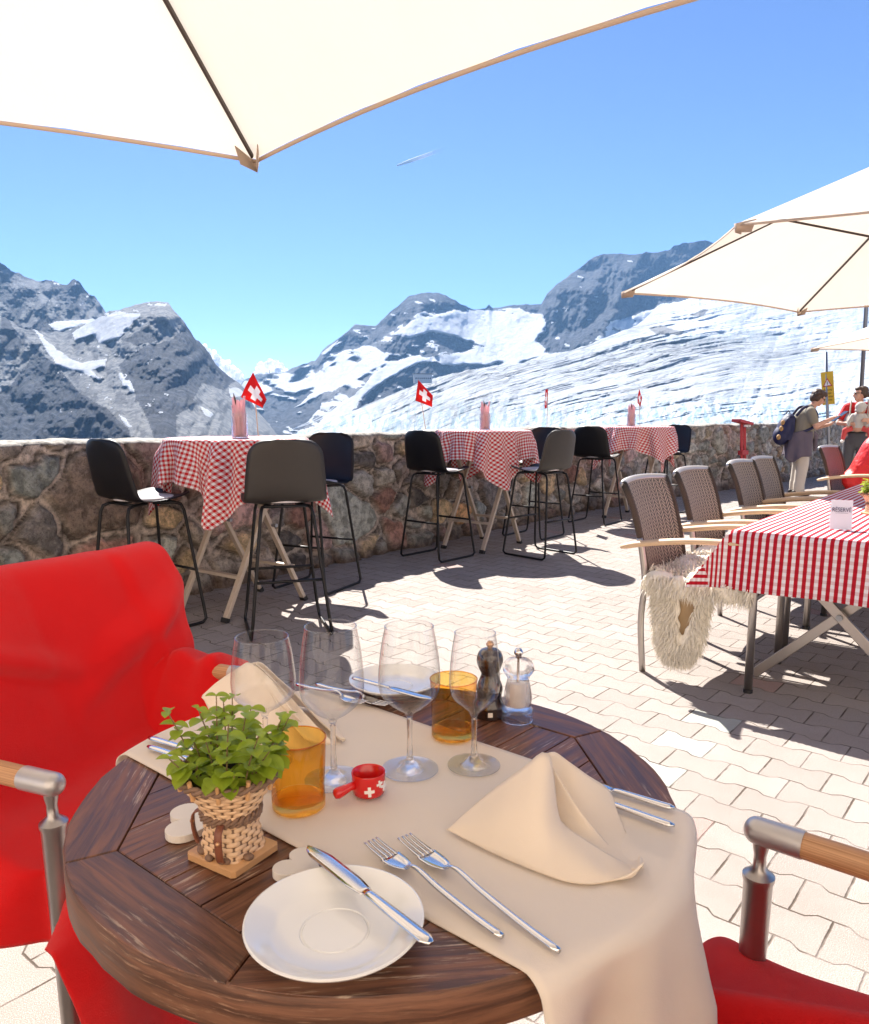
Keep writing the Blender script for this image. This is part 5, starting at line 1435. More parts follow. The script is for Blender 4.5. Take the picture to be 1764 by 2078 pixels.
# ------------------------------------------------------------------ plates
def plate(x, y, z, R, label):
    m = MB(); k = R/0.0925
    pr = [(0.0, 0.0035), (0.030, 0.0035), (0.050, 0.0), (0.056, 0.0), (0.060, 0.004), (0.080, 0.0125), (0.0905, 0.0190), (0.0925, 0.0215), (0.0922, 0.0228), (0.0905, 0.0232),
          (0.086, 0.0215), (0.076, 0.0163), (0.068, 0.0120), (0.0655, 0.0106), (0.060, 0.0088), (0.045, 0.0076), (0.0365, 0.0074), (0.0355, 0.0062), (0.0340, 0.0062), (0.0330, 0.0074), (0.0, 0.0074)]
    m.lathe([(a*k, b) for a, b in pr], 72)
    o = m.build('side_plate', K['china'], smooth=35); o.location = (x, y, z)
    return tag(o, label, 'plate', 'white side plates')
plate(-0.0985, 0.686, TZ+0.0005, 0.0885, 'white side plate at the near edge of the round table, knife laid across it')
plate(-0.0745, 1.383, TZ+0.0005, 0.0855, 'white side plate at the far edge of the round table behind the wine glasses')

# ------------------------------------------------------------------ cutlery
def handle_sections(m, pts, wid, thk, n=10):
    P = []
    for p, w_, h in zip(pts, wid, thk):
        P.append([(p[0], p[1]+w_*math.cos(2*PI*k/n), p[2]+h*math.sin(2*PI*k/n)) for k in range(n)])
    V = [q for r in P for q in r]; N = len(P); F = []
    for i in range(N-1):
        for k in range(n): F.append((i*n+k, i*n+(k+1) % n, (i+1)*n+(k+1) % n, (i+1)*n+k))
    F.append(tuple(range(n-1, -1, -1))); F.append(tuple((N-1)*n+k for k in range(n)))
    m.add(V, F)
def fork(label, p0, p1, z, L=None, rot=0, group='forks', flip=False):
    """p0 = tine end, p1 = handle end (points on the table)"""
    p0, p1 = Vector((p0[0], p0[1])), Vector((p1[0], p1[1])); d = p1-p0; Lr = d.length; k = Lr/0.20
    t = thing('fork', label, 'fork', (p0.x, p0.y, z), math.atan2(d.y, d.x), group)
    def X(v): return v*k
    m = MB()
    pts = catmull([(X(0.062), 0, 0.0085), (X(0.072), 0, 0.0135), (X(0.085), 0, 0.0135), (X(0.11), 0, 0.009), (X(0.16), 0, 0.0045), (X(0.197), 0, 0.0035)], 5); n = len(pts)
    wid = np.interp(np.linspace(0, 1, n), [0, .15, .4, .8, .97, 1], [0.0045, 0.0028, 0.0032, 0.0045, 0.0048, 0.003]); th = np.interp(np.linspace(0, 1, n), [0, .15, .4, 1], [0.0012, 0.0018, 0.0026, 0.0030])
    handle_sections(m, pts, wid, th); m.build('handle', K['steel'], t, smooth=180)
    def zc(x):      # curve of the head seen from the side, x in metres from the tips
        u = x/0.064; return 0.004+0.010*(1-u)**2*0.6+0.0045*u*u
    m = MB(); P = []
    for i in range(11):
        x = 0.034+0.030*i/10; hw = 0.0118*math.cos((i/10)**1.6*1.15)+0.001
        P.append([(X(x), hw*v, zc(x)-0.0022*(1-v*v)) for v in np.linspace(-1, 1, 9)])
    m.grid(P)
    for q in (-3, -1, 1, 3):
        y0 = q*0.0031; P = []
        for i in range(9):
            x = 0.0+0.035*i/8; w_ = 0.00085+0.0009*(i/8)
            P.append([(X(x), y0*(0.93+0.07*i/8)-w_, zc(x)), (X(x), y0*(0.93+0.07*i/8)+w_, zc(x))])
        m.grid(P)
    m.build('head', K['steel'], t, smooth=180, solid=0.0013)
def knife(label, p0, p1, z0, z1, wd=1.0, group='knives', hl=0.48):
    """p0 = blade tip, p1 = handle end"""
    p0, p1 = Vector((p0[0], p0[1])), Vector((p1[0], p1[1])); d = p1-p0; Lr = d.length
    t = thing('knife', label, 'knife', (p0.x, p0.y, z0), 0, group); t.rotation_mode = 'XYZ'
    t.rotation_euler = (0, -math.atan2(z1-z0, Lr), math.atan2(d.y, d.x))
    m = MB(); n = 14
    xs = np.linspace(Lr*(1-hl), Lr, n)
    handle_sections(m, [(x, 0, 0.0045) for x in xs], [wd*v for v in np.interp(np.linspace(0, 1, n), [0, .1, .5, .93, 1], [0.0042, 0.0052, 0.0064, 0.0066, 0.003])], np.interp(np.linspace(0, 1, n), [0, .1, .93, 1], [0.0022, 0.0030, 0.0034, 0.002]))
    m.build('handle', K['steel'], t, smooth=180)
    m = MB(); Lb = Lr*(1-hl)+0.002; P = []
    for i in range(17):
        u = i/16; x = Lb*u; top = 0.0085*min(1, (u/0.30)**0.7)*wd; top = top*(1-0.35*max(0, (u-0.8)/0.2))
        bot = -0.0085*min(1, (u/0.16)**0.5)*wd*(1-0.35*max(0, (u-0.8)/0.2))
        P.append([(x, bot+(top-bot)*v, 0.0045-0.0008*abs(v-0.5)) for v in (0, .25, .5, .75, 1)])
    m.grid(P); m.build('blade', K['steel'], t, smooth=180, solid=0.0012)
g = lambda x, y: gp(x, y, RZ)
fork('left one of the two near forks on the runner', g(752, 1722), g(1024, 1912), RZ+0.001, group='forks on the runner')
fork('right, longer one of the two near forks on the runner', g(820, 1713), g(1141, 1943), RZ+0.001, group='forks on the runner')
knife('knife lying across the near white plate', gp(625, 1722, TZ+0.024), gp(875, 1922, TZ+0.026), TZ+0.0235, TZ+0.0255, 1.15, 'knives on the round table')
knife('upper one of the two knives behind the large folded napkin', g(1120, 1570), g(1368, 1648), RZ, RZ+0.001, 0.95, 'knives on the round table')
knife('lower one of the two knives behind the large folded napkin', g(1110, 1590), g(1368, 1684), RZ, RZ+0.001, 0.95, 'knives on the round table')
knife('upper one of the two knives left of the basket of mint', g(560, 1580), g(303, 1503), RZ, RZ+0.001, 0.95, 'knives on the round table')
knife('lower one of the two knives left of the basket of mint', g(560, 1606), g(301, 1521), RZ, RZ+0.001, 0.95, 'knives on the round table')
fork('left one of the two far forks, tines up, in front of the far plate', g(742, 1437), g(600, 1392), RZ+0.001, group='forks on the runner')
fork('right one of the two far forks, tines up, in front of the far plate', g(790, 1441), g(640, 1392), RZ+0.001, group='forks on the runner')
knife('knife resting on the far white plate', gp(880, 1422, TZ+0.026), gp(716, 1378, TZ+0.028), TZ+0.024, TZ+0.026, 1.0, 'knives on the round table')

# ------------------------------------------------------------------ red mini pot
def pot():
    t = thing('mini_pot', 'small red ceramic pot with white crosses and a stub handle on the runner', 'pot', (-0.089, 0.972, RZ), R_(0))
    m = MB(); m.lathe([(0, 0), (0.0185, 0), (0.0215, 0.003), (0.0228, 0.012), (0.0225, 0.026), (0.0232, 0.0305), (0.0225, 0.0318), (0.0205, 0.0305), (0.0200, 0.012), (0.018, 0.006), (0, 0.005)], 48); m.build('body', K['red_china'], t, smooth=60)
    a = R_(213); u = Vector((math.cos(a), math.sin(a), 0))
    m = MB(); m.tube([u*0.019+Vector((0, 0, 0.017)), u*0.028+Vector((0, 0, 0.0165)), u*0.038+Vector((0, 0, 0.014)), u*0.046+Vector((0, 0, 0.0125)), u*0.0505+Vector((0, 0, 0.012)), u*0.0518+Vector((0, 0, 0.012))], [0.0062, 0.0052, 0.0068, 0.0078, 0.006, 0.0015], 14); m.build('handle', K['red_china'], t, smooth=180)
    def cross(ac, zc, s, rot):
        m = MB(); r = 0.0232
        arms = [(-s, s, -s*0.30, s*0.30), (-s*0.30, s*0.30, s*0.32, s), (-s*0.30, s*0.30, -s, -s*0.32)]
        for x0, x1, y0, y1 in arms:
            P = []
            for i in range(7):
                row = []
                for j in (0, 1):
                    x = x0+(x1-x0)*i/6; y = y0+(y1-y0)*j
                    xr = x*math.cos(rot)-y*math.sin(rot); yr = x*math.sin(rot)+y*math.cos(rot)
                    th = ac+xr/r; row.append((r*math.cos(th), r*math.sin(th), zc+yr))
                P.append(row)
            m.grid(P)
        m.build('white_cross', K['white_paint'], t, smooth=0, solid=0.0008, soff=0)
    cross(R_(-82), 0.0125, 0.0068, 0.05); cross(R_(-45), 0.021, 0.0050, 0.2); cross(R_(-22), 0.0150, 0.0065, -0.2); cross(R_(30), 0.013, 0.006, 0); cross(R_(90), 0.019, 0.006, 0.3)
pot()

# ------------------------------------------------------------------ painted hearts
def heart(label, x, y, rz, s, z0=TZ+0.0012):
    pts = []
    for k in range(56):
        a = 2*PI*k/56; px = 16*math.sin(a)**3; py = 13*math.cos(a)-5*math.cos(2*a)-2*math.cos(3*a)-math.cos(4*a)
        pts.append((-px*s/17, py*s/17))
    m = MB(); m.prism(pts, 0, 0.009, 0.0006); m.f = m.f
    o = m.build('wooden_heart', K['heart_top'], smooth=0); o.location = (x, y, z0); o.rotation_euler = (0, 0, rz)
    tag(o, label, 'wooden heart', 'painted wooden hearts')
heart('cream wooden heart left of the basket of mint', -0.303, 0.896, R_(100), 0.044)
heart('cream wooden heart between the basket and the near plate', -0.153, 0.800, R_(62), 0.032)

# ------------------------------------------------------------------ basket of mint
def basket(name, label, x, y, z, rz, cat, seed, far=False):
    rng = random.Random(seed)
    t = thing(name, label, cat, (x, y, z), rz)
    m = MB(); m.prism([(-.035, -.037), (.035, -.037), (.039, -.033), (.039, .033), (.035, .037), (-.035, .037), (-.039, .033), (-.039, -.033)], 0.0, 0.009, 0.002); m.build('base_board', K['basket_base'], t)
    n = 192 if not far else 60; rows = []; cols = []
    zs = np.linspace(0.009, 0.104, 96 if not far else 40)
    m = MB(); m.has_uv = True
    for zz in zs:
        u = (zz-0.009)/0.095
        row = []; cr = []
        sq = max(0, 1-u/0.62)
        rr = 0.0295-0.002*math.sin(u*4) if u < 0.5 else 0.029+0.0275*((u-0.5)/0.5)**1.05
        nrow = zz/0.0052; ri = math.floor(nrow); fr = nrow-ri
        for k in range(n):
            a = 2*PI*k/n
            c = max(abs(math.cos(a)), abs(math.sin(a)))
            base = rr*((1-sq)+sq*min(1/c, 1.22))
            st = 11
            ph = math.sin(a*st+PI*(ri % 2)); wv = 0.5+0.5*ph; prf = math.sin(PI*fr)
            dsp = 0.0021*(wv*1.0)*prf**0.8
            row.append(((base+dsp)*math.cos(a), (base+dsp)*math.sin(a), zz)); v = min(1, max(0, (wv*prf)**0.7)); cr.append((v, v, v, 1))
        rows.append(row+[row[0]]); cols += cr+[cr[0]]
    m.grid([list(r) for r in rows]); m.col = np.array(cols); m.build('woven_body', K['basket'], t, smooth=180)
    for zz, r, th in ((0.105, 0.0575, 0.0036), (0.0575, 0.0325, 0.0028), (0.0535, 0.0320, 0.0026)):
        for s in (0, 1):
            m = MB(); N = 80; m.tube([((r+0.0024*math.cos(a*14+PI*s))*math.cos(a), (r+0.0024*math.cos(a*14+PI*s))*math.sin(a), zz+0.0026*math.sin(a*14+PI*s)) for a in [2*PI*k/N for k in range(N+1)]], th*0.8, 8); m.build('twisted_band', K['basket_dark'], t, smooth=180)
    for k in range(11):
        a = 2*PI*(k+0.3)/11; m = MB(); m.tube([(0.055*math.cos(a), 0.055*math.sin(a), 0.092), (0.059*math.cos(a), 0.059*math.sin(a), 0.115)], 0.0026, 8); m.build('stake', K['basket_base'], t)
    if not far:
        for a in (R_(-62), R_(-152)):
            u = Vector((math.cos(a), math.sin(a), 0)); s = Vector((-u.y, u.x, 0)); m = MB()
            c = catmull([u*0.035+Vector((0, 0, 0.056)), u*0.045+Vector((0, 0, 0.050)), u*0.0465+Vector((0, 0, 0.034)), u*0.043+Vector((0, 0, 0.018)), u*0.038+Vector((0, 0, 0.012))], 5)
            m.grid([[Vector(q)-s*0.0042, Vector(q)+s*0.0042] for q in c]); ls = m.build('leather_strap', K['leather'], t, smooth=180, solid=0.0018)
            m = MB(); m.ball(u*0.0475+Vector((0, 0, 0.040)), 0.0028, 10, 8); m.build('rivet', K['knob_wood'], ls, smooth=180)
        for k in range(10):
            a = rng.uniform(-2.8, -0.2); m = MB(); m.ball((0.036*math.cos(a), 0.034*math.sin(a)-0.001, 0.012), (0.006, 0.004, 0.004), 8, 6); m.build('dark_cord_knot', K['basket_dark'], t, smooth=180)
    m = MB(); m.lathe([(0.054, 0.097), (0.03, 0.101), (0, 0.102)], 24); m.build('soil', K['soil'], t)
    # leaves
    ms = MB(); ml = MB()
    def leaf(p, d, L, up):
        d = Vector(d).normalized(); s = d.cross(Vector(up)).normalized(); nn = s.cross(d).normalized(); P = []
        for i in range(7):
            u = i/6; w_ = L*0.47*math.sin(PI*min(1, u*0.97+0.03))**0.55*(1-0.08*u)
            c = Vector(p)+d*L*u-nn*L*0.30*u*u
            P.append([c-s*w_+nn*w_*0.35, c-s*w_*0.5+nn*w_*0.08, c, c+s*w_*0.5+nn*w_*0.08, c+s*w_+nn*w_*0.35])
        ml.grid(P)
    for k in range(38 if not far else 24):
        a = rng.uniform(0, 2*PI); r = 0.046*math.sqrt(rng.random()); b = Vector((r*math.cos(a), r*math.sin(a), 0.100))
        hgt = rng.choice([0.015, 0.022, 0.03, 0.038, 0.045]) if k > 10 else rng.uniform(0.058, 0.088)
        lean = Vector((math.cos(a), math.sin(a), 0))*r*rng.uniform(0.2, 0.75)+Vector((rng.uniform(-.01, .01), rng.uniform(-.01, .01), 0))
        c = [b, b+lean*0.4+Vector((0, 0, hgt*0.5)), b+lean+Vector((0, 0, hgt))]; cc = catmull(c, 5)
        ms.tube(cc, [0.0011-0.0005*i/len(cc) for i in range(len(cc))], 6)
        nn = max(1, int(hgt/0.013)); ph = rng.uniform(0, PI)
        for q in range(nn+1):
            u = 0.35+0.65*q/nn if nn else 1; p = Vector(cc[min(len(cc)-1, int(u*(len(cc)-1)))])
            for s in (0, 1):
                th = ph+q*PI/2+s*PI; L = rng.uniform(0.011, 0.023)*(1.0 if q < nn else 0.8)
                leaf(p, (math.cos(th), math.sin(th), rng.uniform(-.1, .5)), L, (0, 0, 1))
    for k in range(14):     # leaves spilling over the rim
        a = rng.uniform(0, 2*PI); p = Vector((0.048*math.cos(a), 0.048*math.sin(a), 0.108+rng.uniform(0, .02)))
        leaf(p, (math.cos(a+rng.uniform(-.6, .6)), math.sin(a+rng.uniform(-.6, .6)), rng.uniform(-.5, .4)), rng.uniform(.020, .030), (0, 0, 1))
    ms.build('stems', K['stem'], t, smooth=180); ml.build('leaves', K['leaf'], t, smooth=180)
basket('potted_mint', 'mint growing in a small woven basket on the round table', -0.2365, 0.832, TZ+0.0012, R_(-32), 'potted plant', 8)
q = gp(1766, 1046, TZ)
basket('potted_herb', 'potted herb in a woven basket at the right edge on the striped cloth', q.x+0.02, q.y+0.02, TZ+0.004, R_(10), 'potted plant', 12, True)

# ------------------------------------------------------------------ folded napkins
def loft(mb, curves, n=24):
    """smooth surface through a list of guide curves (each a list of points)"""
    C = []
    for c in curves:
        cc = [Vector(q) for q in catmull(c, 8)]
        L = [0]
        for i in range(1, len(cc)): L.append(L[-1]+(cc[i]-cc[i-1]).length)
        row = []
        for k in range(n+1):
            s = L[-1]*k/n; i = max(j for j in range(len(L)) if L[j] <= s+1e-9); i = min(i, len(cc)-2)
            f = (s-L[i])/max(L[i+1]-L[i], 1e-9); row.append(cc[i].lerp(cc[i+1], f))
        C.append(row)
    P = []
    for k in range(n+1):
        P.append([Vector(q) for q in catmull([C[j][k] for j in range(len(C))], 8)])
    mb.grid(P)
def napkin_near():
    a = lambda x, y, Y: ap(x, y, Y)
    b = lambda x, y, z=0.002: gp(x, y, RZ+z)
    bottom = [b(909, 1684), b(960, 1712), b(1040, 1747), b(1120, 1781), b(1180, 1795), b(1225, 1790), b(1270, 1783, .012), b(1306, 1752, .022)]
    peak = a(1112, 1529, 0.905)
    ridge = [b(909, 1684, 0.003), a(985, 1615, 0.905), a(1060, 1560, 0.902), peak]
    lip = [peak, a(1121, 1585, 0.885), a(1130, 1640, 0.865), a(1142, 1672, 0.848), a(1190, 1706, 0.825), a(1245, 1740, 0.808), a(1285, 1758, 0.806), a(1306, 1752, 0.815)]
    t = thing('folded_napkin', 'large cream napkin folded to a pointed tent at the right of the round table', 'napkin', (0, 0, 0), 0, 'folded cream napkins')
    m = MB()
    mid = [b(909, 1684, 0.003), a(985, 1665, 0.880), a(1060, 1640, 0.868), a(1125, 1690, 0.838), a(1180, 1740, 0.812), a(1240, 1768, 0.800), a(1290, 1768, 0.805), a(1306, 1752, 0.815)]
    top = [b(909, 1684, 0.0035), a(985, 1616, 0.905), a(1060, 1560, 0.902), peak, a(1130, 1640, 0.865), a(1142, 1672, 0.848), a(1190, 1706, 0.825), a(1245, 1740, 0.808), a(1285, 1758, 0.806), a(1306, 1752, 0.815)]
    low = [b(909, 1684), b(950, 1706), b(1000, 1731), b(1060, 1757), b(1120, 1780), b(1160, 1791), b(1200, 1794), b(1240, 1788), b(1280, 1774, .012), b(1306, 1752, .020)]
    md = [Vector(p)*0.5+Vector(q)*0.5+Vector((-0.002, -0.010 if 0 < i < 9 else 0, 0.004 if 2 < i < 7 else 0)) for i, (p, q) in enumerate(zip(low, top))]
    loft(m, [low, md, top], 44); m.build('front_fold', K['napkin'], t, smooth=180, solid=0.0022)
    m = MB()
    back_top = [peak, a(1128, 1527, 0.912), a(1150, 1542, 0.925), a(1190, 1572, 0.940), a(1232, 1600, 0.945), a(1244, 1622, 0.935), a(1258, 1665, 0.900), a(1282, 1712, 0.855), a(1303, 1740, 0.825), a(1306, 1752, 0.815)]
    back_low = [b(1095, 1650), b(1118, 1658), b(1148, 1676), b(1182, 1704), b(1214, 1730), b(1240, 1748), b(1262, 1760), b(1280, 1766), b(1296, 1764, .006), b(1304, 1757, .014)]
    bm = [Vector(p)*0.5+Vector(q)*0.5+Vector((0.010, 0.016, -0.006)) if 0 < i < 8 else Vector(p)*0.5+Vector(q)*0.5 for i, (p, q) in enumerate(zip(back_low, back_top))]
    loft(m, [back_low, bm, back_top], 44); m.build('back_fold', K['napkin'], t, smooth=180, solid=0.0022)
    m = MB()
    it = [peak+Vector((0.001, 0.001, -0.0015)), a(1130, 1570, 0.900), a(1160, 1620, 0.884), a(1200, 1675, 0.862), a(1240, 1722, 0.840), a(1268, 1750, 0.825)]
    il = [b(1105, 1662), b(1120, 1672), b(1145, 1692), b(1178, 1722), b(1215, 1750), b(1252, 1766)]
    loft(m, [il, [Vector(p)*0.5+Vector(q)*0.5+Vector((0.002, 0.006, 0)) for p, q in zip(il, it)], it], 30); m.build('inner_fold', K['napkin'], t, smooth=180, solid=0.0022)
napkin_near()
def napkin_far():
    a = lambda x, y, Y: ap(x, y, Y); b = lambda x, y, z=0.002: gp(x, y, RZ+z)
    t = thing('folded_napkin', 'cream napkin standing folded behind the mint and the left wine glass', 'napkin', (0, 0, 0), 0, 'folded cream napkins')
    m = MB()
    low = [a(412, 1413, 1.215), b(445, 1473), b(500, 1500), b(560, 1520), b(620, 1520), b(655, 1500)]
    top = [a(412, 1411, 1.215), a(440, 1385, 1.225), a(485, 1355, 1.23), a(510, 1346, 1.225), a(555, 1385, 1.18), a(590, 1440, 1.13)]
    md = [Vector(p)*0.5+Vector(q)*0.5+Vector((0, -0.006, 0)) for p, q in zip(low, top)]
    loft(m, [low, md, top], 36); m.build('front_fold', K['napkin'], t, smooth=180, solid=0.0022)
    m = MB()
    top2 = [a(508, 1347, 1.228), a(530, 1345, 1.235), a(560, 1372, 1.24), a(600, 1410, 1.225), a(640, 1455, 1.19), a(690, 1500, 1.13)]
    low2 = [b(500, 1440), b(540, 1432), b(590, 1430), b(640, 1440), b(675, 1465), b(694, 1505)]
    loft(m, [low2, [Vector(p)*0.5+Vector(q)*0.5+Vector((0.006, 0.004, 0)) for p, q in zip(low2, top2)], top2], 36); m.build('back_fold', K['napkin'], t, smooth=180, solid=0.0022)
    m = MB()
    top3 = [a(511, 1350, 1.222), a(528, 1372, 1.20), a(552, 1410, 1.165), a(585, 1460, 1.12), a(620, 1500, 1.08)]
    top4 = [a(520, 1347, 1.226), a(548, 1372, 1.205), a(590, 1415, 1.175), a(640, 1470, 1.12), a(682, 1512, 1.075)]
    loft(m, [top3, [Vector(p)*0.5+Vector(q)*0.5+Vector((0, 0.008, -0.006)) for p, q in zip(top3, top4)], top4], 30); m.build('pleat', K['napkin'], t, smooth=180, solid=0.0022)
napkin_far()
# ------------------------------------------------------------------ the two armchairs at the round table
def lounge_chair(name, label, O, ang, far_only=False):
    t = thing(name, label, 'chair', (O[0], O[1], 0), ang, 'armchairs at the round table')
    for s in (1, -1):
        y = 0.275*s; 
        # round tapered front leg with a turned neck carrying the arm
        m = MB(); m.lathe([(0.0145, 0.0), (0.0155, 0.03), (0.0190, 0.50), (0.0198, 0.590), (0.0220, 0.596), (0.0220, 0.602), (0.016, 0.607), (0.0090, 0.614), (0.0084, 0.632), (0.011, 0.645), (0.011, 0.655)], 28, (0.20, y, 0)); lg = m.build('front_leg', K['alu'], t, smooth=50)
        m = MB(); m.lathe([(0.020, 0), (0.020, 0.018)], 16, (0.20, y, 0)); m.build('foot_cap', K['rubber'], lg)
        mt = Matrix.Rotation(-PI/2, 3, 'Y')
        prof = [(0.0, 0.0)]+[(0.0195*math.sin(PI/2*k/8), 0.018*(1-math.cos(PI/2*k/8))) for k in range(1, 9)]+[(0.0198, 0.080), (0.0, 0.080)]
        m = MB(); m.lathe(prof, 28, (0.225, y, 0.668), m=mt); cp = m
        pts = catmull([(0.1455, y, 0.668), (0.05, y, 0.668), (-0.08, y, 0.662), (-0.20, y, 0.648), (-0.27, y, 0.632)], 6)
        m = MB(); m.tube(pts, 0.0185, 18); ar = m.build('armrest', K['arm_wood'], t, smooth=60); cp.build('arm_cap', K['alu2'], ar, smooth=50)
        m = MB(); m.tube(catmull([(-0.33, y, 0.0), (-0.26, y, 0.30), (-0.235, y, 0.50), (-0.25, y, 0.70), (-0.27, y*0.93, 0.87)], 6), 0.0145, 14); m.build('rear_leg', K['alu'], t, smooth=180)
    m = MB(); m.tube([(-0.27, -0.256, 0.87), (-0.285, -0.12, 0.88), (-0.285, 0.12, 0.88), (-0.27, 0.256, 0.87)], 0.0145, 12); m.build('top_rail', K['alu'], t, smooth=180)
    m = MB(); P = [[(-0.225-0.03*max(0, (z-0.55)/0.35)-0.03*(1-v*v), 0.25*v, z) for v in np.linspace(-1, 1, 9)] for z in np.linspace(0.46, 0.86, 10)]
    m.grid(P, [[(v*0.25, z) for v in np.linspace(-1, 1, 9)] for z in np.linspace(0.46, 0.89, 10)]); m.build('backrest', K['wicker'], t, smooth=180, solid=0.014)
    m = MB(); P = [[(-0.23+0.43*i/8, 0.25*v, 0.445-0.012*math.sin(PI*i/8)*(1-v*v)) for v in np.linspace(-1, 1, 9)] for i in range(9)]
    m.grid(P, [[(v*0.25, i*0.05) for v in np.linspace(-1, 1, 9)] for i in range(9)]); m.build('seat', K['wicker'], t, smooth=180, solid=0.02)
    m = MB(); m.tube([(-0.235, -0.225, 0.42), (0.18, -0.225, 0.42), (0.18, 0.225, 0.42), (-0.235, 0.225, 0.42), (-0.235, -0.225, 0.42)], 0.012, 8); m.build('seat_frame', K['alu'], t)
    return t
fL = math.atan2(-0.37, 0.93)
OL = Vector((-0.616-0.93*0.2+0.3735*0.275, 1.151+0.37*0.2+0.93*0.275, 0))
# the left chair: back closer to the arms' front than the standard depth
lounge_chair('armchair', 'armchair left of the round table covered by a red fleece blanket', OL, fL)
oR = Vector((0.452, 1.016, 0)); fR = math.atan2(0.64, -0.77)
# far (right-hand) arm is local y = -0.275 for a chair facing left
uR = Vector((math.cos(fR), math.sin(fR), 0)); sR = Vector((-uR.y, uR.x, 0))
OR_ = oR-uR*0.215+sR*0.275
lounge_chair('armchair', 'armchair at the lower right corner with a red blanket on its seat', OR_, fR)

def fleece(name, label, O, ang, P, group='red fleece blankets', sol=0.006):
    m = MB(); m.grid(P, [[(i*0.02, j*0.02) for j in range(len(P[0]))] for i in range(len(P))])
    o = m.build(name, K['blanket'], smooth=180, solid=sol, soff=1, sub=1); o.location = (O[0], O[1], 0); o.rotation_euler = (0, 0, ang)
    return tag(o, label, 'blanket', group)
def blanket_left():
    # profile from behind the back, over the top rail, down the front of the back, over the seat and down
    key = [(-0.27, 0.52), (-0.31, 0.70), (-0.325, 0.86), (-0.30, 0.925), (-0.205, 0.922), (-0.14, 0.79), (-0.10, 0.66), (-0.05, 0.54), (0.05, 0.500), (0.16, 0.495), (0.245, 0.485), (0.285, 0.40), (0.30, 0.26), (0.31, 0.10)]
    pr = catmull(key, 7); N = len(pr); M_ = 64; P = []
    i_top = 3*7; i_seat0 = 7*7; i_seat1 = 10*7
    for i, q in enumerate(pr):
        row = []
        for j in range(M_+1):
            v = j/M_; y = -0.36+0.74*v
            x, z = float(q[0]), float(q[1]); yy = y
            back = min(1, max(0, (i-i_top+6)/8))*min(1, max(0, (i_seat0-i)/14))
            tp = math.exp(-((i-i_top)/6.0)**2)
            seat = min(1, max(0, (i-i_seat0+8)/10))*min(1, max(0, (i_seat1+4-i)/10))
            front = min(1, max(0, (i-i_seat1)/8))
            # folds: one broad diagonal crease, shallow ones beside it
            def crease(c0, sl, wd, lo, hi, am):
                d = (z-c0-sl*y)/wd
                return am*math.exp(-d*d)*min(1, max(0, (y-lo)/0.08))*min(1, max(0, (hi-y)/0.10))
            zz = z
            sx = crease(0.74, -0.42, 0.022, -0.40, 0.10, 0.046)-crease(0.71, -0.42, 0.03, -0.40, 0.10, 0.016)+crease(0.80, -0.30, 0.02, -0.38, 0.02, 0.012)
            sx += crease(0.66, 0.50, 0.020, 0.08, 0.40, 0.036)+crease(0.60, 0.62, 0.022, 0.02, 0.40, 0.028)+crease(0.57, -0.15, 0.03, -0.40, 0.30, 0.018)
            sx += 0.006*math.sin(7*z+9*y+1.0)+0.003*math.sin(23*y+11*z)
            x += back*sx
            if i < i_seat0: x += 0.075*min(1, max(0, (y-0.02)/0.32))*min(1, max(0, (i_seat0-i)/10))*min(1, i/6)
            z += tp*(-0.010+0.03*max(0, y-0.2))
            # the blanket is doubled over at the far top corner
            fc = min(1, max(0, (y-0.235)/0.02))
            x += 0.016*fc*min(1, max(0, (z-0.62)/0.1))*(1 if i > i_top-2 else 0)
            far = max(0, (y-0.25)/0.13)
            if i > i_top-10 and i < i_seat0:
                wa = min(1, max(0, (0.85-z)/0.22)); yy -= 0.070*far*wa
            near = max(0, (-0.27-y)/0.09)
            if near > 0:
                z -= seat*near*0.11*(1+0.25*math.sin(9*x)); yy += seat*near*0.025; x += front*0.02*near
            arm = math.exp(-((y-0.295)/0.048)**2)*math.exp(-((i-(i_seat0-2))/9.0)**2)
            wl = min(1, max(0, (i-(i_seat0-13))/8))*min(1, max(0, (i_seat0+15-i)/8))*min(1, max(0, (y-0.215)/0.05))
            if wl > 0:
                wl = wl*wl*(3-2*wl); zt = 0.705-0.9*max(0, abs(y-0.285)-0.015)**1.15+0.012*math.sin(i*0.9)
                z = z*(1-wl)+max(zt, z)*wl; yy += 0.02*wl*max(0, (y-0.30)/0.08); x += 0.035*wl
            z += seat*(0.010*math.sin(12*y+8*x)+0.010*math.sin(21*x-5*y))
            x += front*(0.020*math.sin(19*y+1)+0.010*math.sin(37*y))
            yy += front*0.02*math.sin(9*zz)
            if i > i_seat0 and yy < -0.245:
                lim = -0.245 if 0.13 < x < 0.205 else (-0.245-0.115*min(1, (0.13-x)/0.08) if x <= 0.13 else -0.245-0.125*min(1, (x-0.205)/0.05))
                yy = max(yy, lim)
            row.append((x, yy, z))
        P.append(row)
    fleece('red_blanket', 'bright red fleece blanket draped over the back and seat of the left armchair', OL, fL, P)
blanket_left()
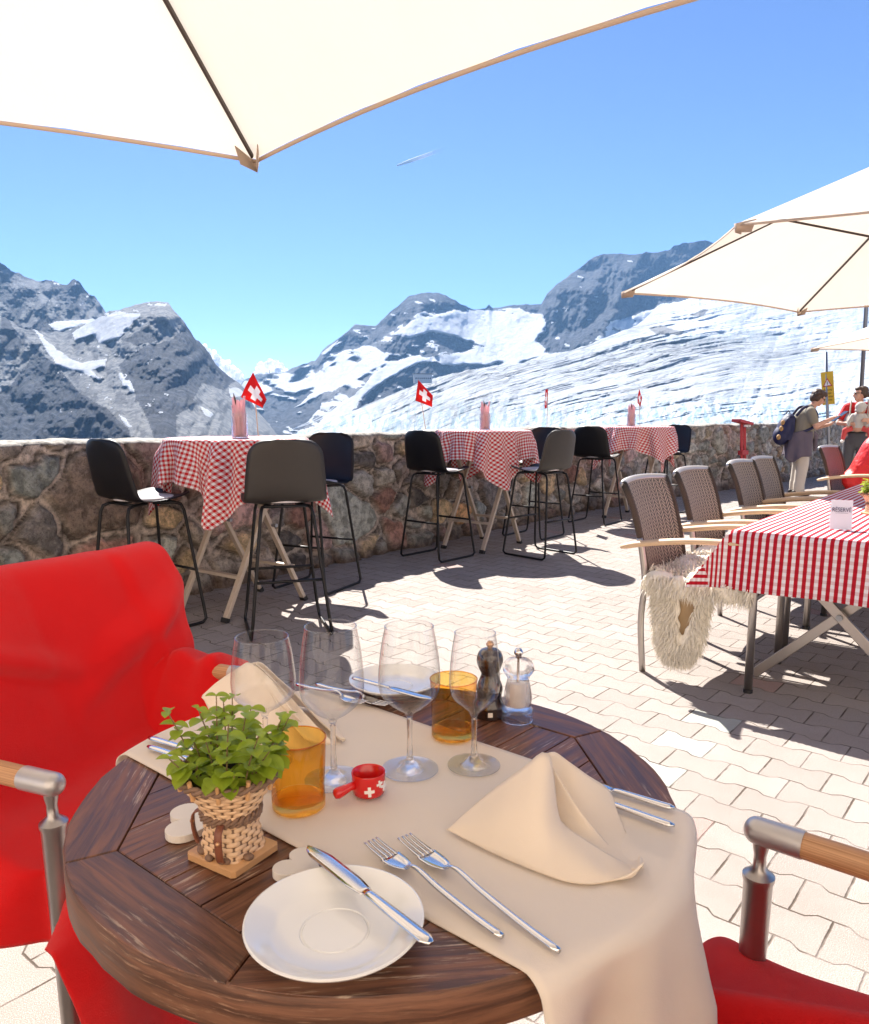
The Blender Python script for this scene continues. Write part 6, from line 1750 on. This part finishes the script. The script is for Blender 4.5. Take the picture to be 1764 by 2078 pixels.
def blanket_right():
    P = []; N, M_ = 46, 46
    for i in range(N+1):
        u = i/N; row = []
        for j in range(M_+1):
            v = j/M_; y = -0.33+0.66*v
            s = u*0.74
            if s < 0.40: x = -0.19+s*1.0; z = 0.490
            elif s < 0.48: a = (s-0.40)/0.08; x = 0.21+0.05*math.sin(a*PI/2); z = 0.490-0.05*(1-math.cos(a*PI/2))
            else: x = 0.262+0.02*math.sin((s-.48)*9); z = 0.44-(s-0.48)
            k = min(1, max(0, (0.5-s)/0.1))
            cr = lambda c0, sl, wd: math.exp(-((y-c0-sl*x)/wd)**2)
            z += k*(0.012*math.sin(9*y+5*x+0.5)+0.008*math.sin(17*x-6*y)+0.034*cr(-0.20, 0.5, 0.030)-0.022*cr(-0.14, 0.45, 0.022)+0.022*cr(-0.05, 0.7, 0.028)-0.014*cr(0.02, 0.75, 0.02)+0.024*cr(0.14, 0.3, 0.03))
            x += (1-k)*0.02*math.sin(17*y)
            e = max(0, (abs(y)-0.25)/0.08); z -= 0.05*e*e*k
            row.append((x, y, z))
        P.append(row)
    fleece('red_blanket', 'red fleece blanket heaped on the seat of the armchair at the lower right', OR_, fR, P)
blanket_right()
# ------------------------------------------------------------------ people
def hand(m, wr, d, up, k=1.0, curl=0.6, side=1):
    """palm and five fingers; d = direction of the hand, up = back of the hand"""
    d = Vector(d).normalized(); up = Vector(up); up = (up-d*up.dot(d)).normalized(); s = d.cross(up)*side; wr = Vector(wr)
    c = wr+d*0.045*k
    m.capsule(wr+d*0.01, 0.022*k, wr+d*0.03*k, 0.024*k, 10); m.capsule(c-s*0.022*k, 0.015*k, c+s*0.022*k, 0.015*k, 10); m.capsule(wr+d*0.065*k-s*0.022*k, 0.013*k, wr+d*0.065*k+s*0.024*k, 0.013*k, 10)
    for q, L in ((-1.5, 0.052), (-0.5, 0.066), (0.5, 0.072), (1.5, 0.062)):
        p = wr+d*0.075*k+s*q*0.0165*k; L *= k
        p1 = p+(d*math.cos(curl*0.5)-up*math.sin(curl*0.5))*L*0.45; p2 = p1+(d*math.cos(curl*1.3)-up*math.sin(curl*1.3))*L*0.32; p3 = p2+(d*math.cos(curl*2.0)-up*math.sin(curl*2.0))*L*0.25
        m.capsule(p, 0.0082*k, p1, 0.0078*k, 8); m.capsule(p1, 0.0078*k, p2, 0.0072*k, 8); m.capsule(p2, 0.0072*k, p3, 0.0062*k, 8)
    p = wr+d*0.025*k+s*0.024*k; p1 = p+(d*0.6+s*0.8)*0.030*k; p2 = p1+(d*0.85+s*0.3-up*0.3).normalized()*0.030*k
    m.capsule(p, 0.011*k, p1, 0.0095*k, 8); m.capsule(p1, 0.0095*k, p2, 0.0075*k, 8)
def head(m, c, f, k=1.0, tilt=0.0):
    """f = unit vector the face looks to"""
    c = Vector(c); f = Vector(f).normalized(); r = f.cross(Vector((0, 0, 1))).normalized(); u = r.cross(f).normalized()
    Rm = Matrix((f, -r, u)).transposed()
    W = lambda x, y, z: c+f*x*k-r*y*k+u*z*k
    m.ball(W(-0.012, 0, 0.022), (0.094*k, 0.074*k, 0.096*k), 18, 14, Rm)
    m.ball(W(0.030, 0, -0.030), (0.058*k, 0.056*k, 0.080*k), 16, 12, Rm)
    m.ball(W(0.052, 0, -0.082), (0.026*k, 0.030*k, 0.024*k), 12, 8, Rm)
    m.capsule(W(0.076, 0, 0.014), 0.010*k, W(0.102, 0, -0.026), 0.013*k, 10)
    m.ball(W(0.094, 0.010, -0.030), (0.010*k,)*3, 8, 6); m.ball(W(0.094, -0.010, -0.030), (0.010*k,)*3, 8, 6)
    m.capsule(W(0.080, 0.018, -0.054), 0.0085*k, W(0.080, -0.018, -0.054), 0.0085*k, 8)
    for s in (1, -1):
        m.ball(W(-0.008, 0.074*s, -0.008), (0.018*k, 0.009*k, 0.030*k), 10, 8, Rm)
        m.capsule(W(0.068, 0.015*s, 0.034), 0.009*k, W(0.060, 0.046*s, 0.034), 0.008*k, 8)
        m.ball(W(0.050, 0.040*s, -0.02), (0.02*k, 0.02*k, 0.02*k), 8, 6)
    return W, Rm
def eyes(t, W, k=1.0):
    m = MB()
    for s in (1, -1): m.ball(W(0.073, 0.030*s, 0.014), 0.0085*k, 10, 8)
    m.build('eyes', K['tablet'], t, smooth=180)

def woman_tablet():
    t = thing('person', 'standing person with a blue backpack looking at a tablet, jacket tied round the waist', 'person', (5.66, 12.05, 0), R_(-8))
    # x forwards (to the right of the picture), y left
    m = MB()
    W, Rm = head(m, (0.205, 0.0, 1.485), (0.86, -0.12, -0.42), 1.0)
    m.capsule((0.11, 0, 1.335), 0.055, (0.17, 0, 1.44), 0.050)
    m.capsule((0.03, 0, 1.17), 0.145, (0.0, 0, 0.92), 0.15, 18); m.capsule((0.055, -0.14, 1.285), 0.065, (0.055, 0.14, 1.285), 0.065, 14)
    sh = {1: (0.06, 0.175, 1.285), -1: (0.05, -0.175, 1.28)}
    el = {1: (0.17, 0.20, 1.02), -1: (0.13, -0.22, 1.07)}
    wr = {1: (0.40, 0.04, 1.085), -1: (0.39, -0.10, 1.185)}
    for s in (1, -1):
        m.capsule(sh[s], 0.052, el[s], 0.042); m.capsule(el[s], 0.043, wr[s], 0.026)
        m.capsule((0.0, 0.085*s, 0.90), 0.09, (0.02, 0.09*s, 0.50), 0.062); m.capsule((0.02, 0.09*s, 0.50), 0.060, (-0.01, 0.095*s, 0.09), 0.042); m.capsule((-0.02, 0.095*s, 0.05), 0.04, (0.12, 0.11*s, 0.035), 0.032)
    hand(m, wr[1], (0.75, -0.15, 0.45), (0.2, 0, -1), 1.0, 0.5, 1); hand(m, wr[-1], (0.85, 0.15, 0.38), (-0.3, 0, 1), 1.0, 0.35, -1)
    m.build('body', K['skin'], t, remesh=0.0075, smooth_it=2)
    eyes(t, W)
    m = MB()
    for p, r in (((-0.035, 0, 0.052), (0.092, 0.088, 0.082)), ((-0.065, 0, -0.01), (0.062, 0.080, 0.078)), ((0.030, 0.0, 0.085), (0.062, 0.074, 0.046)), ((0.062, 0.02, 0.082), (0.036, 0.05, 0.030)), ((-0.02, 0.060, 0.0), (0.042, 0.034, 0.060)), ((-0.02, -0.060, 0.0), (0.042, 0.034, 0.060)), ((-0.085, 0, 0.045), (0.05, .06, .05))):
        m.ball(W(*p), r, 14, 10, Rm)
    rng = random.Random(3)
    for k in range(60):
        a = rng.uniform(0, 2*PI); e = rng.uniform(-.2, 1.4); q = W(-0.03+0.092*math.cos(a)*math.cos(e), 0.088*math.sin(a)*math.cos(e), 0.03+0.09*math.sin(e))
        if q.x > 0.285 and q.z < 1.53: continue
        m.ball(q, rng.uniform(.012, .022), 8, 6)
    m.build('hair', K['hair'], t, remesh=0.007, smooth_it=1)
    m = MB()
    for s in (1, -1): m.tube([W(0.086+0.003*math.cos(a), 0.033*s+0.022*math.cos(a), 0.014+0.018*math.sin(a)) for a in np.linspace(0, 2*PI, 17)], 0.0022, 6); m.tube([W(0.082, 0.055*s, 0.018), W(0.0, 0.080*s, 0.012)], 0.002, 6)
    m.build('spectacles', K['black_metal'], t, smooth=180)
    m = MB()        # shirt
    m.capsule((0.035, 0, 1.18), 0.162, (0.0, 0, 0.90), 0.172, 20); m.capsule((0.058, -0.14, 1.285), 0.079, (0.058, 0.14, 1.285), 0.079, 14); m.capsule((0.09, 0, 1.31), 0.07, (0.105, 0, 1.345), 0.062)
    for s in (1, -1):
        a, b = Vector(sh[s]), Vector(el[s]); m.capsule(a, 0.073, a.lerp(b, 0.62), 0.069)
    m.ball((0.05, 0, 1.08), (0.16, 0.15, 0.15), 16, 12)
    m.build('shirt', K['khaki'], t, remesh=0.012, smooth_it=3)
    m = MB()        # trousers
    m.capsule((0, 0, 0.92), 0.155, (0, 0, 0.84), 0.15, 16)
    for s in (1, -1):
        m.capsule((0.0, 0.08*s, 0.84), 0.112, (0.02, 0.09*s, 0.48), 0.094, 16); m.capsule((0.02, 0.09*s, 0.48), 0.092, (-0.01, 0.095*s, 0.115), 0.078, 16); m.capsule((-0.01, 0.095*s, 0.20), 0.080, (-0.005, 0.095*s, 0.115), 0.084, 16)
    m.build('trousers', K['beige'], t, remesh=0.012, smooth_it=3)
    for s in (1, -1):
        m = MB(); m.ball((-0.045, 0.095*s, 0.052), (0.062, 0.050, 0.050), 14, 10); m.capsule((-0.02, 0.097*s, 0.045), 0.046, (0.125, 0.115*s, 0.034), 0.036, 14); m.ball((0.02, 0.1*s, 0.075), (0.06, 0.045, 0.04), 12, 8)
        m.v = [(x, y, max(z, 0.0)) for x, y, z in m.v]; m.build('shoe', K['shoe'], t, remesh=0.008)
    m = MB()        # jacket round the waist
    N = 40; P = []
    for i in range(N+1):
        a = PI*0.30+(2*PI-PI*0.60)*i/N; row = []
        for j in range(13):
            u = j/12; ln = 0.36+0.10*math.exp(-((a-PI*1.28)/0.5)**2)-0.08*math.exp(-((a-PI*0.7)/0.4)**2)
            r = 0.185+0.055*u+0.018*u*math.sin(a*9)+0.012*math.sin(a*5+u*3)
            row.append((r*math.cos(a)*0.98-0.01, r*math.sin(a), 0.985-ln*u+0.012*math.sin(a*6)))
        P.append(row)
    m.grid(P); m.build('tied_jacket', K['jacket'], t, smooth=180, solid=0.018, sub=1)
    m = MB(); m.capsule((0.15, -0.06, 0.96), 0.04, (0.20, 0.0, 0.90), 0.045); m.capsule((0.15, 0.08, 0.96), 0.04, (0.20, 0.0, 0.92), 0.045); m.capsule((0.20, 0.0, 0.90), 0.035, (0.22, 0.03, 0.70), 0.028); m.capsule((0.20, -0.02, 0.90), 0.035, (0.19, -0.09, 0.76), 0.03)
    m.build('knotted_sleeves', K['jacket'], t, remesh=0.012)
    # backpack on the back
    b = thing('backpack', 'navy blue backpack with tan panels worn on the back of the tablet reader', 'backpack', t.location, t.rotation_euler[2])
    m = MB(); m.ball((-0.245, 0, 1.02), (0.125, 0.165, 0.23), 18, 14, Matrix.Rotation(R_(12), 3, 'Y')); m.ball((-0.30, 0, 0.92), (0.12, 0.15, 0.15), 16, 12); m.ball((-0.20, 0, 1.17), (0.09, 0.13, 0.09), 14, 10); m.box((-0.20, 0, 1.02), (0.12, 0.26, 0.34))
    m.build('bag', K['navy'], b, remesh=0.013, smooth_it=5)
    for z, y in ((1.12, -0.10), (1.03, -0.12), (0.90, -0.13)):
        m = MB(); m.ball((-0.345+0.25*(z-1.0), y, z), (0.030, 0.035, 0.042), 12, 8); m.build('tan_patch', K['tan_strap'], b, smooth=180)
    m = MB(); m.tube(catmull([(-0.19, 0, 1.26), (-0.22, 0, 1.30), (-0.25, 0, 1.25)], 5), 0.008, 8); m.build('grab_loop', K['navy'], b, smooth=180)
    for s in (1, -1):
        m = MB(); m.tube(catmull([(-0.13, 0.10*s, 1.22), (-0.02, 0.125*s, 1.352), (0.10, 0.125*s, 1.33), (0.165, 0.13*s, 1.22), (0.12, 0.165*s, 1.06), (-0.10, 0.17*s, 0.95)], 6), 0.021, 10, True, 0.35); m.build('shoulder_strap', K['navy'], b, smooth=180)
    # tablet
    m = MB(); m.box((0, 0, 0), (0.25, 0.17, 0.010)); o = m.build('tablet', K['tablet'], smooth=0, bevel=0.003)
    rot = Matrix.Rotation(R_(-8), 3, 'Z'); q = rot @ Vector((0.515, -0.035, 1.215)); o.location = Vector(t.location)+q; o.rotation_euler = (0, R_(-37), R_(-8))
    tag(o, 'dark tablet held in both hands of the person with the backpack', 'tablet')
woman_tablet()

def woman_baby():
    t = thing('person', 'person in red T-shirt and sunglasses carrying a baby on the chest', 'person', (6.62, 12.25, 0), R_(-118))
    m = MB(); W, Rm = head(m, (0.03, -0.0, 1.555), (0.25, -0.95, -0.02), 1.0)
    m.capsule((0.0, 0, 1.40), 0.052, (0.02, 0, 1.50), 0.048)
    m.capsule((0.0, 0, 1.25), 0.125, (-0.01, 0, 1.02), 0.12, 18); m.capsule((0, -0.13, 1.36), 0.060, (0, 0.13, 1.36), 0.060, 14)
    sh = {1: (0.0, 0.165, 1.35), -1: (0.0, -0.165, 1.35)}; el = {1: (0.02, 0.27, 1.10), -1: (0.05, -0.26, 1.11)}; wr = {1: (0.25, 0.17, 1.15), -1: (0.22, -0.09, 1.10)}
    for s in (1, -1):
        m.capsule(sh[s], 0.047, el[s], 0.040); m.capsule(el[s], 0.040, wr[s], 0.025)
        m.capsule((-0.01, 0.08*s, 0.92), 0.09, (0.0, 0.09*s, 0.50), 0.060); m.capsule((0.0, 0.09*s, 0.50), 0.058, (-0.02, 0.10*s, 0.09), 0.04); m.capsule((-0.02, 0.10*s, 0.05), 0.04, (0.11, 0.12*s, 0.035), 0.032)
    hand(m, wr[-1], (0.25, 0.95, 0.05), (1, 0, 0.2), 1.0, 0.5, 1); hand(m, wr[1], (0.55, -0.75, 0.1), (1, 0.2, 0.3), 1.0, 0.5, -1)
    m.build('body', K['skin'], t, remesh=0.0075, smooth_it=2); eyes(t, W)
    m = MB()
    for p, r in (((-0.030, 0, 0.045), (0.088, 0.080, 0.080)), ((-0.055, 0, 0.0), (0.060, 0.074, 0.07)), ((0.030, 0, 0.080), (0.055, 0.066, 0.038)), ((-0.115, 0, -0.015), (0.038, 0.036, 0.040)), ((-0.02, 0.058, 0.01), (0.04, 0.030, 0.045)), ((-0.02, -0.058, 0.01), (0.04, 0.030, 0.045))):
        m.ball(W(*p), r, 14, 10, Rm)
    m.build('hair', K['hair'], t, remesh=0.007)
    m = MB()
    for s in (1, -1): m.ball(W(0.082, 0.032*s, 0.016), (0.010, 0.027, 0.019), 12, 8, Rm); m.tube([W(0.076, 0.056*s, 0.020), W(-0.01, 0.080*s, 0.012)], 0.003, 6)
    m.tube([W(0.088, 0.01, 0.02), W(0.088, -0.01, 0.02)], 0.003, 6)
    m.build('sunglasses', K['tablet'], t, smooth=180)
    m = MB()
    m.capsule((0.0, 0, 1.26), 0.140, (-0.01, 0, 0.98), 0.138, 20); m.capsule((0, -0.13, 1.36), 0.073, (0, 0.13, 1.36), 0.073, 14)
    for s in (1, -1):
        a, b = Vector(sh[s]), Vector(el[s]); m.capsule(a, 0.068, a.lerp(b, 0.62), 0.068)
    m.build('tshirt', K['redshirt'], t, remesh=0.012)
    m = MB(); m.capsule((-0.01, 0, 0.95), 0.145, (-0.01, 0, 0.86), 0.145, 16)
    for s in (1, -1): m.capsule((-0.01, 0.085*s, 0.86), 0.100, (0, 0.105*s, 0.48), 0.074, 16); m.capsule((0, 0.105*s, 0.48), 0.072, (-0.02, 0.12*s, 0.10), 0.066, 16)
    m.build('trousers', K['greytrouser'], t, remesh=0.012)
    for s in (1, -1):
        m = MB(); m.capsule((-0.04, 0.10*s, 0.045), 0.046, (0.11, 0.12*s, 0.034), 0.036, 14); m.v = [(x, y, max(z, 0.0)) for x, y, z in m.v]; m.build('shoe', K['shoe'], t, remesh=0.008)
    # carrier
    c = thing('baby_carrier', 'grey fabric baby carrier strapped on the person in the red T-shirt', 'baby carrier', t.location, R_(-118))
    m = MB(); P = []
    for i in range(13):
        a = -1.15+2.3*i/12
        P.append([(0.235*math.cos(a)*(0.72+0.28*math.sin(PI*u)), 0.215*math.sin(a)*(0.8+0.2*math.sin(PI*u)), 0.985+0.27*u) for u in np.linspace(0, 1, 9)])
    m.grid(P); m.build('pouch', K['carrier'], c, smooth=180, solid=0.012)
    m = MB(); m.tube([(0.165*math.cos(a), 0.155*math.sin(a), 0.985) for a in np.linspace(0, 2*PI, 40)], 0.030, 10, False, 0.35); m.build('waist_belt', K['black'], c, smooth=180)
    for s in (1, -1):
        m = MB(); m.tube(catmull([(0.16, 0.12*s, 1.17), (0.115, 0.12*s, 1.32), (0.03, 0.115*s, 1.445), (-0.08, 0.10*s, 1.37), (-0.145, 0.0, 1.2)], 6), 0.030, 10, True, 0.35); m.build('shoulder_strap', K['carrier'], c, smooth=180)
    # baby
    b = thing('person', 'baby in pale grey knit carried on the chest of the sunglasses wearer', 'person', t.location, R_(-118))
    m = MB(); W2, R2 = head(m, (0.215, 0.03, 1.335), (-0.5, 0.85, 0.0), 0.72)
    m.capsule((0.18, 0, 1.22), 0.075, (0.17, 0, 1.06), 0.085); m.capsule((0.19, 0, 1.25), 0.03, (0.205, 0, 1.30), 0.03)
    for s in (1, -1):
        m.capsule((0.18, 0.07*s, 1.22), 0.030, (0.20, 0.12*s, 1.13), 0.026); m.capsule((0.20, 0.12*s, 1.13), 0.025, (0.22, 0.12*s, 1.07), 0.018); hand(m, (0.22, 0.12*s, 1.07), (0.2, 0.4*s, -0.8), (0.8, 0, 0.2), 0.5, 0.8, 1)
        m.capsule((0.17, 0.07*s, 1.04), 0.045, (0.215, 0.165*s, 1.00), 0.036); m.capsule((0.215, 0.165*s, 1.00), 0.034, (0.205, 0.185*s, 0.85), 0.024); m.capsule((0.205, 0.185*s, 0.835), 0.022, (0.25, 0.195*s, 0.825), 0.018)
    m.build('body', K['skin'], b, remesh=0.006)
    m = MB(); m.capsule((0.18, 0, 1.215), 0.078, (0.17, 0, 1.07), 0.088)
    for s in (1, -1): m.capsule((0.18, 0.07*s, 1.22), 0.042, (0.20, 0.12*s, 1.13), 0.036); m.capsule((0.20, 0.12*s, 1.13), 0.036, (0.217, 0.12*s, 1.085), 0.030)
    m.build('knit_top', K['babygrey'], b, remesh=0.009)
    m = MB(); m.ball(W2(-0.016, 0, 0.034), (0.084, 0.074, 0.078), 16, 12, R2); m.ball(W2(0.03, 0, 0.062), (0.075, 0.070, 0.018), 14, 8, R2); m.ball(W2(-0.05, 0, -0.045), (0.06, 0.065, 0.035), 12, 8, R2)
    m.build('sun_hat', K['babygrey'], b, remesh=0.008)
    for s in (1, -1):
        m = MB(); m.capsule((0.17, 0.07*s, 1.04), 0.050, (0.215, 0.165*s, 1.00), 0.042); m.capsule((0.215, 0.165*s, 1.00), 0.040, (0.206, 0.184*s, 0.875), 0.031); m.build('legging', K['babyred'], b, remesh=0.008)
        m = MB(); m.capsule((0.205, 0.186*s, 0.838), 0.027, (0.262, 0.197*s, 0.826), 0.023); m.build('bootee', K['white_paint'], b, remesh=0.007)
woman_baby()

def sitter():
    # sits in the reddish rattan armchair, leaning to the table
    t = thing('person', 'seated person in a bright red jacket at the right edge of the picture', 'person', (4.24, 7.50, 0), R_(-44))
    m = MB(); W, Rm = head(m, (0.20, 0.0, 1.21), (0.9, -0.1, -0.4), 1.0)
    m.capsule((0.12, 0, 1.05), 0.055, (0.165, 0, 1.15), 0.05)
    m.capsule((-0.07, 0, 0.60), 0.14, (0.06, 0, 0.92), 0.13, 16); m.capsule((0.08, -0.13, 1.0), 0.062, (0.08, 0.13, 1.0), 0.062)
    for s in (1, -1):
        m.capsule((0.08, 0.17*s, 0.99), 0.05, (0.14, 0.235*s, 0.76), 0.042); m.capsule((0.14, 0.235*s, 0.76), 0.042, (0.36, 0.10*s, 0.80), 0.027)
        m.capsule((-0.05, 0.09*s, 0.54), 0.09, (0.36, 0.12*s, 0.53), 0.065); m.capsule((0.36, 0.12*s, 0.53), 0.058, (0.34, 0.12*s, 0.09), 0.042); m.capsule((0.33, 0.12*s, 0.045), 0.04, (0.46, 0.13*s, 0.035), 0.032)
        hand(m, (0.36, 0.10*s, 0.80), (0.9, -0.3*s, 0.1), (0, 0, 1), 1.0, 0.6, -s)
    m.build('body', K['skin'], t, remesh=0.008); eyes(t, W)
    m = MB()
    for p, r in (((-0.035, 0, 0.050), (0.092, 0.086, 0.082)), ((-0.06, 0, -0.02), (0.060, 0.078, 0.085)), ((0.03, 0, 0.085), (0.058, 0.07, 0.042))): m.ball(W(*p), r, 14, 10, Rm)
    m.build('hair', K['hair'], t, remesh=0.008)
    m = MB(); m.capsule((-0.06, 0, 0.60), 0.185, (0.05, 0, 0.90), 0.17, 20); m.capsule((0.08, -0.13, 0.985), 0.092, (0.08, 0.13, 0.985), 0.092, 14)
    for s in (1, -1): m.capsule((0.08, 0.17*s, 0.98), 0.082, (0.14, 0.245*s, 0.76), 0.070); m.capsule((0.14, 0.245*s, 0.76), 0.070, (0.33, 0.115*s, 0.795), 0.048)
    m.ball((-0.14, 0, 0.62), (0.12, 0.20, 0.12), 14, 10)
    m.build('jacket', K['redjacket'], t, remesh=0.012, smooth_it=3)
    m = MB(); m.capsule((-0.06, -0.06, 0.55), 0.12, (-0.06, 0.06, 0.55), 0.12)
    for s in (1, -1): m.capsule((-0.04, 0.09*s, 0.54), 0.102, (0.36, 0.12*s, 0.54), 0.080); m.capsule((0.36, 0.12*s, 0.53), 0.078, (0.34, 0.12*s, 0.12), 0.062)
    m.build('trousers', K['greytrouser'], t, remesh=0.012)
    for s in (1, -1):
        m = MB(); m.capsule((0.32, 0.12*s, 0.045), 0.046, (0.46, 0.13*s, 0.034), 0.036, 14); m.v = [(x, y, max(z, 0.0)) for x, y, z in m.v]; m.build('shoe', K['shoe'], t, remesh=0.008)
sitter()

# ------------------------------------------------------------------ unseen building front added behind the viewer to bounce warm sunlight onto the tables
def bounce_front():
    t = thing('bounce_facade', 'added unseen cream building front behind the viewer, bouncing sunlight onto the tables', 'building', (1.0, -4.6, 0))
    K['facade'] = mat('cream_facade_plaster', (0.74, 0.62, 0.50), 0.9, 0, 0.05, 2, 0.3, 40, 0.01)
    m = MB(); xs = [-15, -11, -9.4, -6, -4.4, -1.2, 1.2, 4.4, 6, 9.4, 11, 15]
    # wall panels between openings: sill band, lintel band and piers
    H = 6.8; m.box((0, -0.2, 0.5), (30, 0.4, 1.0)); m.box((0, -0.2, (2.4+H)/2), (30, 0.4, H-2.4))
    for a, b in ((-15, -11), (-9.4, -6), (-4.4, -1.2), (1.2, 4.4), (6, 9.4), (11, 15)): m.box(((a+b)/2, -0.2, 1.7), (b-a, 0.396, 1.4))
    m.build('wall', K['facade'], t, smooth=0)
    for a, b in ((-11, -9.4), (-6, -4.4), (-1.2, 1.2), (4.4, 6), (9.4, 11)):
        w_ = MB().box(((a+b)/2, -0.28, 1.7), (b-a, 0.04, 1.4)).build('window', K['tablet'], t, smooth=0)
        f = MB(); c = (a+b)/2
        f.box((c, -0.22, 1.04), (b-a, 0.08, 0.08)).box((c, -0.22, 2.36), (b-a, 0.08, 0.08)).box((a+0.04, -0.22, 1.7), (0.08, 0.08, 1.24)).box((b-0.04, -0.22, 1.7), (0.08, 0.08, 1.24)).box((c, -0.222, 1.7), (0.05, 0.07, 1.24))
        f.build('window_frame', K['pale_wood'], w_, smooth=0)
    m = MB(); m.box((0, 0.1, H+0.12), (31.5, 1.6, 0.22)); m.build('roof', K['roof'], t, smooth=0)
bounce_front()
# ------------------------------------------------------------------ air
def haze():
    mb = MB(); mb.box((0, 2700, 560), (14000, 8600, 1500))
    t = NT('mountain_air'); t.t.nodes.remove(t.b)
    v = t.n('ShaderNodeVolumePrincipled'); v.inputs['Color'].default_value = (0.32, 0.60, 1.0, 1); v.inputs['Density'].default_value = 0.00005
    v.inputs['Anisotropy'].default_value = 0.0
    t.L(v.outputs[0], t.out.inputs['Volume'])
    tag(mb.build('haze', t.m, smooth=0), kind='stuff')
haze()
